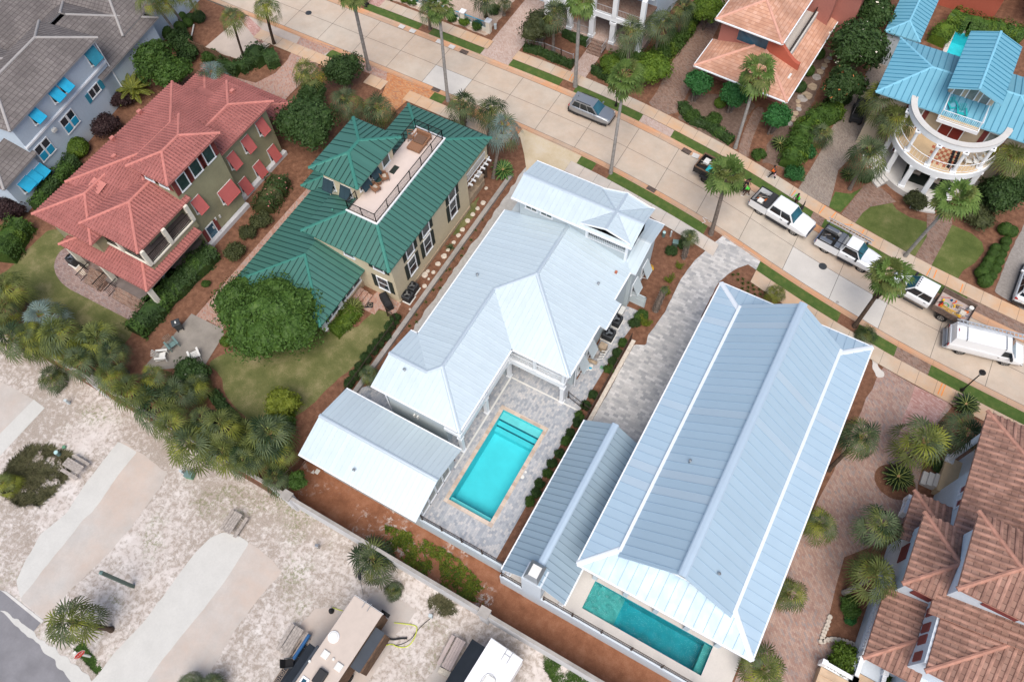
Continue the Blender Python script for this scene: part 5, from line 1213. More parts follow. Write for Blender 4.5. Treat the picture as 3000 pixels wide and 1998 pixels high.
# raised terrace with balustrade
s.part('terrace_base', MB().box(16.02, 18.1, 15.2, 20.3, -.1, 1.2).box(16.02, 16.35, 20.3, 21.0, -.1, 1.3), 'stucco_white')
def balus(pts, z, h=.8):
    m = MB(); b = MB()
    for i in range(len(pts)-1):
        a, c = Vector((*pts[i], z)), Vector((*pts[i+1], z)); L = (c-a).length; d = (c-a)/L
        m.bar(a+Vector((0, 0, h)), c+Vector((0, 0, h)), .26, .10); m.bar(a+Vector((0, 0, .06)), c+Vector((0, 0, .06)), .26, .12)
        for k in range(1, int(L/.24)): q = a+d*k*.24; b.cyl(q+Vector((0, 0, .1)), q+Vector((0, 0, .42)), .05, .085, 8, cap=False).cyl(q+Vector((0, 0, .42)), q+Vector((0, 0, h)), .085, .04, 8, cap=False)
        for q in (a, c): m.box(q.x-.17, q.x+.17, q.y-.17, q.y+.17, z, z+h+.18)
    r = s.part('balustrade', m, 'white_trim'); s.part('balusters', b, 'white_trim', r)
balus([(16.2, 20.2), (16.2, 16.2)], 1.2)
balus([(14.2, 14.6), (16.3, 14.55), (16.3, 16.0)], .7); balus([(17.9, 15.9), (18.0, 14.2)], .7); balus([(15.9, 28.2), (15.9, 27.0)], 1.2)
m = MB()
for k in range(7): m.box(14.25+.02*k, 18, 13.9-.42*k, 14.4-.42*k, -.1, .9-.12*k)
for k in range(4): m.box(16.5, 17.9, 14.4+.4*k, 14.85+.4*k, -.1, .95+.08*k)
s.part('steps', m, 'step_tan')
# ================================================================ plants
def rdir(rng):
    z = rng.uniform(-1, 1); a = rng.uniform(0, 6.2832); q = math.sqrt(1-z*z); return Vector((q*math.cos(a), q*math.sin(a), z))
def leaf(mb, p, n, s, rng, mi=0, asp=1.7):
    n = n.normalized(); a = n.orthogonal().normalized(); b = n.cross(a); t = rng.uniform(0, 6.2832)
    u = a*math.cos(t)+b*math.sin(t); v = n.cross(u)
    L = s*asp/2; w = s/2; bend = n*s*.15
    o = len(mb.v); mb.v += [tuple(p-u*L-bend), tuple(p+v*w), tuple(p+u*L-bend), tuple(p-v*w)]
    mb.f.append((o, o+1, o+2, o+3)); mb.m.append(mi)
def blobleaves(mb, c, r, n, s, rng, mi=0, bump=.28, freq=2.0, flat=1.0, low=-.35, depth=.22, rnd=.55, extra=None, seed=0):
    c = Vector(c); r = Vector(r) if not isinstance(r, (int, float)) else Vector((r, r, r)); k = 0
    while k < n:
        d = rdir(rng)
        if d.z < low: continue
        q = 1+bump*noise.noise(d*freq+Vector((seed, 0, 0)))+bump*.5*noise.noise(d*freq*2.7+Vector((0, seed, 0)))
        if noise.noise(d*freq*1.9+Vector((seed, seed, 3))) < -.38 and rng.random() < .7: k += 1; continue
        q *= 1-depth*rng.random()**2
        p = c+Vector((d.x*r.x, d.y*r.y, d.z*r.z))*q
        nn = (d+rdir(rng)*rnd+Vector((0, 0, .25)))
        m_ = mi if not extra or rng.random() > extra[1] else extra[0]
        leaf(mb, p, nn, s*rng.uniform(.7, 1.3), rng, m_); k += 1
def core(mb, c, r, sc=.8, mi=0, seed=0, bump=.28, freq=2.0, low=-.6):
    c = Vector(c); r = Vector(r) if not isinstance(r, (int, float)) else Vector((r, r, r)); nu, nv = 14, 8; vs = []
    for j in range(nv+1):
        th = math.pi*j/nv
        for i in range(nu):
            a = 2*math.pi*i/nu; d = Vector((math.sin(th)*math.cos(a), math.sin(th)*math.sin(a), math.cos(th)))
            q = (1+bump*noise.noise(d*freq+Vector((seed, 0, 0))))*sc; z = max(d.z, low)
            vs.append(c+Vector((d.x*r.x, d.y*r.y, z*r.z))*q)
    mb.add(vs, [(j*nu+i, (j+1)*nu+i, (j+1)*nu+(i+1) % nu, j*nu+(i+1) % nu) for j in range(nv) for i in range(nu)], mi)
PROTO = {}
def proto(key, fn, mats):
    if key not in PROTO:
        mb = MB(); fn(mb); me = bpy.data.meshes.new(key)
        me.from_pydata(mb.v, [], mb.f)
        for m in mats: me.materials.append(MATS[m])
        me.polygons.foreach_set('material_index', mb.m); me.update(); PROTO[key] = me
    return PROTO[key]
def inst(name, me, loc, rot=0, scale=1.0, parent=None):
    o = bpy.data.objects.new(name, me); C.objects.link(o); o.parent = parent
    o.location = loc; o.rotation_euler = (0, 0, rot) if isinstance(rot, (int, float)) else rot; o.scale = (scale,)*3 if isinstance(scale, (int, float)) else scale
    return o
def bushmesh(mat, v, kind):
    def ball(mb):
        rng = random.Random(v+3)
        blobleaves(mb, (0, 0, .75), (1, 1, .85), 1500, .13, rng, bump=.07, freq=2.5, low=-.8, depth=.12, rnd=.5, seed=v); core(mb, (0, 0, .75), (1, 1, .85), .9, seed=v, bump=.07)
    def loose(mb):
        rng = random.Random(v+9)
        for k in range(6):
            a = k*1.05+v; c = (.48*math.cos(a)*(k > 0), .48*math.sin(a)*(k > 0), .55+.25*rng.random()); rr = rng.uniform(.42, .66)
            blobleaves(mb, c, (rr, rr, rr*.85), 420, .12, rng, bump=.4, seed=k+v, low=-.7, depth=.3, rnd=.9); core(mb, c, (rr, rr, rr*.8), .68, seed=k+v, bump=.4)
    def airy(mb):
        rng = random.Random(v+5)
        for k in range(16):
            a = rng.uniform(0, 6.28); q = rng.uniform(.1, .8); h = rng.uniform(.4, 1.1); top = Vector((q*math.cos(a), q*math.sin(a), h))
            mb.tube([(0, 0, 0), top*.5+Vector((0, 0, .1)), top], [.012, .01, .006], 4, 1)
            for j in range(50):
                f = rng.uniform(.35, 1.05); p = top*f+rdir(rng)*.16; leaf(mb, p, rdir(rng)+Vector((0, 0, .8)), .085*rng.uniform(.7, 1.3), rng)
    def tuft(mb):
        rng = random.Random(v)
        for k in range(70):
            a = rng.uniform(0, 6.28); el = rng.uniform(.3, 1.35); L = rng.uniform(.5, 1.0); d = Vector((math.cos(a)*math.cos(el), math.sin(a)*math.cos(el), math.sin(el))); sd = Vector((-math.sin(a), math.cos(a), 0))*.035
            m = d*L*.6; t = d*L+Vector((0, 0, -.25*L)); mb.add([-sd, sd, m+sd, m-sd, t], [(0, 1, 2, 3), (3, 2, 4)])
    return proto(f'{kind}_{mat}_{v}', {'ball': ball, 'loose': loose, 'airy': airy, 'tuft': tuft}[kind], [mat, 'bark'])
BN = [0]
def bush(px, r, mat, label, kind='loose', h=None, z=0.0, name='shrub', cat='shrub', group=None, at=None):
    x, y = at or G(*px, z); BN[0] += 1
    me = bushmesh(mat, BN[0] % (2 if kind == 'ball' else 3), kind)
    o = inst(name, me, (x, y, z-.02), BN[0]*1.7, (r, r*1.0, h or r)); return tag(o, label, cat, group)

# ---- fan palms
def fan(mb, base, az, el, pet, R, rng, nseg=16, wide=.5, droop=.35, mi=0, pm=1, split=.5):
    d = Vector((math.cos(az)*math.cos(el), math.sin(az)*math.cos(el), math.sin(el))); side = Vector((-math.sin(az), math.cos(az), 0))
    base = Vector(base); sag = Vector((0, 0, -.12*pet)); mid = base+d*pet*.55+Vector((0, 0, .06)); P = base+d*pet+sag
    mb.bar(base, mid, .035, .02, pm); mb.bar(mid, P, .03, .02, pm)
    ax = (P-mid).normalized(); ax = (ax+Vector((0, 0, -droop*.8))).normalized(); n = side.cross(ax).normalized()
    if n.z < 0: n = -n
    tw = rng.uniform(-.35, .35); side = (side*math.cos(tw)+n*math.sin(tw)).normalized(); n = side.cross(ax).normalized(); n = n if n.z > 0 else -n
    for k in range(nseg):
        a = -1.75+3.5*(k+.5)/nseg; a += rng.uniform(-.05, .05)
        dd = ax*math.cos(a)+side*math.sin(a); L = R*(1-.28*abs(a)/2)*rng.uniform(.9, 1.06)
        ps = (ax*-math.sin(a)+side*math.cos(a))*(R*wide*4.0/nseg*.5*split*1.05)
        m = P+dd*L*split+n*(.03 if k % 2 else -.02); t = P+dd*L+Vector((0, 0, -droop*L*rng.uniform(.35, .9)))
        q = P+dd*L*.78+Vector((0, 0, -droop*L*.25)); ps2 = ps*.62
        o = len(mb.v); mb.v += [tuple(P), tuple(m-ps), tuple(m+ps), tuple(q-ps2), tuple(q+ps2), tuple(t)]
        mb.f += [(o, o+1, o+2), (o+1, o+3, o+4, o+2), (o+3, o+5, o+4)]; mb.m += [mi]*3
def crownmesh(kind, v):
    mats = {'sabal': ['palm_sabal', 'petiole', 'frond_dead', 'palm_olive', 'sago'], 'olive': ['palm_olive', 'petiole', 'frond_dead', 'palm_yellow', 'palm_sabal'], 'wash': ['palm_wash', 'petiole', 'frond_dead', 'palm_olive'], 'silver': ['palm_silver', 'petiole', 'frond_dead', 'palm_sabal', 'palm_silver'], 'yellow': ['palm_yellow', 'petiole', 'frond_dead', 'palm_olive', 'palm_olive']}[kind]
    def fn(mb):
        rng = random.Random(v*7+1)
        if kind == 'wash':
            for k in range(26):
                f = k/26; el = R_(78-112*f)+rng.uniform(-.12, .12)
                fan(mb, (0, 0, .1), k*2.4+rng.uniform(-.2, .2), el, rng.uniform(.65, 1.0), rng.uniform(.72, .92), rng, 12, .85, .18+.3*f, mi=(0, 0, 3)[k % 3], split=.66)
            for k in range(12): fan(mb, (0, 0, -.15), k*2.4+.9, R_(-55)+rng.uniform(-.2, .15), .45, .75, rng, 9, .6, .5, 2, 2, split=.6)
            mb.cyl((0, 0, -.9), (0, 0, .1), .14, .22, 8, 2)
        else:
            N_ = 25
            for k in range(N_):
                f = k/N_; el = R_(82-118*f**.9)+rng.uniform(-.15, .15)
                fan(mb, (0, 0, .05), k*2.4+rng.uniform(-.25, .25), el, rng.uniform(.75, 1.25)*(.5+.6*f), rng.uniform(.78, 1.0), rng, 13, .52, .35+.5*f, mi=(0, 0, 3, 0, 4)[rng.randrange(5)], split=.5)
            for k in range(rng.randrange(2, 5)): fan(mb, (0, 0, -.1), rng.uniform(0, 6.28), R_(-62), .6, .8, rng, 9, .4, .7, 2, 2)
            mb.cyl((0, 0, -.45), (0, 0, .1), .2, .16, 8, 2)
    return proto(f'crown_{kind}_{v}', fn, mats)
def trunkmesh(name, parent, top, r0, r1, mat, boots=0):
    mb = MB(); n = 9; rng = random.Random(int(abs(top[0]*77+top[1]*31)*10) % 999)
    path = [(top[0]*(f*.6+f*f*.4), top[1]*(f*.6+f*f*.4), top[2]*f) for f in [i/n for i in range(n+1)]]
    rs = [r0*(1.35 if i == 0 else 1)*(1-i/n)+r1*(i/n) for i in range(n+1)]
    mb.tube(path, rs, 10)
    if boots:
        H = top[2]; z = H*(1-boots)
        while z < H:
            f = z/H; c = Vector((top[0]*(f*.6+f*f*.4), top[1]*(f*.6+f*f*.4), z)); r = r0+(r1-r0)*f
            for k in range(7):
                a = k*.9+z*5; d = Vector((math.cos(a), math.sin(a), 0)); p = c+d*r*.85; q = c+d*(r+.13)+Vector((0, 0, .16)); mb.bar(p, q, .09, .05, 0)
            z += .13
    return mb.build(name, mat, parent)
PN = [0]
def palm(px, h, label, kind='sabal', base=None, sc=1.0, z=0.0, trunk='bark', group='palm trees', boots=0, r=.17, name='palm_tree'):
    PN[0] += 1; tx, ty = G(*px, z+h)
    if base: bx_, by_ = G(*base, z)
    else: bx_, by_ = tx+.15*math.sin(PN[0]*2.1), ty+.15*math.cos(PN[0]*1.3)
    t = thing(name, label, 'palm tree', (bx_, by_, z), 0, group)
    trunkmesh('trunk', t, (tx-bx_, ty-by_, h), r, r*.8, trunk, boots)
    rng = random.Random(PN[0]); lean = Vector((tx-bx_, ty-by_, 0))*.05
    sc *= 1.05 if kind == 'wash' else 1.02; inst('crown', crownmesh(kind, PN[0] % 4), (tx-bx_, ty-by_, h), (lean.y*-.4+rng.uniform(-.18, .18), lean.x*.4+rng.uniform(-.18, .18), PN[0]*1.9), (sc, sc*rng.uniform(.88, 1.05), sc*rng.uniform(.85, 1.1)), t)
    return t
# tall street palms and Washington palms
S1 = 'stuff'
palm((1, 0, 880, -60), 10.2, 'tall grey palm by the clipped dark tree, its crown above the frame', 'wash', (1, 0, 1040, 650), 1.0, trunk='bark_grey', r=.19)
palm((1, 0, 1680, 70), 9.3, 'tall slim street palm whose base stands at the kerb by the green roofed house', 'wash', (1, 0, 1765, 935), 1.0, trunk='bark_grey', r=.17)
palm((2, 0, 625, 10), 9.3, 'tall grey street palm behind the silver SUV', 'wash', (2, 0, 580, 800), 1.15, trunk='bark_grey', r=.2)
palm((2, 0, 1035, 720), 8.4, 'bright green fan palm with orange dead fronds beside the bonnet of the silver SUV', 'wash', (2, 1, 905, 30), 1.25, trunk='bark_grey', r=.16)
palm((2, 0, 2255, 690), 6.9, 'leaning fan palm in front of the salmon roof', 'wash', (2, 0, 2050, 1362), 1.2, trunk='bark_grey', r=.16)
palm((2, 1, 1975, 45), 6.4, 'curved fan palm over the black dump trailer', 'wash', (2, 1, 1825, 590), 1.2, trunk='bark', r=.2)
palm((3, 1, 1725, 265), 8.0, 'leaning fan palm in front of the steps of the round porch', 'wash', (3, 1, 1255, 790), 1.25, trunk='bark_grey', r=.16)
palm((3, 1, 1110, 985), 5.6, 'bright fan palm over the bonnet of the white dump bed truck', 'wash', (3, 1, 790, 1435), 1.2, trunk='bark_dark', r=.19, boots=.35)
palm((1, 0, 1590, 60), 4.6, 'short palm on the far verge beside the white pillared fence', 'sabal', (1, 0, 1600, 275), .95)
palm((1, 0, 2100, -20), 4.5, 'palm with a dark trunk inside the fenced gravel garden', 'sabal', (1, 0, 2115, 160), 1.1, trunk='bark_dark', r=.2)
palm((1, 0, 2285, 30), 1.6, 'low palm clump at the corner of the fenced gravel garden', 'sabal', None, .6)
palm((0, 0, 2130, 160), 6.2, 'slender palm left of the clipped oval hedge by the concrete drive', 'olive', (0, 0, 2255, 575), .95, trunk='bark_dark', r=.13)
palm((1, 0, 85, 60), 6.0, 'dark trunked palm right of the clipped oval hedge', 'olive', (1, 0, 168, 410), 1.0, trunk='bark_dark', r=.16)
palm((0, 0, 1345, -30), 7.0, 'leftmost of the pale trunked palms at the top edge by the round bushes', 'olive', (0, 0, 1645, 345), 1.0, trunk='bark_grey', r=.15)
palm((0, 0, 1520, 15), 5.6, 'middle one of the palms at the top edge by the round bushes', 'olive', (0, 0, 1690, 238), .9, trunk='bark_grey', r=.15)
palm((0, 0, 1700, -60), 4.6, 'rightmost palm trunk at the top edge by the round bushes', 'olive', (0, 0, 1828, 148), .9, trunk='bark_grey', r=.14)
SAB = [((0, 0, 1950, 690), 3.4, 1.25, 'silver', 'broad grey green palm behind the apex of the red tiled roof'), ((1, 0, 460, 660), 4.0, 1.2, 'olive', 'yellowish palm between the red roof and the round clipped tree'),
 ((1, 0, 820, 930), 3.6, 1.2, 'sabal', 'left palm of the pair behind the green tower roof'), ((1, 0, 1120, 1000), 3.4, 1.15, 'sabal', 'right palm of the pair behind the green tower roof'),
 ((2, 0, 390, 110), 5.0, 1.15, 'sabal', 'palm in front of the white veranda, left of its steps'), ((2, 0, 1095, 290), 4.6, 1.25, 'sabal', 'palm at the right corner of the white veranda steps'), ((2, 0, 1370, 220), 4.8, 1.25, 'sabal', 'palm below the corner of the bright red roof'), ((2, 0, 1570, 90), 4.2, 1.1, 'sabal', 'palm right of the bright red roof at the driveway'),
 ((3, 0, 1060, 880), 5.4, 1.35, 'olive', 'large palm overlapping the left end of the sky blue roof'), ((3, 0, 1170, 1090), 5.0, 1.3, 'olive', 'large palm touching the left end of the curved ring beam'), ((3, 0, 2240, 1430), 5.0, 1.3, 'olive', 'palm right of the round porch'),
 ((3, 2, 1800, 830), 4.0, 1.15, 'sabal', 'dark palm beside the terracotta roof tip, under the cycad'), ((3, 3, 470, 110), 2.8, .95, 'olive', 'palm tucked against the right eave of the large roof, lower middle'), ((3, 3, 190, 750), 2.8, .95, 'olive', 'palm tucked against the right eave of the large roof, near its lower corner'), ((3, 3, -40, 1440), 2.4, 1.1, 'olive', 'palm at the lower right corner of the teal pool deck')]
for px, h, sc, kd, lb in SAB: palm(px, h, lb, kd, None, sc)
palm((1, 0, 1900, 960), 3.4, 'stout palm with a shaggy trunk between the green roof and the pavement', 'sabal', (1, 0, 1910, 1180), 1.15, trunk='bark', boots=.8, r=.24)
palm((1, 0, 2160, 1010), 4.6, 'upper palm of the clump right of the green roof corner', 'sabal', (1, 1, 2105, 60), 1.15, trunk='bark_dark'); palm((1, 0, 2270, 1180), 4.4, 'lower silvery palm of the clump right of the green roof corner', 'silver', (1, 1, 2180, 70), 1.2, trunk='bark')
palm((3, 0, 930, 1410), 4.2, 'palm on the mulch island left of the curved steps', 'sabal', (3, 1, 750, 172), 1.3)
palm((3, 2, 850, 880), 4.0, 'leaning palm against the right eave of the large blue roof', 'sabal', (3, 2, 555, 1180), 1.1, trunk='bark_dark')
palm((3, 2, 1440, 920), 4.4, 'leaning palm above the dark cycad on the brick forecourt', 'olive', (3, 2, 1185, 1175), 1.4, trunk='bark_dark')
palm((3, 3, 1040, 130), 4.6, 'palm left of the terracotta wing roof', 'sabal', (3, 3, 880, 275), 1.15, trunk='bark_grey'); palm((3, 3, 980, 590), 4.8, 'bushy palm in front of the corner of the terracotta wing roof', 'olive', (3, 3, 700, 745), 1.25, trunk='bark_grey')
palm((0, 3, 660, 1010), 3.6, 'lone palm leaning over the sand at the bottom left', 'olive', (0, 3, 1025, 1085), 1.35, z=LOW, trunk='bark_dark', r=.19)
palm((1, 3, 1075, 430), 1.9, 'bushy palm growing against the campground side of the boundary wall', 'sabal', None, 1.35, z=LOW); palm((1, 3, 1265, 720), .5, 'very small palm on the sand above the caravan', 'sabal', None, .55, z=LOW)
palm((0, 3, 1740, 1590), 1.5, 'left palm top poking in at the bottom edge', 'sabal', None, .7, z=LOW); palm((0, 3, 1930, 1610), 1.5, 'right palm top poking in at the bottom edge', 'sabal', None, .7, z=LOW)
palm((0, 2, 30, 1300), 1.0, 'yellowing palm at the left edge below the grass patch', 'yellow', None, .8, z=LOW)
palm((2, 1, 1630, 605), 1.9, 'small palm with a rough trunk in the mulch bed by the pavement', 'sabal', (2, 1, 1575, 810), .62, boots=.9, r=.14)
palm((2, 1, 1400, 1090), 1.9, 'stubby palm trunk with almost no fronds in the mulch bed', 'sabal', (2, 1, 1315, 1290), .28, boots=.95, r=.2)
palm((3, 1, 80, 1120), 1.3, 'small yellow green palm behind the pavement above the large blue roof', 'yellow', None, .62); palm((3, 1, 910, 1500), .8, 'small dark palm beside the kerb near the leaning street palm', 'sabal', None, .7)
palm((3, 0, 480, 1230), 1.4, 'low palm in the hedge by the brown paved drive', 'sabal', None, .95)
palm((1, 2, 1040, 300), 1.6, 'thin feathery palm beside the low grey garden wall', 'sabal', None, .65)
palm((1, 2, 180, 1240), .8, 'spiky dark palm beside the boundary wall left of the outbuilding', 'sabal', None, .85)
ROW = [(0, 1, 70, 1060), (0, 1, 30, 1230), (0, 1, 390, 1330), (0, 1, 260, 1480), (0, 2, 120, -20), (0, 2, 330, 20), (0, 2, 560, 60), (0, 2, 770, 30), (0, 2, 720, 170), (0, 2, 1010, 110), (0, 2, 1010, 310), (0, 2, 1180, 440), (0, 2, 1400, 330), (0, 2, 1390, 560), (0, 2, 1640, 480), (0, 2, 1790, 420), (0, 2, 1560, 760), (0, 2, 1850, 740), (0, 2, 1750, 950), (0, 2, 2030, 760), (0, 2, 2050, 1010), (0, 2, 2250, 850), (0, 2, 2230, 1080), (1, 2, 130, 850), (1, 2, 200, 990), (1, 2, -30, 1010), (0, 1, 900, 1540), (0, 1, 540, 1500), (0, 1, -60, 1400)]
ORD = ['first', 'second', 'third', 'fourth', 'fifth', 'sixth', 'seventh', 'eighth', 'ninth', 'tenth', 'eleventh', 'twelfth', 'thirteenth', 'fourteenth', 'fifteenth', 'sixteenth', 'seventeenth', 'eighteenth', 'nineteenth', 'twentieth', 'twenty first', 'twenty second', 'twenty third', 'twenty fourth', 'twenty fifth', 'twenty sixth', 'twenty seventh', 'twenty eighth', 'twenty ninth', 'thirtieth']
RS = sorted(ROW, key=lambda q: T(*q)[0])
for k, q in enumerate(RS):
    kd = ('silver' if q == (0, 1, 390, 1330) else ('olive' if k % 3 else 'sabal')); palm(q, 1.9+1.6*((k*37) % 5)/4, f'{ORD[k]} palm from the left in the dense row behind the white boundary wall', kd, None, .92+.2*((k*13) % 4)/1.5, group='palms massed along the boundary wall')
palm((0, 2, 480, 330), .9, 'palm hanging low on the sand side of the boundary wall', 'sabal', None, .95, z=LOW, group='palms massed along the boundary wall')

# ---- feather palm and cycads
def featherfrond(mb, az, el, L, rng, n=26, w=.34, droop=.9, mi=0):
    d0 = Vector((math.cos(az), math.sin(az), 0)); side = Vector((-math.sin(az), math.cos(az), 0)); pts = []
    for k in range(9):
        f = k/8; e = el-droop*f; pts.append((pts[-1] if pts else Vector())+(d0*math.cos(e)+Vector((0, 0, math.sin(e))))*L/8 if k else Vector())
    mb.tube(pts, [.025]*6+[.015]*3, 4, 1)
    for k in range(n):
        f = .15+.85*k/n; i = min(7, int(f*8)); p = pts[i].lerp(pts[i+1], f*8-i); ax = (pts[i+1]-pts[i]).normalized(); l = w*math.sin(math.pi*min(1, f*.9+.1))**.6*rng.uniform(.85, 1.1)
        for s in (-1, 1):
            t = p+side*s*l*.85+ax*l*.45+Vector((0, 0, -.25*l)); m = (p+t)/2+ax*.028; m2 = (p+t)/2-ax*.028
            o = len(mb.v); mb.v += [tuple(p), tuple(m), tuple(t), tuple(m2)]; mb.f.append((o, o+1, o+2, o+3)); mb.m.append(mi)
def cycad(px, r, label, at=None, mat='sago', fl=True, n=46):
    x, y = at or G(*px)
    def fn(mb):
        rng = random.Random(n)
        for k in range(n): featherfrond(mb, k*2.4, R_(70-62*k/n), rng.uniform(.85, 1.05), rng, 22, .15, .75)
    me = proto(f'cycad_{mat}_{n}', fn, [mat, 'petiole']); t = thing('cycad', label, 'cycad', (x, y, 0)); inst('fronds', me, (0, 0, .35*r), 0, r, t)
    MB().cyl((0, 0, 0), (0, 0, .5*r), .2*r, .13*r, 10).build('trunk', 'frond_dead', t); return t
cycad((3, 2, 1170, 1262), 1.3, 'dark round cycad in the mulch ring on the brick forecourt'); cycad((3, 2, 1790, 600), 1.15, 'cycad at the pavement corner above the terracotta roof'); cycad((1, 1, 900, 1290), 1.15, 'yellow green cycad with orange centre beside the brick steps', mat='palm_olive')
cycad((1, 1, 2270, 30), 1.25, 'bright cycad at the pavement end of the low grey garden wall', mat='leaf_emerald'); cycad((3, 0, 100, 1350), 1.0, 'dark cycad at the edge of the bark bed by the pavement'); cycad((3, 1, 725, 60), .9, 'dark cycad beside the palm on the mulch island')
t = thing('areca_palm', 'yellow feathery palm with arching fronds beside the white and blue house', 'palm tree', G(0, 0, 1250, 890)); x0_ = MB(); rg = random.Random(4)
for k in range(30): featherfrond(x0_, k*2.4, R_(80-50*k/30), rg.uniform(1.7, 2.6), rg, 34, .42, 1.25)
x0_.v = [(x, y, z+.8) for x, y, z in x0_.v]; x0_.build('fronds', ['palm_yellow', 'petiole'], t); MB().cyl((0, 0, 0), (0, 0, 1.0), .22, .14, 10).build('trunk', 'bark', t)

# ---- trees
def tree(px, h, r, mat, label, z=0.0, n=5200, leafs=.17, lobes=9, trunk=.14, flowers=None, at=None, squash=.75, mat2=None, multi=1, base=None, name='tree', tbark='bark', dens=1.0, topz=.0):
    x, y = at or G(*px, z+h*.65); t = thing(name, label, 'tree', (x, y, z)); rng = random.Random(int(abs(x*31+y*17)*10)); mb = MB(); tr = MB()
    per = int(n/lobes*dens)
    for k in range(lobes):
        a = k*2.4+rng.random(); q = r*.58*math.sqrt((k+.3)/lobes) if k else 0
        lr = r*rng.uniform(.42, .58); c = Vector((q*math.cos(a), q*math.sin(a), h-lr*squash-(q/r)**1.5*h*.32+rng.uniform(-.1, .1)*r))
        blobleaves(mb, c, (lr, lr, lr*squash), per, leafs, rng, bump=.45, freq=2.4, seed=k+x, low=-.75, depth=.35, rnd=.8, extra=(2, flowers[1]) if flowers else None)
        core(mb, c, (lr, lr, lr*squash), .74, seed=k+x, bump=.4)
        for j in range(multi if k == 0 else 1):
            off = Vector((.18*math.cos(j*2.1), .18*math.sin(j*2.1), 0))*(multi > 1)
            tr.tube([off, off+c*.35+Vector((0, 0, h*.05)), c*.85], [trunk*(1.0 if k == 0 else .6), trunk*.5, trunk*.2], 7)
    mb.build('crown', [mat, mat, flowers[0] if flowers else mat], t); tr.build('trunk', tbark, t)
    return t
tree((1, 1, 170, 1345), 5.0, 4.1, 'leaf_mid', 'large feathery green tree in front of the lower green roof', n=13000, leafs=.17, lobes=22, squash=.6)
tree((0, 1, 2190, 1170), 4.2, 2.6, 'leaf_mid', 'smaller green tree joining the feathery tree at the brick path', n=3500, leafs=.15)
tree((1, 0, 810, 640), 4.2, 2.2, 'leaf_dark', 'dense round clipped dark tree beside the street driveway', n=5500, leafs=.13, lobes=5, squash=.95)
tree((1, 0, 465, 1120), 5.6, 3.0, 'leaf_dark', 'tall dark glossy tree between the red and green roofed houses', n=7500, leafs=.17, lobes=12, squash=.9)
tree((1, 0, 520, 880), 3.6, 1.6, 'leaf_dark', 'dark tree behind the tall glossy tree, under the yellowish palm', n=3000)
tree((0, 0, 1420, 560), 4.8, 2.4, 'leaf_mid', 'bright leaved magnolia against the white and blue house', n=4500, leafs=.2, lobes=8, squash=.95)
tree((0, 0, 1570, 670), 4.0, 2.1, 'leaf_mid', 'right half of the bright leaved clump beside the grey green palm', n=3500, leafs=.2)
tree((3, 0, 830, 420), 6.2, 3.0, 'leaf_dark', 'tall magnolia dotted with white flowers beside the sky blue roofs', n=8500, leafs=.2, lobes=14, flowers=('flower_white', .012), squash=1.0)
tree((3, 0, 940, 130), 5.6, 2.4, 'leaf_dark', 'magnolia with white blooms beside the small blue cottage roof', n=5000, leafs=.2, lobes=9, flowers=('flower_white', .012))
tree((3, 0, 680, 790), 4.6, 2.3, 'leaf_dark', 'lower magnolia with rust coloured leaves beside the paved drive', n=5000, leafs=.19, lobes=9, flowers=('flower_rust', .015))
tree((2, 0, 1700, 780), 3.3, 1.55, 'leaf_emerald', 'leftmost emerald crape myrtle below the salmon roof', n=3600, leafs=.16, multi=3); tree((2, 0, 2040, 880), 3.3, 1.6, 'leaf_emerald', 'middle emerald crape myrtle below the salmon roof', n=3600, leafs=.16, multi=3); tree((3, 0, 70, 1080), 3.3, 1.5, 'leaf_emerald', 'rightmost emerald crape myrtle below the salmon roof', n=3400, leafs=.16, multi=3)
tree((2, 0, 260, 250), 3.8, 2.2, 'leaf_olive', 'scruffy grey green tree with bare twigs left of the white veranda', n=3400, leafs=.14, dens=.8)
tree((2, 0, 1280, 620), 3.0, 2.1, 'leaf_bright', 'yellow green shrubby tree right of the street palm by the drive', n=3800, leafs=.14); tree((2, 0, 900, 590), 2.2, 1.2, 'leaf_bright', 'yellow green shrubby tree beside the brick garden path', n=2600, leafs=.14)
tree((3, 1, 2150, 230), 4.0, 2.0, 'leaf_dark', 'dark tree on the right of the round porch lawn', n=5000, leafs=.16); tree((3, 1, 1950, 380), 1.9, 1.7, 'leaf_olive', 'low spreading olive shrub above the row of clipped balls', n=3400, leafs=.12)
tree((1, 2, 240, 560), 2.4, 1.5, 'leaf_yellow', 'thin yellow green tree by the corner of the gable outbuilding', n=2600, leafs=.12, dens=.7)
tree((2, 0, 1800, 90), 4.0, 1.9, 'leaf_bright', 'bright bushy tree at the top edge beside the brick drive', n=3800, leafs=.16)
tree((0, 0, 70, 150), 3.2, 2.0, 'leaf_olive', 'dark olive tree at the upper left edge above the grey roof', n=4000, leafs=.15)
tree((0, 2, 1740, 290), 1.9, 1.7, 'leaf_dark', 'dark camellia with a few pale blooms beside the white adirondack chairs', n=4200, leafs=.13, flowers=('flower_white', .006))
for px, r, lb in (((0, 0, 960, 1140), 1.5, 'purple leaved shrub nearest the red roof in the side passage'), ((0, 0, 1110, 900), 1.2, 'purple leaved shrub beside the yellow feathery palm'), ((0, 0, 1260, 740), 1.0, 'purple leaved shrub behind the yellow feathery palm'), ((0, 1, 60, 340), 1.5, 'purple leaved shrub below the blue awnings at the left edge')):
    tree(px, r*1.3, r, 'leaf_purple', lb, n=2600, leafs=.13, name='purple_shrub')

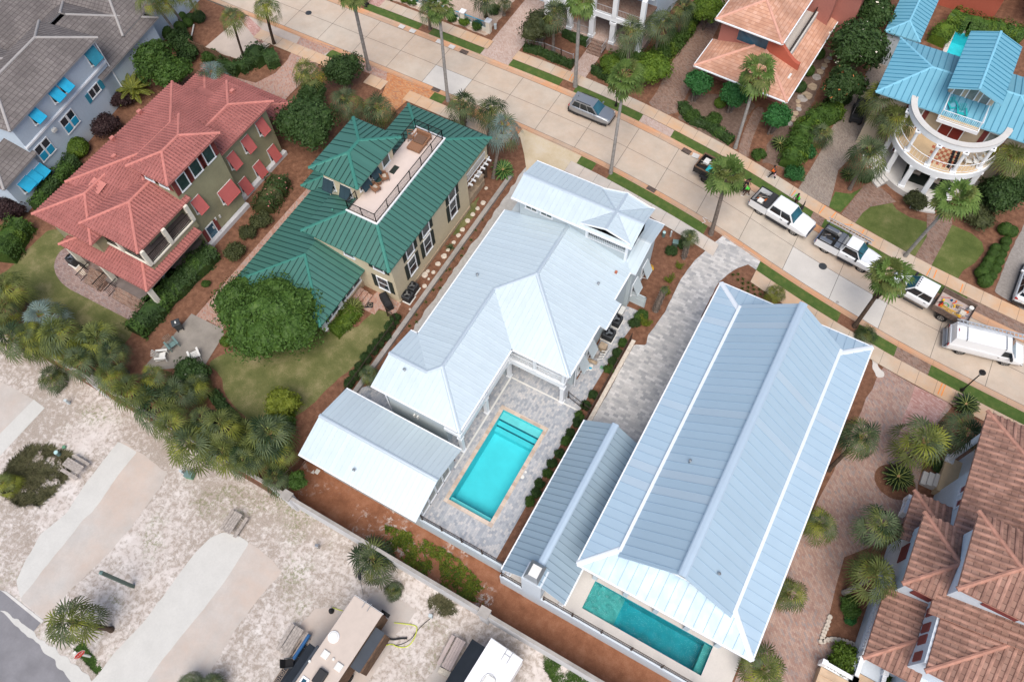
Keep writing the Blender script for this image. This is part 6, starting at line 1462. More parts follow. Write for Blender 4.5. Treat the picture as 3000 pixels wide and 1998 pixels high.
# ---- hedges
def hedge(name, label, path, w, h, mat, leafs=.13, dens=95, z=0.0, mat2=None, rough=.3, flowers=None, closed=False):
    p0 = path[0]; mb = MB(); rng = random.Random(len(label)); o = Vector((p0[0], p0[1], 0))
    for i in range(len(path)-1):
        a, b = Vector((*path[i], 0)), Vector((*path[i+1], 0)); L = (b-a).length; d = (b-a)/L; sd = Vector((-d.y, d.x, 0)); n = int(L*(w+2*h)*dens*.62)
        for k in range(n):
            f = rng.uniform(-.03, 1.03); th = rng.uniform(-.15, math.pi+.15); q = a+d*L*f
            nz = 1+rough*noise.noise(Vector((q.x*1.1, q.y*1.1, th*1.5)))+rough*.6*noise.noise(Vector((q.x*3.1, q.y*3.1, th*3)))
            cx_, sz = math.copysign(abs(math.cos(th))**.6, math.cos(th))*w/2*nz, max(0, math.sin(th))**.5*h*nz
            p = q+sd*cx_+Vector((0, 0, max(.03, sz)))*1.0; p = p-(p-(q+Vector((0, 0, h*.5))))*.25*rng.random()**2
            leaf(mb, p-o, sd*cx_+Vector((0, 0, sz*.8+.1))+rdir(rng)*.7, leafs*rng.uniform(.7, 1.3), rng, (2 if flowers and rng.random() < flowers[1] else (1 if mat2 and noise.noise(Vector((q.x*.8, q.y*.8, 7))) > .05 else 0)))
        m = max(2, int(L/.6)); secs = []
        for k in range(m+1):
            q = a+d*L*k/m-o; nz = 1+rough*.9*noise.noise(Vector(((q+o).x*1.1, (q+o).y*1.1, 1))); ww, hh = w*.40*nz, h*.82*nz
            secs.append([q+sd*ww, q+sd*ww*.95+Vector((0, 0, hh*.7)), q+sd*ww*.5+Vector((0, 0, hh)), q-sd*ww*.5+Vector((0, 0, hh)), q-sd*ww*.95+Vector((0, 0, hh*.7)), q-sd*ww])
        mb.loft([[tuple(v) for v in s_] for s_ in secs], 0)
    ob = mb.build(name, [mat, mat2 or mat, flowers[0] if flowers else mat]); ob.location = o+Vector((0, 0, z)); return tag(ob, label, 'hedge')
hedge('hedge', 'long dark hedge along the right side of the red roofed house lawn', GL(0, 1, [(1240, 1480), (1500, 1180), (1720, 960), (1950, 740)], .6), 2.2, 1.6, 'leaf_dark', mat2='leaf_mid')
hedge('hedge', 'bright green hedge at the left edge beside the dry lawn', GL(0, 1, [(0, 800), (90, 640), (200, 480)], .8), 2.6, 1.9, 'leaf_mid', mat2='leaf_bright'); hedge('hedge', 'dark hedge between the white house and the red tiled roof', GL(0, 1, [(330, 330), (420, 200), (560, 40), (680, -110)], .8), 1.6, 1.6, 'leaf_dark', mat2='leaf_mid')
hedge('hedge', 'clipped oval dark hedge beside the pink and grey drive', GL(1, 0, [(-40, 480), (80, 560), (190, 520)], .5), 2.4, 1.5, 'leaf_dark'); hedge('hedge', 'dark hedge behind the wooden fence by the concrete drive', GL(0, 0, [(2010, 600), (2200, 640), (2310, 560)], .4), 1.6, 1.3, 'leaf_dark')
hedge('hedge', 'yellow green clipped hedge beside the glazed porch of the green roof', GL(1, 1, [(700, 1480), (830, 1360), (900, 1270)], .4), 1.9, 1.0, 'leaf_bright', leafs=.12)
hedge('hedge', 'thick hedge between the white veranda garden and the brick drive', GL(2, 0, [(1300, 560), (1480, 420), (1600, 270), (1680, 100)], .7), 1.9, 1.8, 'leaf_mid', mat2='leaf_bright')
hedge('hedge', 'hedge under the palms right of the veranda steps', GL(2, 0, [(880, 560), (1080, 540), (1300, 560)], .5), 1.6, 1.3, 'leaf_mid')
hedge('hedge', 'dark hedge at the foot of the white veranda', GL(2, 0, [(480, 300), (580, 350), (700, 390)], .3), 1.1, .9, 'leaf_dark'); hedge('hedge', 'ivy covered low wall along the far pavement', GL(2, 0, [(110, 440), (240, 470), (400, 540), (560, 600)], .3), .8, .8, 'leaf_dark')
hedge('hedge', 'hedge beside the pavement left of the yellow green shrubs', GL(2, 0, [(740, 640), (860, 700), (950, 770)], .3), .9, 1.0, 'leaf_dark'); hedge('hedge', 'shrubbery along the bark bed below the crape myrtles', GL(2, 0, [(1560, 960), (1650, 1100), (1800, 1150), (1950, 1250), (2020, 1300)], .3), 1.1, .8, 'leaf_dark', mat2='leaf_mid')
hedge('hedge', 'green shrubbery along the left side of the brown paved drive', GL(3, 0, [(640, 990), (460, 1080), (330, 1200), (260, 1380), (200, 1500)], .8), 2.4, 1.6, 'leaf_mid', mat2='leaf_bright')
hedge('hedge', 'clipped bright hedge left of the small turquoise pool', GL(3, 0, [(1560, 360), (1640, 260)], .8), 2.2, 1.4, 'leaf_bright'); hedge('hedge', 'long hedge behind the small turquoise pool', GL(3, 0, [(1680, 140), (1850, 210), (2050, 250), (2250, 290), (2352, 340)], .8), 2.4, 1.5, 'leaf_mid', mat2='leaf_bright')
hedge('hedge', 'oleander hedge with pink flowers between the red and green roofed houses', GL(1, 1, [(210, 60), (160, 180), (80, 260), (60, 340)], .9), 2.4, 1.5, 'leaf_olive', mat2='leaf_dark', flowers=('flower_pink', .03))
hedge('hedge', 'green ground hugging hedge beyond the lawn by the camellia', GL(0, 2, [(1960, 480), (2060, 620), (2200, 760), (2300, 800)], .3), 1.0, .8, 'leaf_dark')
hedge('hedge', 'yellow green shrubs left of the gable outbuilding', GL(1, 2, [(230, 600), (250, 700), (200, 830)], .5), 2.2, 1.3, 'leaf_bright', mat2='leaf_mid')
hedge('hedge', 'dark shrubs in the shade right of the round porch', GL(3, 1, [(1850, 330), (2000, 250), (2200, 130), (2330, 60)], .8), 3.0, 2.0, 'leaf_dark')
hedge('hedge', 'dark foliage below the sky blue roof beside the parked dark cart', GL(3, 0, [(560, 980), (640, 900), (740, 880)], .6), 1.6, 1.4, 'leaf_dark')
# ---- individual shrubs
for k, (a, b, r) in enumerate(((2150, 565, .80), (2210, 590, .75), (2165, 675, .62), (2070, 735, .60), (2145, 735, .60), (2045, 795, .68), (2130, 790, .55), (2010, 850, .66), (2100, 855, .6), (1980, 908, .68), (2070, 925, .62), (1940, 965, .8), (2030, 990, .62), (1970, 1042, .85))):
    bush((3, 1, a, b), r*.74, 'leaf_mid', f'{ORD[k]} ball from the top of the double row of clipped boxwood', 'ball', r*.9, group='clipped boxwood balls beside the drive')
for k, (a, b, r) in enumerate(((2120, 0, 0), )): pass
for k, (px, r, m) in enumerate((((0, 0, 1675, 105), .75, 'leaf_mid'), ((0, 0, 1680, 185), .6, 'leaf_mid'), ((0, 0, 1760, 185), .5, 'leaf_dark'), ((0, 0, 1840, 195), .75, 'leaf_dark'), ((0, 0, 1740, 235), .55, 'leaf_mid'), ((0, 0, 1670, 285), .7, 'leaf_mid'), ((0, 0, 1560, 260), .4, 'leaf_dark'), ((0, 0, 1480, 245), .4, 'leaf_dark'), ((0, 0, 1460, 300), .65, 'leaf_dark'), ((0, 0, 1545, 335), .75, 'leaf_mid'), ((0, 0, 1470, 140), .8, 'leaf_dark'), ((0, 0, 1375, 105), .5, 'leaf_mid'), ((0, 0, 1213, 50), .35, 'leaf_mid'))):
    bush(px, r, m, f'{ORD[k]} of the round clipped bushes around the pale trunked palms by the grey roof', 'ball', group='round bushes in the upper left mulch bed')
for k, (px, r) in enumerate((((0, 0, 95, 280), .7), ((0, 0, 220, 245), .4), ((0, 0, 265, 185), .45), ((0, 0, 322, 130), .45), ((0, 0, 370, 95), .5), ((0, 0, 330, 70), .3), ((0, 0, 330, 5), .6), ((0, 0, 400, 5), .6))):
    bush(px, r, 'leaf_mid', f'{ORD[k]} small round bush from the left in the bed behind the grey roof', 'ball', group='small round bushes behind the grey roof')
bush((0, 0, 740, 1410), 1.15, 'leaf_bright', 'bright round clipped bush beside the red roof eave', 'ball')
for px, r, m, lb, kd in (((0, 0, 1690, 440), 1.5, 'leaf_dark', 'broad dark shrub beside the wooden fence', 'loose'), ((0, 0, 1640, 370), .9, 'leaf_dark', 'dark shrub at the base of the leftmost pale palm trunk', 'loose'), ((0, 0, 1740, 540), 1.2, 'leaf_dark', 'dark shrub between magnolia and wooden fence', 'loose'), ((0, 0, 1950, 560), .9, 'leaf_mid', 'green shrub below the wooden fence', 'loose'),
 ((1, 0, 1235, -10), .5, 'leaf_mid', 'leftmost shrub in the fenced gravel garden', 'loose'), ((1, 0, 1370, 15), .5, 'leaf_bright', 'green shrub left of the short verge palm', 'loose'), ((1, 0, 1440, 45), .6, 'leaf_mid', 'shrub beside the white fence behind the verge palm', 'loose'), ((1, 0, 1810, 185), .6, 'leaf_mid', 'shrub left of the first white fence pillar', 'loose'), ((1, 0, 1920, 225), .65, 'leaf_bright', 'shrub between the two white fence pillars, left', 'loose'), ((1, 0, 2030, 265), .65, 'leaf_mid', 'shrub between the two white fence pillars, right', 'loose'), ((1, 0, 2190, 120), .7, 'leaf_dark', 'dark shrub inside the fenced gravel garden', 'loose'),
 ((0, 1, 2180, 780), .95, 'leaf_olive', 'oleander with pink flowers above the hedge end', 'loose'), ((1, 1, 60, 490), .95, 'leaf_olive', 'oleander bush at the lower end of the flowering hedge', 'loose'), ((1, 1, -60, 600), .8, 'leaf_olive', 'small oleander beside the brick side path', 'loose'),
 ((2, 1, 1460, 760), .55, 'leaf_dark', 'dark round shrub below the green utility box', 'loose'), ((2, 1, 1560, 700), .5, 'leaf_dark', 'dark shrub against the rough trunked small palm', 'loose'), ((2, 1, 1530, 900), .6, 'leaf_yellow', 'upper yellow green shrub in the mulch bed beside the grey drive', 'airy'), ((2, 1, 1450, 1020), .7, 'leaf_yellow', 'middle yellow green shrub in the mulch bed beside the grey drive', 'airy'), ((2, 1, 1420, 1130), .6, 'leaf_yellow', 'yellow green shrub right of the stubby palm trunk', 'airy'),
 ((2, 1, 1180, 1350), .6, 'leaf_mid', 'green shrub near the open louvred gate', 'loose'), ((2, 1, 1220, 1420), .8, 'leaf_yellow', 'leafy yellow shrub beside the grey paver drive edge', 'airy'), ((2, 1, 1120, 1420), .5, 'leaf_dark', 'dark shrub beside the air conditioners', 'loose'),
 ((3, 0, 455, 525), .65, 'leaf_mid', 'upper clipped ball beside the salmon roof edge', 'ball'), ((3, 0, 360, 680), .65, 'leaf_mid', 'middle clipped ball beside the salmon roof edge', 'ball'), ((3, 0, 283, 830), .65, 'leaf_dark', 'lower clipped ball beside the salmon roof corner', 'ball'), ((2, 0, 1905, 975), .6, 'leaf_bright', 'lime clipped ball between the crape myrtles', 'ball'), ((2, 0, 1660, 1100), .8, 'leaf_mid', 'shrub at the street side of the leftmost crape myrtle', 'loose'), ((2, 0, 1840, 1130), .8, 'leaf_mid', 'shrub at the street side of the bark bed centre', 'loose'),
 ((2, 0, 2260, 1450), .7, 'leaf_mid', 'shrub with pink flowers by the brick path to the salmon house', 'loose'), ((3, 0, 330, 1440), .95, 'leaf_emerald', 'emerald shrub near the person in orange', 'loose'), ((3, 1, 230, 60), .9, 'leaf_emerald', 'lime leaved shrub by the pavement beside the brown drive', 'loose'), ((3, 1, 880, 80), .75, 'leaf_dark', 'dark round shrub right of the palm on the mulch island', 'ball'), ((3, 1, 1330, 320), 1.0, 'leaf_olive', 'dark low shrub in front of the curved porch', 'loose'),
 ((3, 3, 740, 890), .75, 'leaf_mid', 'green shrub inside the stone edged bed', 'loose'), ((3, 3, 740, 990), .45, 'leaf_emerald', 'small bright sprig below the shrub in the stone edged bed', 'loose'), ((3, 3, 660, 1370), 1.1, 'leaf_bright', 'bright lime bush behind the lower balustrade', 'loose'), ((3, 3, 1090, 1540), .7, 'leaf_mid', 'green shrub between the balustrades at the bottom edge', 'loose'), ((3, 2, 1560, 1160), .6, 'leaf_dark', 'dark shrub beside the white veranda steps', 'loose'),
 ((2, 2, 0, 0), 0, '', '', ''), ((0, 1, 1900, 1050), .4, 'leaf_mid', 'tiny green plant on the mulch above the brick path', 'loose'), ((0, 2, 2080, 20), .5, 'leaf_bright', 'small bright shrub at the edge of the old concrete patio', 'loose'), ((1, 2, 400, 1290), .75, 'leaf_mid', 'rose like shrub beside the dark fence panel', 'loose'), ((0, 1, 2010, 590), .45, 'leaf_olive', 'sparse weed by the olive wall base', 'airy'), ((3, 1, 1800, 1490), .0, '', '', '')):
    if r: bush(px, r, m, lb, kd)
k = 0
for a, b in ((1010, 30), (965, 120), (925, 200), (885, 270), (745, 510), (675, 605), (620, 700), (595, 760), (530, 860), (495, 930), (435, 1040), (365, 1130), (325, 1230), (255, 1315), (225, 1400), (160, 1480)):
    bush((2, 2, a, b), .42, 'leaf_dark' if k % 3 else 'leaf_mid', f'{ORD[k]} small green shrub from the top in the strip left of kerb wall and annex', 'loose', .55, group='shrubs along the patio edge'); k += 1
for k, (i, j, a, b) in enumerate(((1, 1, 1290, 1380), (1, 1, 1240, 1450), (1, 1, 1190, 1540), (1, 2, 1130, 40), (1, 2, 1080, 100), (1, 2, 1020, 170), (1, 2, 960, 260), (1, 2, 910, 330), (1, 2, 870, 400))):
    bush((i, j, a, b), .5, 'leaf_dark', f'{ORD[k]} dark shrub from the top along the black fence beside the cream house lawn', 'loose', .6, group='shrubs along the lawn fence')
k = 0
for a, b in ((2030, 960), (2075, 955), (2075, 1005), (2120, 1000), (2120, 1040), (2170, 1035), (2115, 1085), (2170, 1075), (2210, 1060), (2165, 1110), (2220, 1095), (2270, 1095), (2230, 1140), (2280, 1140), (2325, 1120), (2330, 1160)):
    bush((2, 1, a, b), .3, 'palm_olive', 'small grassy tuft in the triangular mulch bed at the tip of the large blue roof', 'tuft', .35, name='grass_tuft', cat='plant', group='grassy tufts in the triangular mulch bed'); k += 1
for a, b in ((2210, 225), (2080, 455), (2015, 550), (1975, 640), (1890, 785), (1810, 820), (1745, 920), (1700, 1005), (1690, 1080), (1630, 1100), (1560, 1210), (1475, 1325), (1475, 1395), (1410, 1430), (1900, 720), (1780, 910)):
    bush((1, 1, a, b), .28, 'palm_olive', 'tiny grassy weed in the mulch beside the low grey garden wall', 'tuft', .3, name='grass_tuft', cat='plant', group='weeds along the low garden wall')
bush((1, 1, 1785, 710), .75, 'palm_sabal', 'spiky plant among the stepping stones by the cream wall', 'tuft', .6, name='spiky_plant', cat='plant')
# wild growth on the strip and grass patch: uncountable
def scatterleaf(name, pts, n, z, mat, s, hmax, seed=1, tall=.0, den=None):
    rng = random.Random(seed); xs = [p[0] for p in pts]; ys = [p[1] for p in pts]; mb = MB(); k = 0; tries = 0
    while k < n and tries < n*20:
        tries += 1; x, y = rng.uniform(min(xs), max(xs)), rng.uniform(min(ys), max(ys))
        if not inside(x, y, pts): continue
        q = noise.noise(Vector((x*.9, y*.9, seed)))+.5*noise.noise(Vector((x*2.7, y*2.7, seed)))
        if q < -.05+rng.uniform(-.3, .3): continue
        zz = z+hmax*max(.05, q+.3)*rng.random()
        if tall:
            a = rng.uniform(0, 6.28); d = Vector((math.cos(a), math.sin(a), .45)).normalized()*tall*rng.uniform(.5, 1.2); sd = Vector((-math.sin(a), math.cos(a), 0))*s*.25; p = Vector((x, y, z)); mb.add([p-sd, p+sd, p+d*.6+sd*.7, p+d+Vector((d.x, d.y, -.1))*.5], [(0, 1, 2, 3)])
        else: leaf(mb, Vector((x, y, zz)), rdir(rng)*.7+Vector((0, 0, 1)), s*rng.uniform(.6, 1.4), rng, rng.randrange(len(mat)) if isinstance(mat, list) else 0)
        k += 1
    o = mb.build(name, mat); o['kind'] = 'stuff'; return o
scatterleaf('wild_weeds', GL(1, 3, [(1190, 130), (1420, 200), (1700, 330), (1900, 470), (2130, 700), (2100, 860), (1900, 800), (1600, 620), (1380, 480), (1200, 300)], LOW), 5200, LOW, ['leaf_yellow', 'leaf_yellow', 'leaf_bright'], .095, .6, 3)
scatterleaf('tall_grass', GL(0, 2, [(20, 1290), (80, 1130), (270, 970), (450, 970), (650, 1040), (620, 1250), (500, 1380), (380, 1500), (200, 1520), (20, 1420)], LOW), 9000, LOW, 'leaf_grass', .09, .3, 5, tall=.4)
scatterleaf('weeds', GL(1, 3, [(1570, 820), (1680, 760), (1790, 830), (1850, 930), (1720, 960), (1600, 900)], LOW), 1100, LOW, 'leaf_grass', .09, .3, 6, tall=.25)
scatterleaf('grass_fringe', GL(2, 3, [(290, 1310), (380, 1370), (560, 1440), (760, 1560), (700, 1700), (400, 1600), (300, 1450)], LOW), 3500, LOW, 'leaf_mid', .08, .2, 7, tall=.14)
scatterleaf('weeds', GL(0, 3, [(680, 1270), (760, 1200), (860, 1340), (940, 1450), (900, 1510), (820, 1420)], LOW), 2500, LOW, 'leaf_mid', .08, .2, 8, tall=.15)
# ================================================================ vehicles (x forward, y left, z up; origin on the ground mid wheelbase)
def quadpatch(c, u0, u1, v0, v1, off=.008):
    """c = 4 corners: bottom-start, bottom-end, top-end, top-start"""
    A, B, D, E = [Vector(p) for p in c]
    f = lambda u, v: A*(1-u)*(1-v)+B*u*(1-v)+D*u*v+E*(1-u)*v
    n = (B-A).cross(E-A).normalized()*off
    return [f(u0, v0)+n, f(u1, v0)+n, f(u1, v1)+n, f(u0, v1)+n]
class Veh:
    def __init__(s, name, label, cat, rear, front, wb, track, side=-1, z=0.0, group=None, world=None):
        if world: p, q = [Vector(v) for v in world]
        else: p, q = Vector(G(*rear, z)), Vector(G(*front, z))
        d = (q-p).normalized(); left = Vector((-d.y, d.x)); mid = (p+q)/2-left*side*(track/2+.08)
        s.o = thing(name, label, cat, (mid.x, mid.y, z), math.atan2(d.y, d.x), group); s.wb = wb; s.tr = track
    def part(s, n, mb, mats, parent=None, **k): return mb.build(n, mats, parent or s.o, **k)
    def body(s, st, mat, name='body', bevel=.035):
        """st rows: x, halfwidth, zbottom, zbelt, ztop, halfwidth top"""
        secs = []
        for x, hw, zb, zl, zt, wt in st:
            h = [(hw*.88, zb), (hw*.98, zb+.14), (hw, (zb+zl)/2), (hw*.985, zl-.06), (hw*.95, zl), (wt, zt), (wt*.5, zt+.025)]
            secs.append([(x, -a, b) for a, b in h]+[(x, a, b) for a, b in h[::-1]])
        return s.part(name, MB().loft(secs), mat, bevel=bevel, smooth=False, fixn=True)
    def cab(s, xb0, xb1, wb, zb, xt0, xt1, wt, zt, mat, glassm='car_glass', ws='windshield', cols=2, roofname='roof', rear=True, v=(.10, .86)):
        P = lambda x, y, z: (x, y, z)
        c = dict(L=[P(xb1, wb, zb), P(xb0, wb, zb), P(xt0, wt, zt), P(xt1, wt, zt)], R=[P(xb0, -wb, zb), P(xb1, -wb, zb), P(xt1, -wt, zt), P(xt0, -wt, zt)],
                 F=[P(xb1, -wb, zb), P(xb1, wb, zb), P(xt1, wt, zt), P(xt1, -wt, zt)], B=[P(xb0, wb, zb), P(xb0, -wb, zb), P(xt0, -wt, zt), P(xt0, wt, zt)])
        m = MB(); top = [(xt0, -wt, zt), (xt1, -wt, zt), (xt1, wt, zt), (xt0, wt, zt)]; i = .12
        mid = [(xt0+i, -wt+i, zt+.035), (xt1-i, -wt+i, zt+.035), (xt1-i, wt-i, zt+.035), (xt0+i, wt-i, zt+.035)]
        m.add([(xb0, -wb, zb-.1), (xb1, -wb, zb-.1), (xb1, wb, zb-.1), (xb0, wb, zb-.1)]+top, [(0, 1, 5, 4), (1, 2, 6, 5), (2, 3, 7, 6), (3, 0, 4, 7)])
        m.add(top+mid, [(0, 1, 5, 4), (1, 2, 6, 5), (2, 3, 7, 6), (3, 0, 4, 7), (4, 5, 6, 7)])
        s.part('cabin', m, mat, bevel=.03)
        s.part('windshield', MB().poly(quadpatch(c['F'], .05, .95, .04, .94)), ws)
        if rear: s.part('rear_window', MB().poly(quadpatch(c['B'], .08, .92, .25, .9)), glassm)
        for sd in 'LR':
            for k in range(cols):
                u0 = .04+.92*k/cols+.015; u1 = .04+.92*(k+1)/cols-.015
                a0, a1 = (u0, u1)
                q = quadpatch(c[sd], a0, a1, v[0], v[1]); s.part('side_window', MB().poly(q), glassm)
        return c
    def wheels(s, r=.37, w=.25, xs=None, spokes=5, rim='steel', dual=False):
        for x in (xs or (-s.wb/2, s.wb/2)):
            for sd in (-1, 1):
                y = sd*s.tr/2; a = MB().cyl((x, y-sd*w, r), (x, y+sd*.03, r), r+.075, n=24); s.part('wheel_arch', a, 'trim_black')
                t = MB(); yo = y+sd*.075; t.cyl((x, yo-sd*w, r), (x, yo-sd*.03, r), r, n=24).cyl((x, yo-sd*.03, r), (x, yo, r), r, r*.9, n=24)
                wo = s.part('wheel', t, 'tyre'); m = MB(); m.cyl((x, yo, r), (x, yo+sd*.012, r), r*.64, n=20)
                rr = s.part('rim', m, 'trim_black' if spokes else rim, wo)
                if spokes:
                    m2 = MB()
                    for k in range(spokes): a_ = k*2*math.pi/spokes; m2.bar((x, yo+sd*.02, r), (x+math.cos(a_)*r*.62, yo+sd*.02, r+math.sin(a_)*r*.62), r*.2, .02, 0, up=(0, 1, 0))
                    m2.cyl((x, yo+sd*.01, r), (x, yo+sd*.03, r), r*.16, n=10); m2.tube([(x+math.cos(q*.3142)*r*.62, yo+sd*.012, r+math.sin(q*.3142)*r*.62) for q in range(21)], .02, 5); s.part('spokes', m2, rim, wo)
    def lamps(s, x, y, z, mat, name, w=.30, h=.14, d=.06):
        for sd in (-1, 1): s.part(name, MB().box(x-d, x+d, sd*y-w/2, sd*y+w/2, z-h/2, z+h/2), mat, bevel=.02)
    def mirrors(s, x, y, z, mat='trim_black', k=1.0):
        for sd in (-1, 1): s.part('mirror', MB().box(x-.07*k, x+.07*k, sd*(y+.03), sd*(y+.26*k), z-.08, z+.10) if sd > 0 else MB().box(x-.07*k, x+.07*k, -(y+.26*k), -(y+.03), z-.08, z+.10), mat, bevel=.02)
# silver SUV
def suv(label, paintm, rear, front, world=None, side=-1, name='suv', rk='tyre'):
    V = Veh(name, label, 'car', rear, front, 2.7, 1.62, side, world=world)
    V.body([(-2.22, .70, .42, .80, .98, .60), (-2.12, .86, .32, .98, 1.08, .74), (-1.5, .93, .26, 1.0, 1.1, .78), (0, .93, .24, .99, 1.06, .8), (.95, .93, .25, .98, 1.04, .8), (1.6, .92, .27, .94, 1.0, .76), (2.1, .86, .30, .84, .92, .66), (2.32, .66, .38, .68, .74, .48)], paintm)
    V.cab(-2.05, 1.12, .84, 1.0, -1.72, .30, .64, 1.66, paintm, cols=3)
    V.part('lower_trim', MB().box(-2.2, 2.15, -.945, -.90, .22, .42).box(-2.2, 2.15, .90, .945, .22, .42).box(-2.3, -2.18, -.8, .8, .32, .6), 'trim_black')
    V.part('bumper', MB().box(2.2, 2.36, -.72, .72, .3, .5), 'trim_black', bevel=.04); V.part('grille', MB().box(2.2, 2.34, -.42, .42, .62, .76), 'chrome', bevel=.02)
    V.wheels(.36, .24); V.mirrors(.72, .88, 1.08, paintm); V.lamps(2.16, .66, .74, 'lamp_glass', 'headlight'); V.lamps(-2.18, .72, .92, 'lamp_red', 'tail_light', .26, .16)
    for sd in (-1, 1): V.part('roof_rail', MB().bar((-1.5, sd*.60, 1.73), (.1, sd*.60, 1.72), .045, .04), 'trim_black')
    V.part('antenna', MB().cyl((-1.5, .0, 1.69), (-1.62, .0, 1.80), .02), 'trim_black'); V.part('rear_spoiler', MB().box(-1.98, -1.68, -.6, .6, 1.60, 1.67), paintm)
    for sd in (-1, 1):
        for x in (-.55, .35): V.part('door_handle', MB().box(x-.1, x+.1, sd*.935-.012, sd*.935+.012, .90, .94), 'chrome')
    V.part('licence_plate', MB().box(-2.32, -2.29, -.22, .22, .72, .86), 'white_plastic')
    return V
suv('silver SUV driving along the street', 'car_silver', (2, 0, 582, 1062), (2, 0, 800, 1152))
p = Vector(W(2962, 867)); q = Vector(W(2998, 765)); dn = (q-p).normalized()
suv('white SUV cut off by the right edge on the dark gravel drive', 'car_white', None, None, world=[(p.x, p.y), (p.x+dn.x*2.7, p.y+dn.y*2.7)], side=1)
p = W(2120, -22); suv('white and black car mostly above the top edge beside the salmon house', 'car_white', None, None, world=[(p[0]-.2, p[1]+2.2), (p[0], p[1]-.3)], side=1)
# pickups
def pickup(V, L0, L1, cab0, cab1, paintm='car_white', crew=True, zb=.62, bedz=1.12, width=1.0, roofz=1.92, bedmat='bed_black', hood=1.22):
    w = width; c1 = cab1
    V.body([(cab0-.02, w, zb-.2, 1.18, 1.26, .88), (0, w, zb-.2, 1.18, 1.26, .88), (c1+.55, w, zb-.2, 1.16, hood+.03, .80), (L1-.9, w, zb-.2, 1.12, hood, .78), (L1-.25, w*.97, zb-.15, 1.02, hood-.08, .70), (L1, w*.9, zb-.08, .86, .98, .6)], paintm, bevel=.05)
    V.cab(cab0, c1+.52, .90, 1.2, cab0+.18, c1-.12, .70, roofz, paintm, cols=2 if crew else 1)
    b = MB(); t = .10; x0, x1 = L0, cab0-.04
    for sd in (-1, 1):
        y0, y1 = (w-t, w) if sd > 0 else (-w, -w+t); b.box(x0, x1, y0, y1, zb-.15, bedz+.22)
    b.box(x0, x0+t*.7, -w+t, w-t, zb, bedz+.22); b.box(x1-.06, x1, -w+t, w-t, zb, bedz+.2)
    V.part('bed', b, paintm, bevel=.03)
    V.part('bed_floor', MB().box(x0+.07, x1-.06, -w+t, w-t, zb, zb+.06), bedmat); V.part('bed_rail_cap', MB().box(x0, x1, w-t-.01, w+.01, bedz+.22, bedz+.25).box(x0, x1, -w-.01, -w+t+.01, bedz+.22, bedz+.25).box(x0-.01, x0+.08, -w, w, bedz+.22, bedz+.25), 'trim_black')
    V.part('bumper', MB().box(L1-.12, L1+.1, -w*.9, w*.9, .42, .68), 'chrome', bevel=.05); V.part('rear_bumper', MB().box(L0-.16, L0+.02, -w*.9, w*.9, .48, .66), 'chrome', bevel=.03)
    V.part('grille', MB().box(L1-.06, L1+.035, -.5, .5, .70, .98), 'trim_black', bevel=.02)
    V.lamps(L1-.12, .74, .88, 'lamp_glass', 'headlight', .32, .2); V.lamps(L0+.01, w-.08, 1.05, 'lamp_red', 'tail_light', .16, .36, .03); V.mirrors(c1+.18, .93, 1.32, k=1.25)
    for sd in (-1, 1): V.part('door_handle', MB().box(c1-.75, c1-.5, sd*(w+.004)-.012, sd*(w+.004)+.012, 1.08, 1.13), 'trim_black'); V.part('running_board', MB().box(cab0+.1, c1+.2, sd*(w+.02)-.09, sd*(w+.02)+.09, .38, .44), 'trim_black')
    V.wheels(.40, .28)
def clutter(V, x0, x1, y0, y1, z, seed, mats, n=14, smin=.08, smax=.35, group='tool'):
    rng = random.Random(seed)
    for k in range(n):
        x, y = rng.uniform(x0, x1), rng.uniform(y0, y1); a, b, c = rng.uniform(smin, smax), rng.uniform(smin*.5, smax*.6), rng.uniform(.04, .2); m = MB()
        if k % 3 == 0: m.bar((x-a*1.6, y-b, z+.06+c*.5), (x+a*1.6, y+b, z+.1+c), .035, .035)
        elif k % 3 == 1: m.box(-a/2, a/2, -b/2, b/2, 0, c); m.xf(Matrix.Translation((x, y, z))@Matrix.Rotation(rng.uniform(0, 3), 4, 'Z'))
        else: m.cyl((x, y, z), (x+.05, y, z+c+.04), b*.5, b*.4, 10)
        V.part(group, m, mats[k % len(mats)], bevel=.01)
V = Veh('pickup_truck', 'white crew cab pickup with a black half bed cover, driver door side open', 'pickup truck', (2, 1, 2250, 398), (3, 1, 222, 596), 3.6, 1.74)
pickup(V, -2.95, 2.95, -1.12, 1.0)
V.part('bed_cover', MB().box(-1.75, -1.14, -.98, .98, 1.36, 1.41), 'bed_black'); V.part('cooler', MB().box(-2.45, -1.95, -.62, -.1, .7, 1.2), 'white_plastic', bevel=.04)
clutter(V, -2.75, -1.9, -.7, .75, .72, 5, ['debris_pale', 'trim_black', 'orange_plastic', 'steel', 'rust_steel'], 14)
V.part('open_door', MB().loft([[(.95, 1.0, .6), (.95, 1.06, .6), (.95, 1.06, 1.2), (.95, 1.0, 1.2)], [(1.0, 1.95, .6), (1.06, 1.95, .6), (1.06, 1.95, 1.25), (1.0, 1.95, 1.25)]]).box(.96, 1.02, 1.05, 1.1, 1.2, 1.75).box(.98, 1.04, 1.85, 1.9, 1.2, 1.5), 'trim_black')
V = Veh('pickup_truck', 'white regular cab pickup with tool boxes and an aluminium ladder on its rack', 'pickup truck', (3, 1, 520, 762), (3, 1, 818, 922), 3.45, 1.72)
pickup(V, -2.75, 2.7, -.55, .82, crew=False)
for sd in (-1, 1): V.part('toolbox', MB().box(-2.6, -1.5, sd*.72-.2, sd*.72+.2, 1.1, 1.42), 'steel', bevel=.02)
V.part('toolbox', MB().box(-1.2, -.66, -.92, .92, 1.05, 1.44), 'steel', bevel=.02)
clutter(V, -2.5, -1.4, -.45, .45, .75, 8, ['rust_steel', 'trim_black', 'debris_pale', 'tool_blue', 'steel'], 14)
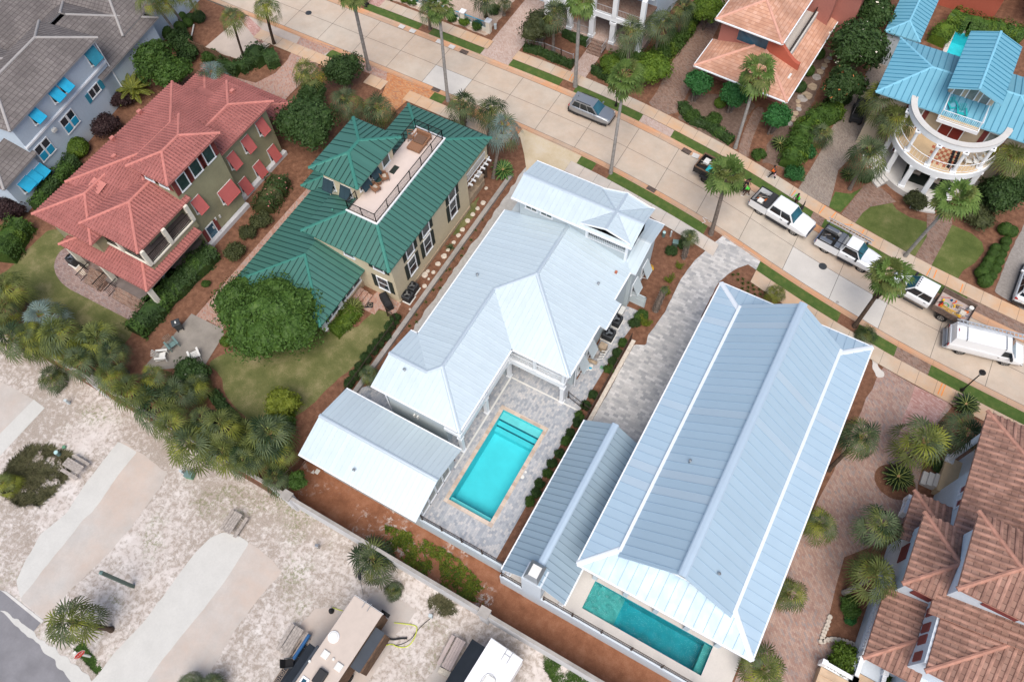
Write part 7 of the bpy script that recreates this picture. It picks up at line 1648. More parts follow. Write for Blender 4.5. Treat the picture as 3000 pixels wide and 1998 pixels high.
m = MB()
for x in (-2.6, -.75): m.bar((x, -.95, 1.3), (x, -.88, 2.1), .05, .05).bar((x, .95, 1.3), (x, .88, 2.1), .05, .05).bar((x, -.9, 2.1), (x, .9, 2.1), .05, .05)
for sd in (-1, 1): m.bar((-2.7, sd*.88, 2.08), (1.2, sd*.8, 2.08), .05, .05)
V.part('ladder_rack', m, 'trim_black')
def ladder(V, x0, x1, y, z, w=.42, mat='aluminium', sp=.3, name='ladder', par=None):
    m = MB()
    for s_ in (-1, 1): m.bar((x0, y+s_*w/2, z), (x1, y+s_*w/2, z), .04, .09)
    r = V.part(name, m, mat); m = MB(); k = x0+.2
    while k < x1-.1: m.bar((k, y-w/2, z), (k, y+w/2, z), .035, .03); k += sp
    V.part('rungs', m, mat, r)
ladder(V, -2.9, 1.35, .82, 2.14)
V = Veh('cargo_van', 'white cargo van with long aluminium ladders overhanging its roof', 'van', (3, 2, 1745, 122), (3, 2, 2150, 222), 3.5, 1.74)
V.body([(-2.98, .93, .5, 1.2, 1.3, .9), (-2.9, 1.0, .42, 1.25, 1.34, .95), (0, 1.01, .42, 1.25, 1.34, .95), (1.7, 1.01, .42, 1.22, 1.32, .92), (2.2, .99, .42, 1.1, 1.22, .82), (2.75, .95, .45, .95, 1.08, .72), (2.95, .8, .5, .8, .9, .55)], 'car_white', bevel=.05)
V.cab(-2.93, 2.15, .97, 1.25, -2.78, 1.45, .80, 2.08, 'car_white', cols=1, rear=False)
for o_ in list(V.o.children):
    if o_.name.startswith('side_window'): bpy.data.objects.remove(o_)
for sd in (-1, 1):
    q = [(1.0, sd*.985, 1.30), (1.9, sd*.965, 1.30), (1.55, sd*.86, 1.86), (1.02, sd*.88, 1.86)]; V.part('side_window', MB().poly(q if sd < 0 else q[::-1]), 'car_glass')
    V.part('door_handle', MB().box(.85, 1.0, sd*1.012-.012, sd*1.012+.012, 1.0, 1.04), 'trim_black')
V.part('roof_panel', MB().box(-2.6, 1.2, -.68, .68, 2.1, 2.14), 'car_white', bevel=.02); V.part('brake_light', MB().box(-2.66, -2.6, -.14, .14, 2.12, 2.16), 'lamp_red')
V.part('bumper', MB().box(2.85, 3.02, -.9, .9, .42, .62), 'chrome', bevel=.04); V.part('rear_bumper', MB().box(-3.25, -2.96, -.95, .95, .5, .6), 'steel', bevel=.03); V.part('rear_rack', MB().bar((-3.12, -.9, .6), (-3.12, -.9, 1.3), .05, .05).bar((-3.12, .9, .6), (-3.12, .9, 1.3), .05, .05).bar((-3.12, -.9, 1.3), (-3.12, .9, 1.3), .05, .05), 'trim_black')
V.wheels(.37, .26); V.mirrors(1.75, .97, 1.35, k=1.3); V.lamps(2.86, .72, .82, 'lamp_glass', 'headlight'); V.lamps(-2.99, .88, 1.05, 'lamp_red', 'tail_light', .14, .34, .03)
for x in (-2.0, 1.0): V.part('roof_bar', MB().bar((x, -.86, 2.2), (x, .86, 2.2), .05, .05).bar((x, -.84, 2.0), (x, -.84, 2.2), .05, .04).bar((x, .84, 2.0), (x, .84, 2.2), .05, .04), 'steel')
ladder(V, -2.9, 4.2, .62, 2.30, .42, sp=.3); ladder(V, -2.7, 2.2, .62, 2.40, .36, sp=.3)
# dump bed truck facing up the street (towards -x)
rr = Vector(G(3, 1, 1565, 1378)); fr = rr+Vector((-3.9, .62)).normalized()*3.9
V = Veh('dump_truck', 'white crew cab truck with a rusty dump bed full of garden tools', 'truck', None, None, 3.9, 1.8, 1, world=[(rr.x, rr.y), (fr.x, fr.y)])
w = 1.0
V.body([(-.62, w, .5, 1.2, 1.28, .9), (1.3, w, .5, 1.2, 1.28, .88), (1.9, w, .5, 1.18, 1.28, .8), (2.7, w, .5, 1.12, 1.24, .76), (3.0, .92, .55, .95, 1.1, .62)], 'car_white', bevel=.05)
V.cab(-.62, 1.85, .92, 1.22, -.5, 1.15, .72, 1.98, 'car_white', cols=2)
m = MB()
for y in (-.5, -.25, 0, .25, .5): m.box(1.0, 1.1, y-.05, y+.05, 2.01, 2.05)
V.part('roof_lights', m, 'trim_black'); bx0, bx1, by_ = -3.75, -.85, 1.08
b = MB(); b.box(bx0, bx1, -by_, by_, .95, 1.03)
for sd in (-1, 1): b.box(bx0, bx1, sd*by_-.04, sd*by_+.04, 1.0, 1.62)
b.box(bx1-.05, bx1, -by_, by_, 1.0, 1.75); b.box(bx0, bx0+.05, -by_, by_, 1.0, 1.5); b.box(bx0+.1, bx1, -.45, .45, .6, .95)
V.part('dump_bed', b, 'rust_steel'); V.part('bed_liner', MB().box(bx0+.06, bx1-.06, -by_+.05, by_-.05, 1.03, 1.06), 'wood_pink')
m = MB()
for k in range(9): x = bx0+.2+k*.34; m.box(x, x+.05, by_+.04, by_+.08, 1.0, 1.62).box(x, x+.05, -by_-.08, -by_-.04, 1.0, 1.62)
V.part('bed_ribs', m, 'rust_steel'); clutter(V, bx0+.4, bx1-.3, -.8, .85, 1.07, 12, ['yellow_tool', 'rust_steel', 'tool_blue', 'orange_plastic', 'debris_pale', 'red_plastic', 'trim_black', 'steel'], 26, .12, .4)
V.part('hose_coil', MB().tube([(-1.7+.22*math.cos(k*.5236), .1+.22*math.sin(k*.5236), 1.15) for k in range(13)], .035, 6), 'hose_green'); V.part('traffic_cone', MB().cyl((-1.35, .35, 1.07), (-1.35, .35, 1.5), .15, .03, 12).box(-1.52, -1.18, .18, .52, 1.07, 1.10), 'red_plastic')
for y in (.75, .6, .45): V.part('shovel', MB().bar((-2.9, y, 1.2), (-1.3, y-.15, 1.25), .04, .04).box(-3.1, -2.88, y-.1, y+.1, 1.17, 1.22), 'yellow_tool')
V.part('bucket', MB().cyl((-3.45, -.7, 1.07), (-3.45, -.7, 1.42), .17, .2, 14), 'white_plastic'); V.part('plastic_box', MB().box(-3.3, -2.85, -.1, .4, 1.07, 1.35), 'debris_pale')
V.part('bumper', MB().box(2.9, 3.12, -.92, .92, .5, .75), 'chrome', bevel=.05); V.lamps(2.88, .74, .92, 'lamp_glass', 'headlight'); V.mirrors(1.55, .95, 1.35, k=1.4); V.wheels(.41, .4)
for sd in (-1, 1): V.part('running_board', MB().box(-.4, 1.4, sd*1.08-.07, sd*1.08+.07, .45, .5), 'trim_black'); V.part('door_handle', MB().box(-.3, -.1, sd*1.005-.012, sd*1.005+.012, 1.08, 1.12), 'trim_black')
# tandem dump trailer
V = Veh('dump_trailer', 'black tandem axle dump trailer loaded with debris under the curved palm', 'trailer', (2, 1, 1755, 112), (2, 1, 1832, 152), .85, 1.9)
V.wheels(.34, .22, xs=(-.42, .42), spokes=0, rim='trim_black'); L0, L1, hw = -1.75, 2.2, .95
m = MB().box(L0, L1, -hw, hw, .72, .8)
for sd in (-1, 1): m.box(L0, L1, sd*hw-.03, sd*hw+.03, .75, 1.45); [m.box(x, x+.06, sd*(hw+.05)-.03, sd*(hw+.05)+.03, .7, 1.45) for x in (L0, -1, -.2, .6, 1.4, L1-.06)]
m.box(L1-.05, L1, -hw, hw, .75, 1.55).box(L0, L0+.05, -hw, hw, .75, 1.4).box(L0, L1, -.5, .5, .5, .72); V.part('trailer_bed', m, 'trim_black')
V.part('bed_rail', MB().box(L0, L1, hw-.06, hw+.1, 1.45, 1.5).box(L0, L1, -hw-.1, -hw+.06, 1.45, 1.5).box(L0-.02, L0+.08, -hw, hw, 1.4, 1.45), 'wood_brown')
V.part('fender', MB().box(-.95, .95, hw+.02, hw+.32, .78, .82).box(-.95, .95, -hw-.32, -hw-.02, .78, .82), 'trim_black'); V.part('tongue', MB().bar((L1, -.5, .62), (L1+1.35, 0, .58), .08, .1).bar((L1, .5, .62), (L1+1.35, 0, .58), .08, .1).cyl((L1+1.05, .0, .2), (L1+1.05, 0, .95), .045), 'trim_black')
V.part('white_box', MB().box(-1.4, -.85, .1, .75, 1.05, 1.3), 'white_plastic', bevel=.03); V.part('tarpaulin', MB().box(-.75, .1, -.7, .2, 1.0, 1.25), 'teal_plastic', bevel=.1)
clutter(V, -1.5, 1.8, -.75, .75, .85, 21, ['debris_pale', 'rust_steel', 'debris_pale', 'trim_black', 'wood_brown'], 26, .15, .5, 'debris')
# dark open cart in the shade beside the round porch
x, y = G(3, 0, 750, 1090); V = Veh('utility_cart', 'black open utility cart parked in the shade under the magnolia', 'cart', None, None, 1.6, 1.0, -1, world=[(x-.2, y+1.2), (x, y-.4)])
V.wheels(.25, .18, spokes=0); V.part('body', MB().box(-1.1, 1.1, -.6, .6, .3, .62).box(.5, 1.15, -.55, .55, .6, .85), 'bed_black', bevel=.05); V.part('seat', MB().box(-.3, .2, -.5, .5, .62, .8).box(-.45, -.3, -.5, .5, .7, 1.2), 'trim_black', bevel=.04); V.part('canopy', MB().box(-.7, .7, -.6, .6, 1.85, 1.9), 'bed_black', bevel=.03)
V.part('canopy_frame', MB().bar((-.6, -.5, .6), (-.6, -.5, 1.86), .04, .04).bar((-.6, .5, .6), (-.6, .5, 1.86), .04, .04).bar((.7, -.5, .8), (.55, -.5, 1.86), .04, .04).bar((.7, .5, .8), (.55, .5, 1.86), .04, .04), 'steel')
# caravans, roofs at LOW + 3.4
rz = LOW+3.3
def rv(label, c0, c1, c2, L, roofm, side, zr, sides='rv_tan'):
    a, b = Vector(G(*c0, zr)), Vector(G(*c1, zr)); wv = (b-a); w_ = wv.length; yv = wv.normalized(); xv = Vector((yv.y, -yv.x)); e = Vector(G(*c2, zr))-a
    if e.dot(xv) < 0: xv = -xv
    t = thing('caravan', label, 'caravan', (*((a+b)/2), LOW), math.atan2(xv.y, xv.x)); hw = w_/2; zz = zr-LOW
    f = lambda n, m, mt, p=None, **k: m.build(n, mt, p or t, **k)
    f('body', MB().box(.02, L, -hw+.03, hw-.03, .75, zz-.06), sides, bevel=.05); f('roof', MB().box(0, L, -hw, hw, zz-.08, zz), roofm, bevel=.05); f('roof_trim', MB().box(-.03, .06, -hw, hw, zz-.22, zz-.05), 'rv_white'); f('underbody', MB().box(.6, L-.3, -hw+.3, hw-.3, .35, .75), 'trim_black')
    for x in (L*.45, L*.45+.95):
        for sd in (-1, 1): f('wheel', MB().cyl((x, sd*(hw-.3), .36), (x, sd*(hw-.02), .36), .36, n=18), 'tyre')
    return t, hw, zz, f
t, hw, zz, f = rv('tan roofed caravan with dark slide outs and a rolled awning at the bottom edge', (1, 3, 905, 765), (1, 3, 1165, 940), (1, 3, 650, 1170), 10.5, 'rv_tan', 1, rz, 'wood_brown')
sg = 1 if (Matrix.Rotation(t.rotation_euler.z, 3, 'Z')@Vector((0, 1, 0))).x < 0 else -1     # +sg is the left (awning) side
f('skylight_dome', MB().cyl((3.0, sg*.78, zz), (3.0, sg*.78, zz+.12), .42, .38, 24), 'rv_white'); f('dome_lid', MB().cyl((3.0, sg*.78, zz+.12), (3.0, sg*.78, zz+.15), .34, .3, 24), 'white_plastic')
for x, y in ((4.2, sg*.55), (4.35, -sg*.72), (7.2, sg*.35)): f('roof_vent', MB().box(x-.26, x+.26, y-.26, y+.26, zz, zz+.12), 'white_plastic', bevel=.03)
f('air_conditioner', MB().box(5.0, 6.0, -sg*.05-.36, -sg*.05+.36, zz, zz+.32), 'trim_black', bevel=.08); f('roof_window', MB().box(6.0, 6.85, sg*.75-.28, sg*.75+.28, zz, zz+.07), 'rv_white', bevel=.02); f('window_pane', MB().box(6.15, 6.7, sg*.75-.15, sg*.75+.15, zz+.07, zz+.08), 'glass_blue')
for x, y in ((4.15, -sg*.12), (5.1, sg*1.2)): f('plumbing_vent', MB().cyl((x, y, zz), (x, y, zz+.12), .09, n=12), 'white_plastic')
for x0, x1, d in ((1.0, 3.9, .9), (7.2, 10.2, .9)):
    y0, y1 = sorted((-sg*(hw-.05), -sg*(hw+d))); f('slide_out', MB().box(x0, x1, y0, y1, .9, zz-.55), 'wood_brown', bevel=.02); f('slide_awning', MB().box(x0-.05, x1+.05, min(-sg*(hw-.02), -sg*(hw+d-.12)), max(-sg*(hw-.02), -sg*(hw+d-.12)), zz-.54, zz-.50), 'rv_dark')
y0, y1 = sorted((sg*hw, sg*(hw+.28))); f('rolled_awning', MB().box(4.0, 10.4, y0, y1, zz-.45, zz-.2), 'rv_dark', bevel=.06); f('awning_fabric', MB().add([(4.2, sg*hw, zz-.3), (10.4, sg*hw, zz-.3), (10.4, sg*(hw+.9), zz-.6), (4.2, sg*(hw+.9), zz-.6)], [(0, 1, 2, 3), (3, 2, 1, 0)]), 'rv_dark')
m = MB().bar((-.1, .2, 1.0), (-.12, .2, zz+.1), .04, .04).bar((-.1, -.25, 1.0), (-.12, -.25, zz+.1), .04, .04).bar((-.12, .2, zz+.1), (.45, .2, zz+.06), .04, .04).bar((-.12, -.25, zz+.1), (.45, -.25, zz+.06), .04, .04)
for k in range(7): m.bar((-.11, -.25, 1.1+k*.3), (-.11, .2, 1.1+k*.3), .03, .03)
f('rear_ladder', m, 'steel'); f('spare_wheel', MB().cyl((-.05, -sg*.95, 1.5), (-.3, -sg*.95, 1.5), .36, n=20), 'tyre'); f('graphic_stripe', MB().box(-.01, .03, -hw+.1, hw-.1, 1.6, 2.4), 'tile_rust')
t, hw, zz, f = rv('white roofed caravan with a dark blue awning near the bottom edge', (1, 3, 2160, 1160), (2, 3, 100, 1362), (1, 3, 1900, 1600), 9.5, 'rv_white', 1, rz, 'rv_white')
sg = 1 if (Matrix.Rotation(t.rotation_euler.z, 3, 'Z')@Vector((0, 1, 0))).x < 0 else -1
f('awning', MB().add([(.7, sg*hw, zz-.25), (8.5, sg*hw, zz-.25), (8.5, sg*(hw+1.15), zz-.75), (.7, sg*(hw+1.15), zz-.75)], [(0, 1, 2, 3), (3, 2, 1, 0)]), 'shutter_teal' if 0 else 'rv_dark')
f('awning', MB().add([(2.3, -sg*hw, zz-.3), (8.5, -sg*hw, zz-.3), (8.5, -sg*(hw+.9), zz-.5), (2.3, -sg*(hw+.9), zz-.5)], [(0, 1, 2, 3), (3, 2, 1, 0)]), 'rv_dark')
f('roof_hatch', MB().box(2.0, 3.0, -.38-sg*.1, .38-sg*.1, zz, zz+.1), 'white_plastic', bevel=.08); f('hatch_rim', MB().tube([(2.5+.62*math.cos(k*.3927)*(1 if abs(math.cos(k*.3927)) < .9 else .95), -sg*.1+.47*math.sin(k*.3927), zz+.1) for k in range(17)], .02, 5), 'steel')
f('roof_ladder', MB().bar((-.1, -.25-sg*.3, zz+.08), (.8, -.25-sg*.3, zz+.06), .035, .035).bar((-.1, .2-sg*.3, zz+.08), (.8, .2-sg*.3, zz+.06), .035, .035).bar((.35, -.25-sg*.3, zz+.07), (.35, .2-sg*.3, zz+.07), .03, .03), 'steel')
# ================================================================ props
def P_(name, label, cat, px, z=0.0, rot=0.0, group=None, at=None):
    x, y = at or G(*px, z); t = thing(name, label, cat, (x, y, z), rot, group)
    t_build = lambda n, m, mt, p=None, **k: m.build(n, mt, p or t, **k)
    return t, t_build
def acunit(px, label, r=.42, h=.85, rot=0.0, z=0.0, at=None, mat='ac_grey'):
    t, f = P_('air_conditioner', label, 'air conditioner', px, z, rot, at=at)
    f('housing', MB().box(-r, r, -r, r, .08, h), mat, bevel=.07); f('pad', MB().box(-r-.08, r+.08, -r-.08, r+.08, 0, .08), 'white_plastic')
    f('fan_opening', MB().cyl((0, 0, h), (0, 0, h+.012), r*.80, n=28), 'dark_void'); m = MB()
    for k in range(3): a = k*2.094; m.bar((0, 0, h+.02), (math.cos(a)*r*.68, math.sin(a)*r*.68, h+.02), r*.38, .012)
    m.cyl((0, 0, h+.015), (0, 0, h+.04), r*.18, n=14); f('fan', m, 'steel'); m = MB().tube([(math.cos(k*.2618)*r*.82, math.sin(k*.2618)*r*.82, h+.03) for k in range(25)], .03, 6)
    for q in (.35, .6): m.tube([(math.cos(k*.2618)*r*q, math.sin(k*.2618)*r*q, h+.045) for k in range(25)], .008, 4)
    f('fan_guard', m, 'trim_black'); m = MB()
    for k in range(6): m.box(-r-.01, r+.01, -r-.01, r+.01, .16+k*.1, .18+k*.1)
    f('louvres', m, 'trim_black')
acunit((1, 1, 1445, 1100), 'upper of the two air conditioners beside the cream house'); acunit((1, 1, 1400, 1180), 'lower of the two air conditioners beside the cream house')
acunit((2, 1, 950, 1400), 'upper of the two air conditioners beside the centre house', .46); acunit((2, 1, 885, 1530), 'lower of the two air conditioners beside the centre house', .46); acunit((0, 1, 700, 850), 'tall air conditioner on the brick patio of the red roofed house', .42, 1.0)
t, f = P_('equipment_box', 'cream wall box above the air conditioners of the centre house', 'box', (2, 1, 1000, 1330), 0); f('cabinet', MB().box(-.2, .2, -.4, .4, .3, .9), 'white_plastic', bevel=.02); f('stand', MB().box(-.15, .15, -.3, .3, 0, .3), 'steel')
t, f = P_('pool_pump', 'pool pump with tan tank, filter and white pipes in the side passage', 'pool pump', (2, 2, 770, 130)); f('filter_tank', MB().cyl((0, 0, 0), (0, 0, .75), .27, n=20).cyl((0, 0, .75), (0, 0, .95), .27, .1, n=20), 'stone_grey'); f('heater', MB().box(-.1, .55, .5, 1.1, 0, .7), 'stone_tan', bevel=.04)
m = MB()
for k in range(4): m.tube([(.35, .4-k*.3, .1), (.35, .4-k*.3, .45), (.7, .5-k*.25, .5), (.75, 1.0, .3)], .04, 8)
f('pipes', m, 'white_plastic'); f('pump_motor', MB().cyl((-.1, -.75, .25), (.45, -.75, .25), .15, n=14).cyl((-.4, -.75, .2), (-.1, -.75, .2), .19, n=14), 'stone_tan')
for k, (a, lb) in enumerate(((685, 'left bag of pool salt on the paved side passage'), (722, 'right bag of pool salt on the paved side passage'))):
    t, f = P_('salt_bag', lb, 'bag', (2, 2, a, 242), 0, .2); f('sack', MB().box(-.17, .17, -.3, .3, 0, .14), 'white_plastic', bevel=.06); f('printed_panel', MB().box(-.12, .12, -.2, -.02, .14, .146), 'awning_blue')
t, f = P_('drain_cover', 'green square valve cover in the side passage paving', 'cover', (2, 2, 825, 240)); f('lid', MB().box(-.14, .14, -.14, .14, 0, .05), 'green_plastic')
# louvred gate
a, b = Vector(G(2, 1, 1065, 1190)), Vector(G(2, 1, 1215, 1260)); t = thing('louvred_gate', 'open pale louvred gate beside the centre house mulch bed', 'gate', (a.x, a.y, 0), math.atan2((b-a).y, (b-a).x)); L = (b-a).length
m = MB().box(0, L, -.04, .04, 0, .1).box(0, L, -.04, .04, 1.5, 1.62).box(0, .1, -.04, .04, 0, 1.62).box(L-.1, L, -.04, .04, 0, 1.62).box(0, L, -.04, .04, .78, .88); m.build('gate_frame', 'siding_grey', t); m = MB()
for k in range(22): m.box(.08, L-.08, -.02, .02, .12+k*.062, .15+k*.062)
m.build('louvres', 'siding_grey', t)
# grill
t, f = P_('grill', 'gas grill under a black cover on the brick patio', 'grill', (1, 1, 1205, 1225), 0, -.55); f('cover', MB().loft([[(-.8, -.35, .02), (.8, -.35, .02), (.8, .35, .02), (-.8, .35, .02)], [(-.75, -.33, .8), (.75, -.33, .8), (.75, .33, .8), (-.75, .33, .8)], [(-.62, -.26, 1.0), (.62, -.26, 1.0), (.62, .26, 1.0), (-.62, .26, 1.0)], [(-.45, -.15, 1.12), (.45, -.15, 1.12), (.45, .15, 1.12), (-.45, .15, 1.12)]]), 'cloth_black', bevel=.06, fixn=True)
t, f = P_('doormat', 'black patterned doormat on the brick patio', 'doormat', (1, 1, 1030, 1235), .03, .5); f('mat_base', MB().box(-.45, .45, -.28, .28, 0, .02), 'cloth_black'); f('mat_pattern', MB().tube([(-.25+.16*math.cos(k*.5), .16*math.sin(k*.5), .03) for k in range(13)], .02, 4).tube([(.2+.16*math.cos(k*.5), .16*math.sin(k*.5), .03) for k in range(13)], .02, 4), 'stone_tan')
# roof deck furniture at z 6.93
zd = 6.935
def wicker_chair(px, rot, label, mat='wicker'):
    t, f = P_('wicker_chair', label, 'chair', px, zd, rot, 'wicker armchairs on the roof deck')
    f('seat', MB().box(-.33, .33, -.33, .33, .22, .42), mat, bevel=.05); f('cushion', MB().box(-.2, .12, -.2, .2, .42, .5), 'cushion', bevel=.04)
    m = MB(); A = [(math.cos(a)*.42, math.sin(a)*.42) for a in [R_(60+240*k/10) for k in range(11)]]
    secs = [[(x*.9, y*.9, .3), (x, y, .3), (x*1.08, y*1.08, .6+.3*max(0, -x/.42)), (x*.92, y*.92, .6+.3*max(0, -x/.42))] for x, y in A]; m.loft(secs); f('backrest', m, mat, bevel=.02, fixn=True)
    for sx in (-1, 1):
        for sy in (-1, 1): f('leg', MB().cyl((sx*.27, sy*.27, 0), (sx*.25, sy*.25, .25), .03, n=8), mat)
wicker_chair((1, 1, 1190, 80), -2.3+3.14, 'upper wicker armchair on the roof deck, above the round table'); wicker_chair((1, 1, 1105, 180), -1.9+3.14, 'lower wicker armchair on the roof deck, below the round table')
t, f = P_('wicker_table', 'round glass topped wicker table between the two armchairs', 'table', (1, 1, 1130, 118), zd); f('table_top', MB().cyl((0, 0, .45), (0, 0, .48), .36, n=24), 'glass_teal'); f('table_rim', MB().tube([(.36*math.cos(k*.2618), .36*math.sin(k*.2618), .47) for k in range(25)], .03, 6), 'wicker'); f('pedestal', MB().cyl((0, 0, 0), (0, 0, .45), .24, .15, 14), 'wicker')
t, f = P_('daybed', 'double wicker lounger at the street end of the roof deck', 'lounger', (1, 0, 1500, 1330), zd, -1.06-.5+math.pi); f('frame', MB().box(-1.0, .9, -.65, .65, .12, .32).box(.85, 1.0, -.72, .72, .1, .75), 'wicker', bevel=.03); f('mattress', MB().box(-.2, .75, -.5, .5, .32, .45), 'wicker_dark', bevel=.05); f('footrest', MB().box(-.98, -.3, -.62, .62, .32, .36), 'wicker')
for sy in (-.68, .68): f('armrest', MB().box(.1, 1.0, sy-.06, sy+.06, .5, .58).box(.1, .18, sy-.05, sy+.05, .1, .5), 'wicker', bevel=.02)
for sx in (-.9, .8):
    for sy in (-.55, .55): f('leg', MB().box(sx-.04, sx+.04, sy-.04, sy+.04, 0, .14), 'wicker')
t, f = P_('side_chair', 'open framed wicker chair left of the double lounger', 'chair', (1, 0, 1425, 1290), zd, .5); m = MB().box(-.25, .25, -.25, .25, .38, .43); f('seat', m, 'wicker_dark'); f('backrest', MB().bar((-.25, .25, .4), (-.25, .3, .95), .04, .04).bar((.25, .25, .4), (.25, .3, .95), .04, .04).bar((-.25, .3, .95), (.25, .3, .95), .05, .05).bar((-.25, .28, .7), (.25, .28, .7), .04, .05), 'wicker')
for sx in (-.23, .23):
    for sy in (-.23, .23): f('leg', MB().bar((sx, sy, 0), (sx, sy, .4), .04, .04), 'wicker')
# adirondack chairs
def adirondack(px, rot, mat, label, z=0.0, group='adirondack chairs', s=1.0, at=None):
    t, f = P_('adirondack_chair', label, 'chair', px, z, rot, group, at); t.scale = (s, s, s)
    for k in range(5): f('seat_slat', MB().bar((-.25+.11*k, -.27, .3+.028*k), (-.25+.11*k, .27, .3+.028*k), .095, .02), mat)
    for k in range(5): y = -.22+.11*k; f('back_slat', MB().bar((-.27, y*.8, .28), (-.62, y*1.15, 1.0-.28*abs(y)), .085, .02, up=(0, 1, 0)), mat)
    for sy in (-.36, .36): f('armrest', MB().box(-.5, .38, sy-.075, sy+.075, .56, .585), mat); f('leg', MB().box(.25, .33, sy-.03, sy+.03, 0, .56), mat); f('side_rail', MB().bar((-.6, sy*.85, .05), (.33, sy*.85, .38), .03, .1), mat)
adirondack((0, 2, 1600, 50), -.3, 'weathered_green', 'grey green adirondack chair on the old concrete patio', .03, s=1.1); adirondack((0, 2, 1510, 150), .6, 'white_plastic', 'white adirondack chair left of the camellia', .03, s=1.1); adirondack((0, 2, 1800, 140), 2.6, 'white_plastic', 'white adirondack chair behind the camellia', .03, s=1.1)
adirondack(None, -1.0, 'teal_plastic', 'left turquoise adirondack chair on the small balcony', 6.79, at=(8.0, 62.1)); adirondack(None, -1.3, 'teal_plastic', 'right turquoise adirondack chair on the small balcony', 6.79, at=(8.85, 61.7))
adirondack(None, -1.2, 'white_plastic', 'left white lounge chair on the curved upper porch', 3.98, at=(11.4, 59.7)); adirondack(None, -1.0, 'white_plastic', 'right white lounge chair on the curved upper porch', 3.98, at=(12.2, 60.5))
t, f = P_('side_table', 'white side table on the curved upper porch', 'table', None, 3.98, at=(11.9, 59.9)); f('table_top', MB().box(-.25, .25, -.25, .25, .45, .49), 'white_plastic'); [f('leg', MB().box(a-.02, a+.02, b-.02, b+.02, 0, .45), 'white_plastic') for a in (-.2, .2) for b in (-.2, .2)]
for k, (x, y, lb) in enumerate(((8.1, 60.2, 'left shaded armchair on the lower round porch'), (9.9, 60.0, 'right shaded armchair on the lower round porch'))):
    t, f = P_('porch_chair', lb, 'chair', None, .64, -1.57, at=(x, y)); f('seat', MB().box(-.4, .4, -.45, .45, .15, .45), 'cushion', bevel=.05); f('backrest', MB().box(-.5, -.35, -.45, .45, .15, .95), 'wicker_dark', bevel=.05); [f('leg', MB().box(a-.03, a+.03, b-.03, b+.03, 0, .16), 'wicker_dark') for a in (-.3, .3) for b in (-.35, .35)]
t, f = P_('porch_chaise', 'brown wicker chaise on the front porch of the cream house', 'lounger', None, .75, 1.4, at=(-28.0, 38.7)); f('seat', MB().box(-.9, .6, -.33, .33, .25, .38), 'wicker', bevel=.04); f('backrest', MB().bar((.5, 0, .35), (.95, 0, .85), .62, .06), 'wicker'); [f('leg', MB().box(a-.03, a+.03, b-.03, b+.03, 0, .26), 'wicker') for a in (-.75, .5) for b in (-.26, .26)]
for k, (a, b) in enumerate(((1565, 885), (1500, 990))):
    t, f = P_('dining_chair', ('upper' if k == 0 else 'lower')+' bluish chair in the shade under the red porch roof', 'chair', (0, 1, a, b), .7, .6); f('seat', MB().box(-.3, .3, -.3, .3, .38, .46), 'siding_grey', bevel=.04); f('backrest', MB().box(-.34, -.27, -.3, .3, .45, 1.0), 'siding_grey', bevel=.03); [f('leg', MB().box(u-.02, u+.02, v-.02, v+.02, 0, .4), 'steel') for u in (-.25, .25) for v in (-.25, .25)]
# bins
def bin_(px, label, rot, z=0.0):
    t, f = P_('wheelie_bin', label, 'bin', px, z, rot); f('body', MB().loft([[(-.22, -.25, .08), (.22, -.25, .08), (.22, .25, .08), (-.22, .25, .08)], [(-.3, -.33, .98), (.3, -.33, .98), (.3, .33, .98), (-.3, .33, .98)]]), 'ac_grey', bevel=.03); f('lid', MB().box(-.33, .35, -.36, .36, .98, 1.06), 'ac_grey', bevel=.04); f('label_panel', MB().box(-.12, .12, -.06, .06, 1.06, 1.066), 'white_plastic')
    for sy in (-.24, .24): f('wheel', MB().cyl((.25, sy, .12), (.25, sy+.05, .12), .12, n=14), 'tyre')
bin_((0, 1, 1655, 1450), 'dark wheelie bin at the corner of the old concrete patio', -.6, .03); bin_((1, 0, 1005, 55), 'dark wheelie bin on the far pavement at the top edge', .1, .1)
# picnic tables
def picnic(px, rot, label, mat, z=LOW, L=1.85):
    t, f = P_('picnic_table', label, 'picnic table', px, z, rot, 'picnic tables on the campground')
    for k in range(4): f('top_plank', MB().box(-L/2, L/2, -.36+k*.185, -.36+k*.185+.17, .72, .76), mat)
    for sy in (-.78, .58): f('bench_seat', MB().box(-L/2, L/2, sy-.04, sy+.24, .42, .46), mat)
    for sx in (-L/2+.3, L/2-.3): f('a_frame', MB().bar((sx, -.3, .72), (sx, -.75, 0), .09, .04, up=(1, 0, 0)).bar((sx, .3, .72), (sx, .75, 0), .09, .04, up=(1, 0, 0)).bar((sx, -.78, .38), (sx, .78, .38), .04, .09), mat)
picnic((0, 2, 715, 1170), .02, 'weathered picnic table beside the tall grass patch', 'weathered_wood', L=1.75); picnic((0, 3, 2165, 125), 1.62, 'weathered picnic table beside the rounded end of the middle pad', 'weathered_wood', L=1.7)
picnic((1, 3, 355, 1200), 1.60, 'weathered picnic table beside the black outdoor rug', 'weathered_wood', L=2.0); picnic((1, 3, 1825, 1320), 1.60, 'pinkish picnic table left of the dark blue awning', 'wood_pink', L=2.2)
t, f = P_('camp_stove', 'floral covered camp stove below the pinkish picnic table', 'box', (1, 3, 1735, 1480), LOW, .1); f('box', MB().box(-.45, .45, -.2, .2, .1, .5), 'debris_pale', bevel=.03); f('end_panel', MB().box(.44, .52, -.2, .2, .05, .5), 'ac_grey')
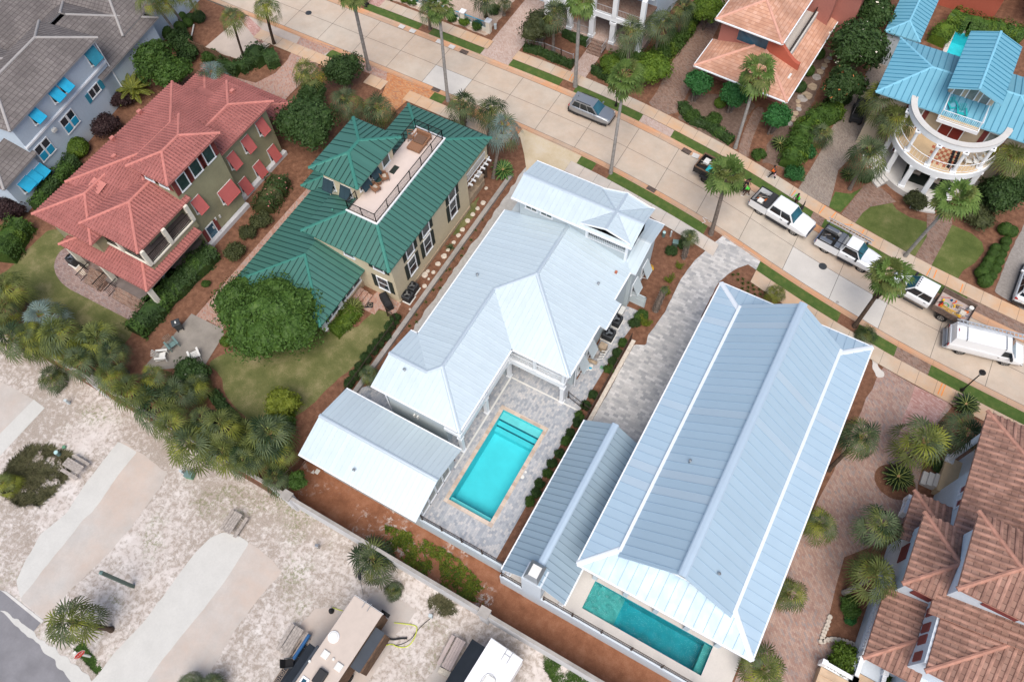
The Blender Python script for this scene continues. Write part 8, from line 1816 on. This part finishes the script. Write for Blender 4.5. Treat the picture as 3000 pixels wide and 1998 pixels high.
# outdoor rug with a Greek key border
a, b = Vector(G(1, 3, 300, 1568, LOW)), Vector(G(1, 3, 520, 1230, LOW)); dr = (b-a).normalized(); rot = math.atan2(dr.y, dr.x)
t = thing('outdoor_rug', 'black outdoor rug with a tan Greek key border beside the caravan', 'rug', (*G(1, 3, 490, 1290, LOW), LOW+.02), rot)
sgn = 1
m = MB().box(-6.5, .35, -1.35, 1.05, 0, .015); m.build('rug_field', 'mat_black', t); m = MB()
m.box(-6.5, .35, 1.0, 1.05, .015, .022).box(-6.5, .35, .62, .66, .015, .022)
for k in range(13):
    x = -6.4+k*.5
    for (x0, x1, y0, y1) in ((0, .42, .92, .96), (.38, .42, .72, .96), (.12, .42, .72, .76), (.12, .16, .72, .86), (.12, .3, .82, .86), (0, .04, .68, .96)): m.box(x+x0, x+x1, y0, y1, .015, .022)
m.box(-.1, .3, -1.3, -1.26, .015, .022).box(.28, .32, -1.3, 1.0, .015, .022); m.build('border_pattern', 'mat_tan', t)
t, f = P_('folding_bench', 'long narrow blue folded bench standing on the rug edge', 'bench', (1, 3, 435, 1250), LOW, rot); f('seat_roll', MB().cyl((-.95, 0, .5), (.95, 0, .5), .13, n=12), 'blue_fabric'); [f('leg', MB().bar((x, -.15, 0), (x, .15, .48), .03, .03), 'steel') for x in (-.7, 0, .7)]
t, f = P_('camping_chair', 'black folding camping chair on the rug', 'chair', (1, 3, 320, 1400), LOW, rot-.9); f('seat', MB().box(-.3, .3, -.3, .3, .42, .46), 'cloth_black', bevel=.03); f('backrest', MB().bar((-.28, 0, .45), (-.5, 0, 1.0), .6, .04), 'cloth_black'); [f('leg', MB().bar((x, y, 0), (-x*.4, y, .44), .03, .03), 'steel') for x in (-.3, .3) for y in (-.28, .28)]; [f('armrest', MB().box(-.3, .3, y-.04, y+.04, .62, .66), 'ac_grey') for y in (-.33, .33)]
t, f = P_('camp_bag', 'dark rubbish sack with a yellow cord beside the caravan', 'bag', (1, 3, 695, 915), LOW); f('sack', MB().cyl((0, 0, 0), (0, 0, .35), .22, .16, 12).cyl((0, 0, .35), (0, 0, .5), .16, .05, 12), 'cloth_black', bevel=.03)
def hose(name, label, pts, mat, r, z=LOW+.03, cat='hose'):
    P = [Vector((*G(1, 3, a, b, LOW), 0)) for a, b in pts]; o = P[0]; q = smoothpts([(p.x, p.y) for p in P], 2, False)
    ob = MB().tube([(x-o.x, y-o.y, r) for x, y in q], r, 6).build(name, mat); ob.location = (o.x, o.y, z); tag(ob, label, cat)
hose('water_hose', 'yellow hose looping over the sand right of the caravan', [(1270, 1022), (1400, 1035), (1480, 1050), (1480, 1100), (1440, 1200), (1380, 1250), (1300, 1245), (1240, 1210), (1150, 1250)], 'hose_yellow', .035); hose('power_cord', 'black cord from the grey pedestal to the caravan', [(1600, 985), (1520, 1050), (1470, 1110), (1420, 1180), (1320, 1230), (1240, 1225), (1180, 1205)], 'trim_black', .025)
hose('sewer_hose', 'thick ribbed black drain hose with an orange end', [(1195, 1160), (1260, 1180), (1330, 1165), (1390, 1165)], 'trim_black', .075); hose('water_hose', 'short yellow hose left of the caravan', [(705, 880), (750, 900), (800, 912)], 'hose_yellow', .03)
t, f = P_('flag', 'crumpled black and white windsock on a pole behind the caravan', 'windsock', (1, 3, 985, 760), LOW); f('pole', MB().cyl((0, 0, 0), (-.1, .6, 2.4), .02, n=6), 'steel'); f('cloth', MB().tube([(-.1, .6, 2.4), (-.3, .75, 2.35), (-.5, 1.1, 2.3), (-.35, 1.4, 2.3), (-.1, 1.6, 2.3)], [.08, .14, .12, .14, .05], 7), 'cloth_black')
# utility pedestals
def pedestal(px, label, mat, z, w=.22, d=.16, h=.8, round_=False, lidm=None):
    t, f = P_('utility_pedestal', label, 'utility box', px, z, .3)
    if round_: f('housing', MB().cyl((0, 0, 0), (0, 0, h), w, n=16), mat); f('lid', MB().cyl((0, 0, h), (0, 0, h+.06), w*1.06, w*.9, 16), lidm or mat)
    else: f('housing', MB().box(-w, w, -d, d, 0, h), mat, bevel=.02); f('lid', MB().box(-w-.02, w+.02, -d-.02, d+.02, h, h+.06), lidm or mat, bevel=.02)
pedestal((0, 2, 640, 572), 'blue grey power pedestal by the weedy sand', 'siding_grey', LOW, .12, .09, .7); pedestal((0, 2, 550, 1042), 'pale green cylinder above the picnic table', 'weathered_green', LOW, .17, 0, .6, True, 'pool_step'); pedestal((0, 2, 595, 975), 'short green cylinder beside the tall grass', 'green_plastic', LOW, .15, 0, .15, True)
pedestal((0, 2, 1755, 1240), 'large green utility box near the boundary wall', 'green_plastic', LOW, .32, .26, .55, lidm='weathered_green'); pedestal((0, 2, 1690, 1215), 'thin pale pedestal beside the large green utility box', 'siding_grey', LOW, .1, .08, .7); pedestal((1, 3, 575, 330), 'grey pedestal on the sand right of the middle pad', 'steel', LOW, .12, .1, .6); pedestal((1, 3, 1612, 970), 'grey pedestal with a black cord right of the caravan', 'siding_grey', LOW, .12, .1, .7)
pedestal((2, 1, 1495, 685), 'dark green square utility box in the mulch bed by the pavement', 'green_metal', 0, .24, .22, .5, lidm='weathered_green'); pedestal((2, 1, 1390, 605), 'pale green utility cylinder by the pavement', 'weathered_green', 0, .15, 0, .6, True, 'pool_step'); pedestal((2, 1, 1455, 605), 'slim pale utility cylinder by the pavement', 'siding_grey', 0, .08, 0, .7, True); pedestal((1, 0, 2200, 268), 'grey utility box at the end of the white pillared fence', 'siding_grey', 0, .13, .12, .55)
# post, sign, lamps
t = thing('wooden_post', 'tall square grey green post leaning over the sand by the middle pad', 'post', (*G(0, 3, 1225, 690, LOW), LOW), .4); MB().box(-.12, .12, -.12, .12, 0, 5.0).build('post', 'green_metal', t, bevel=.01); MB().add([(-.13, -.13, 5.0), (.13, -.13, 5.0), (.13, .13, 5.0), (-.13, .13, 5.0), (0, 0, 5.15)], [(0, 1, 4), (1, 2, 4), (2, 3, 4), (3, 0, 4), (3, 2, 1, 0)]).build('post_cap', 'weathered_green', t)
x, y = G(0, 3, 830, 1330, LOW); t = thing('stop_sign', 'red octagonal stop sign on a white post by the campground road', 'sign', (x, y, LOW), math.atan2(-y, -x)-.5+math.pi/2+.0)
MB().box(-.07, .07, -.07, .07, 0, 2.1).build('post', 'white_plastic', t); MB().box(-.09, .09, -.09, .09, 2.1, 2.2).build('post_cap', 'white_plastic', t)
oc = [(.38*math.cos(R_(22.5+45*k)), .38*math.sin(R_(22.5+45*k))) for k in range(8)]; po = MB().loft([[(a, -.13, 1.65+b) for a, b in oc], [(a, -.10, 1.65+b) for a, b in oc]]).build('sign_plate', 'red_plastic', t, fixn=True)
MB().loft([[(a*1.08, -.115, 1.65+b*1.08) for a, b in oc], [(a*1.08, -.10, 1.65+b*1.08) for a, b in oc]]).build('sign_border', 'white_plastic', t, fixn=True)
tx = bpy.data.curves.new('sign_text', 'FONT'); tx.body = 'STOP'; tx.size = .28; tx.align_x = 'CENTER'; tx.align_y = 'CENTER'; tx.materials.append(MATS['white_plastic']); to = bpy.data.objects.new('sign_text', tx); C.objects.link(to); to.parent = t; to.location = (0, -.137, 1.65); to.rotation_euler = (math.pi/2, 0, 0)
def lamp(px, label, h=3.3):
    t, f = P_('street_lamp', label, 'street lamp', px, .08); f('base', MB().cyl((0, 0, 0), (0, 0, .35), .17, .1, 14).cyl((0, 0, .35), (0, 0, .6), .08, .06, 12), 'black_metal'); f('pole', MB().cyl((0, 0, .5), (0, 0, h-.45), .055, .045, 12), 'black_metal'); f('lantern', MB().cyl((0, 0, h-.35), (0, 0, h-.05), .14, .22, 14), 'lamp_glass'); f('lantern_cap', MB().cyl((0, 0, h-.05), (0, 0, h+.05), .27, .2, 16).cyl((0, 0, h+.05), (0, 0, h+.2), .12, .03, 12).cyl((0, 0, h-.48), (0, 0, h-.35), .06, .13, 12), 'black_metal')
lamp((3, 2, 1780, 450), 'black street lamp on the verge above the brick forecourt'); lamp((2, 0, 955, 975), 'black street lamp behind the fan palm near the silver SUV', 3.2)
# street ironwork and marks
def cover(px, r, label, name='manhole_cover', mat='ac_grey'):
    x, y = G(*px); o = MB().cyl((0, 0, 0), (0, 0, .012), r, n=28)
    for k in range(-3, 4): o.box(-r*.6, r*.6, k*r*.2-.015, k*r*.2+.015, .012, .018)
    o = o.build(name, mat); o.location = (x, y, .012); tag(o, label, 'manhole cover')
cover((1, 0, 483, 123), .36, 'dark manhole cover near the top left of the street'); cover((3, 1, 503, 880), .36, 'dark manhole cover below the pickup with the ladder rack'); cover((3, 1, 637, 1210), .14, 'small grey valve cover on the new pale concrete panel', mat='stone_grey')
def grate(px, label, side):
    x, y = G(*px); m = MB().box(-.45, .45, -.28, .28, 0, .02); t = thing('storm_drain', label, 'storm drain', (x, y, .075), math.atan((yc(x+.5)-yc(x-.5)))); m.build('frame', 'cloth_black', t); m = MB()
    for k in range(9): m.box(-.42+k*.1, -.37+k*.1, -.25, .25, .02, .035)
    m.box(-.42, .45, -.02, .02, .02, .037); m.build('bars', 'rust_steel', t)
grate((1, 0, 1912, 485), 'storm drain on the far kerb at the brick drive', 1); grate((1, 0, 1650, 836), 'storm drain on the near kerb above the green roof', -1); grate((2, 0, 1602, 1396), 'storm drain on the far kerb left of the trailer', 1); grate((2, 1, 1277, 178), 'storm drain on the near kerb above the centre house', -1)
m = MB()
def mark(i, j, p, q, w=.09, z=.118):
    a, b = G(i, j, *p), G(i, j, *q); m.bar((*a, z), (*b, z), w, .004)
for i, j, p, q in ((2, 0, (555, 690), (525, 750)), (2, 0, (575, 700), (545, 760)), (3, 1, (620, 390), (570, 450)), (3, 1, (525, 330), (470, 400)), (3, 1, (1490, 900), (1450, 970)), (3, 1, (1545, 920), (1515, 995)), (3, 1, (700, 500), (780, 510)), (3, 1, (1785, 1050), (1760, 1120)), (3, 2, (1595, 390), (1555, 490)), (3, 2, (1625, 405), (1585, 505)), (3, 1, (250, 190), (210, 240)), (3, 1, (880, 550), (850, 600))): mark(i, j, p, q)
struct(m.build('pavement_markings', 'orange_paint')); m = MB()
for p, q in (((1750, 440), (1775, 480)), ((1775, 480), (1745, 490)), ((1765, 440), (1790, 450)), ((1800, 470), (1815, 480)), ((590, 1390), (575, 1400))): mark(2, 1, p, q, .06, .125)
struct(m.build('survey_markings', 'white_plastic'))
m = MB()
for (i, j, x, y) in ((1, 0, 1340, 255), (1, 0, 1440, 295), (1, 0, 1685, 392), (1, 0, 1800, 440), (2, 0, 1685, 1440)):
    a, b = G(i, j, x, y); m.box(a-.35, a+.35, b-.28, b+.28, .115, .118)
struct(m.build('curb_repair', 'curb_pale'))
m = MB().box(-14.95, -14.8, 14.6, 23.55, .02, .045).box(-14.95, -8.55, 23.5, 23.62, .02, .045); tag(m.build('channel_drain', 'white_plastic'), 'thin white channel drain around the pool patio', 'drain')
for k, (i, j, a, b) in enumerate(((2, 2, 95, 1245), (2, 2, 125, 1200))):
    x, y = G(i, j, a, b); o = MB().cyl((0, 0, 0), (0, 0, .02), .16-.06*k, n=20).build('skimmer_lid', 'white_plastic'); o.location = (x, y, .02); tag(o, ('larger' if k == 0 else 'smaller')+' round white skimmer lid beside the turquoise pool', 'lid')
# white fence with pillars at the far side, wooden fence, ring fence
def pillarfence():
    t = thing('garden_fence', 'white pillared fence with green rails in front of the gravel garden', 'fence', (*G(1, 0, 2140, 300), 0)); ox, oy = t.location.x, t.location.y
    xs = [ox, ox-3.2, ox-6.6, ox-10.0]
    for x in xs: p = MB().box(x-ox-.24, x-ox+.24, -.24, .24, 0, 1.45).build('pillar', 'cream_trim', t); MB().box(x-ox-.32, x-ox+.32, -.32, .32, 1.45, 1.58).build('pillar_cap', 'white_trim', p)
    MB().box(-10, 0, -.1, .1, 0, .45).build('plinth', 'cream_trim', t); m = MB(); k = -9.9
    while k < -.2: m.box(k-.012, k+.012, -.012, .012, .45, 1.2); k += .13
    m.build('pickets', 'shutter_teal', t); MB().box(-10, 0, -.03, .03, 1.18, 1.24).build('rail', 'awning_blue', t)
pillarfence()
a, b = Vector(G(0, 0, 1790, 480)), Vector(G(0, 0, 2165, 640)); t = thing('wooden_fence', 'brown wooden fence beside the concrete drive behind the red roof', 'fence', (a.x, a.y, 0), math.atan2((b-a).y, (b-a).x)); L = (b-a).length
for k in range(4): MB().box(0, L, -.03, .03, .15+k*.36, .45+k*.36).build('board', 'wood_brown', t)
for k in range(4): MB().box(L*k/3-.06, L*k/3+.06, -.09, .03, 0, 1.7).build('post', 'wood_brown', t)
picket('railing', 'grey metal railing on the ivy covered wall by the far pavement', GL(2, 0, [(150, 450), (300, 480), (450, 540), (560, 585)]), 1.2, 0, 'aluminium', post=2.2)
t, f = P_('planter_sign', 'thin white stake lying by the round bushes at the top', 'stake', (0, 0, 1780, 300), 0, -1.0); f('stake', MB().box(-.9, .9, -.06, .06, .25, .33), 'white_plastic')
t, f = P_('flower_bed', 'small clump of yellow flowers under the yellowish palm', 'flowers', (1, 0, 570, 745)); rg = random.Random(2); m = MB()
for k in range(160): leaf(m, Vector((rg.gauss(0, .35), rg.gauss(0, .45), rg.uniform(.1, .5))), rdir(rg)+Vector((0, 0, 1)), .09, rg)
f('blooms', m, 'yellow_tool')
# stones
def stone(px, r, label, group, mat='stone_white', at=None, name='stepping_stone', z=0.0, h=.07):
    x, y = at or G(*px, z); rng = random.Random(int(x*97+y*13)); n = 9; P = [(r*rng.uniform(.78, 1.1)*math.cos(6.283*k/n), r*rng.uniform(.78, 1.1)*math.sin(6.283*k/n)) for k in range(n)]
    o = MB().loft([[(a, b, 0) for a, b in P], [(a*.95, b*.95, h*.8) for a, b in P], [(a*.8, b*.8, h) for a, b in P]]).build(name, mat); o.location = (x, y, z); tag(o, label, 'stone', group)
for k, (a, b, r) in enumerate(((2115, 165, .2), (2087, 297, .29), (2035, 350, .24), (1992, 405, .25), (1945, 462, .29), (1897, 543, .28), (1860, 598, .25), (1818, 662, .22), (1765, 730, .22), (1727, 787, .3), (1673, 858, .29), (1578, 925, .2), (1553, 960, .33), (1630, 935, .2), (1588, 997, .14), (1547, 1063, .24), (1415, 1275, .12))):
    stone((1, 1, a, b), r, f'{ORD[k]} pale stepping stone from the street along the cream house wall', 'stepping stones beside the cream house')
for k, (a, b, r) in enumerate(((710, 95, .7), (680, 140, .4), (570, 400, .5), (562, 540, .32), (540, 565, .36), (520, 605, .38), (507, 630, .25), (478, 662, .42), (385, 610, .35), (447, 712, .5), (410, 800, .55), (360, 880, .6), (310, 905, .6), (275, 935, .3), (283, 975, .3), (280, 1005, .32), (255, 1045, .36), (232, 1095, .4), (200, 1140, .35))):
    stone((3, 0, a, b), r, f'{ORD[k]} flat flagstone from the top between the salmon house and the magnolia', 'flagstones beside the salmon house', 'stone_tan' if k % 3 else 'stone_grey', name='flagstone')
ED = GL(3, 3, [(563, 970), (552, 1010), (540, 1045), (528, 1075), (516, 1105), (505, 1135), (495, 1165), (485, 1195), (510, 1192), (545, 1178), (580, 1172), (615, 1175), (650, 1182), (685, 1190), (720, 1200), (755, 1212), (782, 1225)])
for k, q in enumerate(ED): stone(None, .2, f'{ORD[k]} pale edging stone counted round the bed from its upper end', 'edging stones of the bed by the villa', at=q, name='edging_stone', h=.16)
t, f = P_('garden_debris', 'pair of white boards lying on the mulch below the outbuilding', 'boards', (1, 2, 570, 1200), LOW); f('board', MB().box(-.25, .1, -.2, .2, 0, .03), 'white_plastic'); f('offcut', MB().add([(-.5, -.35, .01), (-.2, -.3, .01), (-.4, 0, .01), (-.5, -.35, .03), (-.2, -.3, .03), (-.4, 0, .03)], [(0, 2, 1), (3, 4, 5), (0, 1, 4, 3), (1, 2, 5, 4), (2, 0, 3, 5)]), 'white_plastic')
t, f = P_('yellow_seedling', 'small orange yellow seedling in the mulch by the centre house', 'plant', (2, 1, 1272, 900)); m = MB(); rg = random.Random(5)
for k in range(60): leaf(m, Vector((rg.gauss(0, .12), rg.gauss(0, .12), rg.uniform(.05, .2))), rdir(rg)+Vector((0, 0, 1)), .09, rg)
f('foliage', m, 'yellow_tool')
# ================================================================ people
def person(px, z, rot, label, joints, radii, edges, parts, hair='hair_black', at=None, skin='skin_dark'):
    x, y = at or G(*px, z); t = thing('person', label, 'person', (x, y, z), rot)
    def skinmesh(name, js, es, rs, mat, root=None, sub=1):
        me = bpy.data.meshes.new(name); ix = {k: i for i, k in enumerate(js)}
        me.from_pydata([joints[k] for k in js], [(ix[a], ix[b]) for a, b in es], []); me.materials.append(MATS[mat]); o = bpy.data.objects.new(name, me); C.objects.link(o); o.parent = t
        sk = o.modifiers.new('skin', 'SKIN'); sk.use_smooth_shade = True; me.skin_vertices
        for k in js:
            v = me.skin_vertices[0].data[ix[k]]; r = rs[k]; v.radius = (r, r) if isinstance(r, float) else r
            v.use_root = (k == (root or js[0]))
        sb = o.modifiers.new('sub', 'SUBSURF'); sb.levels = sb.render_levels = sub
        return o
    js = list(joints); skinmesh('body', js, edges, radii, skin, 'pelvis')
    for nm, mat, keys, grow in parts:
        es = [e for e in edges if e[0] in keys and e[1] in keys]; skinmesh(nm, [k for k in js if k in keys], es, {k: (radii[k]+grow if isinstance(radii[k], float) else tuple(q+grow for q in radii[k])) for k in keys}, mat)
    h = Vector(joints['head']); n = Vector(joints['face'])-h; m = MB(); core(m, h+Vector((0, 0, .045))-n*.25, (.105, .10, .11), 1.0, bump=.03, low=-.3); m.build('hair', hair, t, smooth=True)
    fd = n.normalized(); sd = Vector((-fd.y, fd.x, 0)).normalized(); m = MB()
    for s_ in (-1, 1): m.cyl(h+fd*.095+sd*s_*.035+Vector((0, 0, .01)), h+fd*.105+sd*s_*.035+Vector((0, 0, .01)), .012, n=6)
    m.bar(h+fd*.10+sd*.025+Vector((0, 0, -.055)), h+fd*.10-sd*.025+Vector((0, 0, -.055)), .008, .01); m.build('face_features', 'cloth_black', t)
    m = MB(); m.cyl(h+fd*.09, h+fd*.125+Vector((0, 0, -.02)), .014, .02, 6); m.build('nose', skin, t)
    return t
EDG = [('pelvis', 'waist'), ('waist', 'chest'), ('chest', 'neck'), ('neck', 'head'), ('chest', 'shl'), ('shl', 'ell'), ('ell', 'wrl'), ('wrl', 'pal'), ('chest', 'shr'), ('shr', 'elr'), ('elr', 'wrr'), ('wrr', 'par'), ('pelvis', 'hil'), ('hil', 'knl'), ('knl', 'anl'), ('anl', 'tol'), ('pelvis', 'hir'), ('hir', 'knr'), ('knr', 'anr'), ('anr', 'tor')]
def pose(lean=0.0, stride=.25, arms=((.15, .1, -.35), (.15, -.1, -.3)), bend=0.0):
    J = dict(pelvis=(0, 0, .92), waist=(lean*.25, 0, 1.07), chest=(lean*.6, 0, 1.32), neck=(lean*.85, 0, 1.47), head=(lean+.02, 0, 1.62), face=(lean+.14, 0, 1.60))
    del J['face']
    for s_, sg in (('l', 1), ('r', -1)):
        J['hi'+s_] = (0, .10*sg, .88); st = stride*sg; J['kn'+s_] = (st*.55+.05, .11*sg, .50); J['an'+s_] = (st-(.04 if sg < 0 else 0), .11*sg, .08+(.06 if sg < 0 and stride > .1 else 0)); J['to'+s_] = (st+.16, .13*sg, .04)
        J['sh'+s_] = (lean*.65, .19*sg, 1.40); a = arms[0 if sg > 0 else 1]; J['el'+s_] = (lean*.65+a[0]*.5, .25*sg, 1.12); J['wr'+s_] = (lean*.65+a[0]+a[1]*.3, .24*sg, 1.12+a[2]*.7); J['pa'+s_] = (lean*.65+a[0]*1.25+a[1]*.3, .235*sg, 1.10+a[2])
    RD = dict(pelvis=(.15, .12), waist=(.13, .10), chest=(.16, .12), neck=.055, head=(.095, .11))
    for s_ in 'lr': RD.update({'hi'+s_: .095, 'kn'+s_: .062, 'an'+s_: .042, 'to'+s_: .04, 'sh'+s_: .065, 'el'+s_: .045, 'wr'+s_: .03, 'pa'+s_: .035})
    E_ = list(EDG)
    for s_, sg in (('l', 1), ('r', -1)):
        p = Vector(J['pa'+s_]); w = Vector(J['wr'+s_]); d = (p-w).normalized()
        for k in range(4): n1, n2 = f'f{k}a{s_}', f'f{k}b{s_}'; o = Vector((.018*(k-1.5), 0, 0)); L = (.07, .08, .075, .06)[k]; J[n1] = tuple(p+d*L*.55+o); J[n2] = tuple(p+d*L+o+Vector((0, -.02*sg, 0))); RD[n1] = .010; RD[n2] = .009; E_ += [('pa'+s_, n1), (n1, n2)]
        J['th'+s_] = tuple(w+d*.03+Vector((.045, -.01*sg, -.01))); RD['th'+s_] = .011; E_.append(('pa'+s_, 'th'+s_))
    return J, RD, E_
def add_person(px, z, rot, label, shirt, pants, lean, stride, arms, skin='skin_dark', long_=True, shoes='white_plastic', at=None):
    J, RD, E_ = pose(lean, stride, arms); Jf = dict(J); 
    leg = {'pelvis', 'hil', 'knl', 'hir', 'knr'} | ({'anl', 'anr'} if long_ else set())
    t_ = None; J2 = dict(J)
    class D(dict): pass
    joints = J2; hd = Vector(J['head']); joints_face = tuple(hd+Vector((.12, 0, -.02)))
    jj = dict(joints); 
    def go():
        x = dict(jj); return x
    jall = go(); rr_ = dict(RD)
    # face direction is kept apart from the skeleton
    FACE[0] = joints_face
    return person2(px, z, rot, label, jall, rr_, E_, [('shirt', shirt, {'pelvis', 'waist', 'chest', 'shl', 'ell', 'shr', 'elr'}, .018), ('trousers', pants, leg, .022)], skin, at, shoes)
FACE = [None]
def person2(px, z, rot, label, joints, radii, edges, parts, skin, at, shoes):
    j = dict(joints)
    class JJ(dict):
        def __missing__(s, k): return FACE[0]
    jj = JJ(j); t = person(px, z, rot, label, jj, radii, edges, parts, at=at, skin=skin)
    for s_ in 'lr':
        a, b = Vector(j['an'+s_]), Vector(j['to'+s_]); MB().loft([[tuple(p+Vector((0, dy, dz))) for dy, dz in ((-.045, -.04), (.045, -.04), (.04, .03), (-.04, .03))] for p in (a+Vector((-.05, 0, 0)), (a+b)/2, b+Vector((.06, 0, -.01)))]).build('shoe', shoes, t, bevel=.01, fixn=True)
    return t
add_person((2, 1, 2150, 235), .02, R_(185), 'person in a bright green shirt walking towards the trailer tongue', 'shirt_green', 'cloth_brown', .22, .22, ((.2, .1, -.3), (.25, .1, -.3)), long_=False)
add_person((2, 1, 2110, 180), .02, R_(10), 'person in dark clothes bending over the trailer tongue', 'cloth_black', 'cloth_black', .42, .12, ((.25, .15, -.35), (.3, .1, -.4)), shoes='cloth_black')
add_person((3, 1, 30, 75), .11, R_(170), 'person in an orange shirt and black trousers walking on the pavement with a pink bag', 'shirt_orange', 'cloth_black', .12, .28, ((.15, .1, -.3), (.18, .1, -.3)))
t, f = P_('carried_bag', 'small pink bag held by the person in orange', 'bag', (3, 1, 58, 48), .62); f('bag', MB().box(-.09, .09, -.06, .06, 0, .26), 'cloth_pink', bevel=.03)
add_person((3, 1, 245, 318), .1, R_(-120), 'person in a green shirt half hidden behind the open pickup door', 'shirt_green', 'cloth_brown', .15, .1, ((.2, .1, -.25), (.2, .1, -.25)))
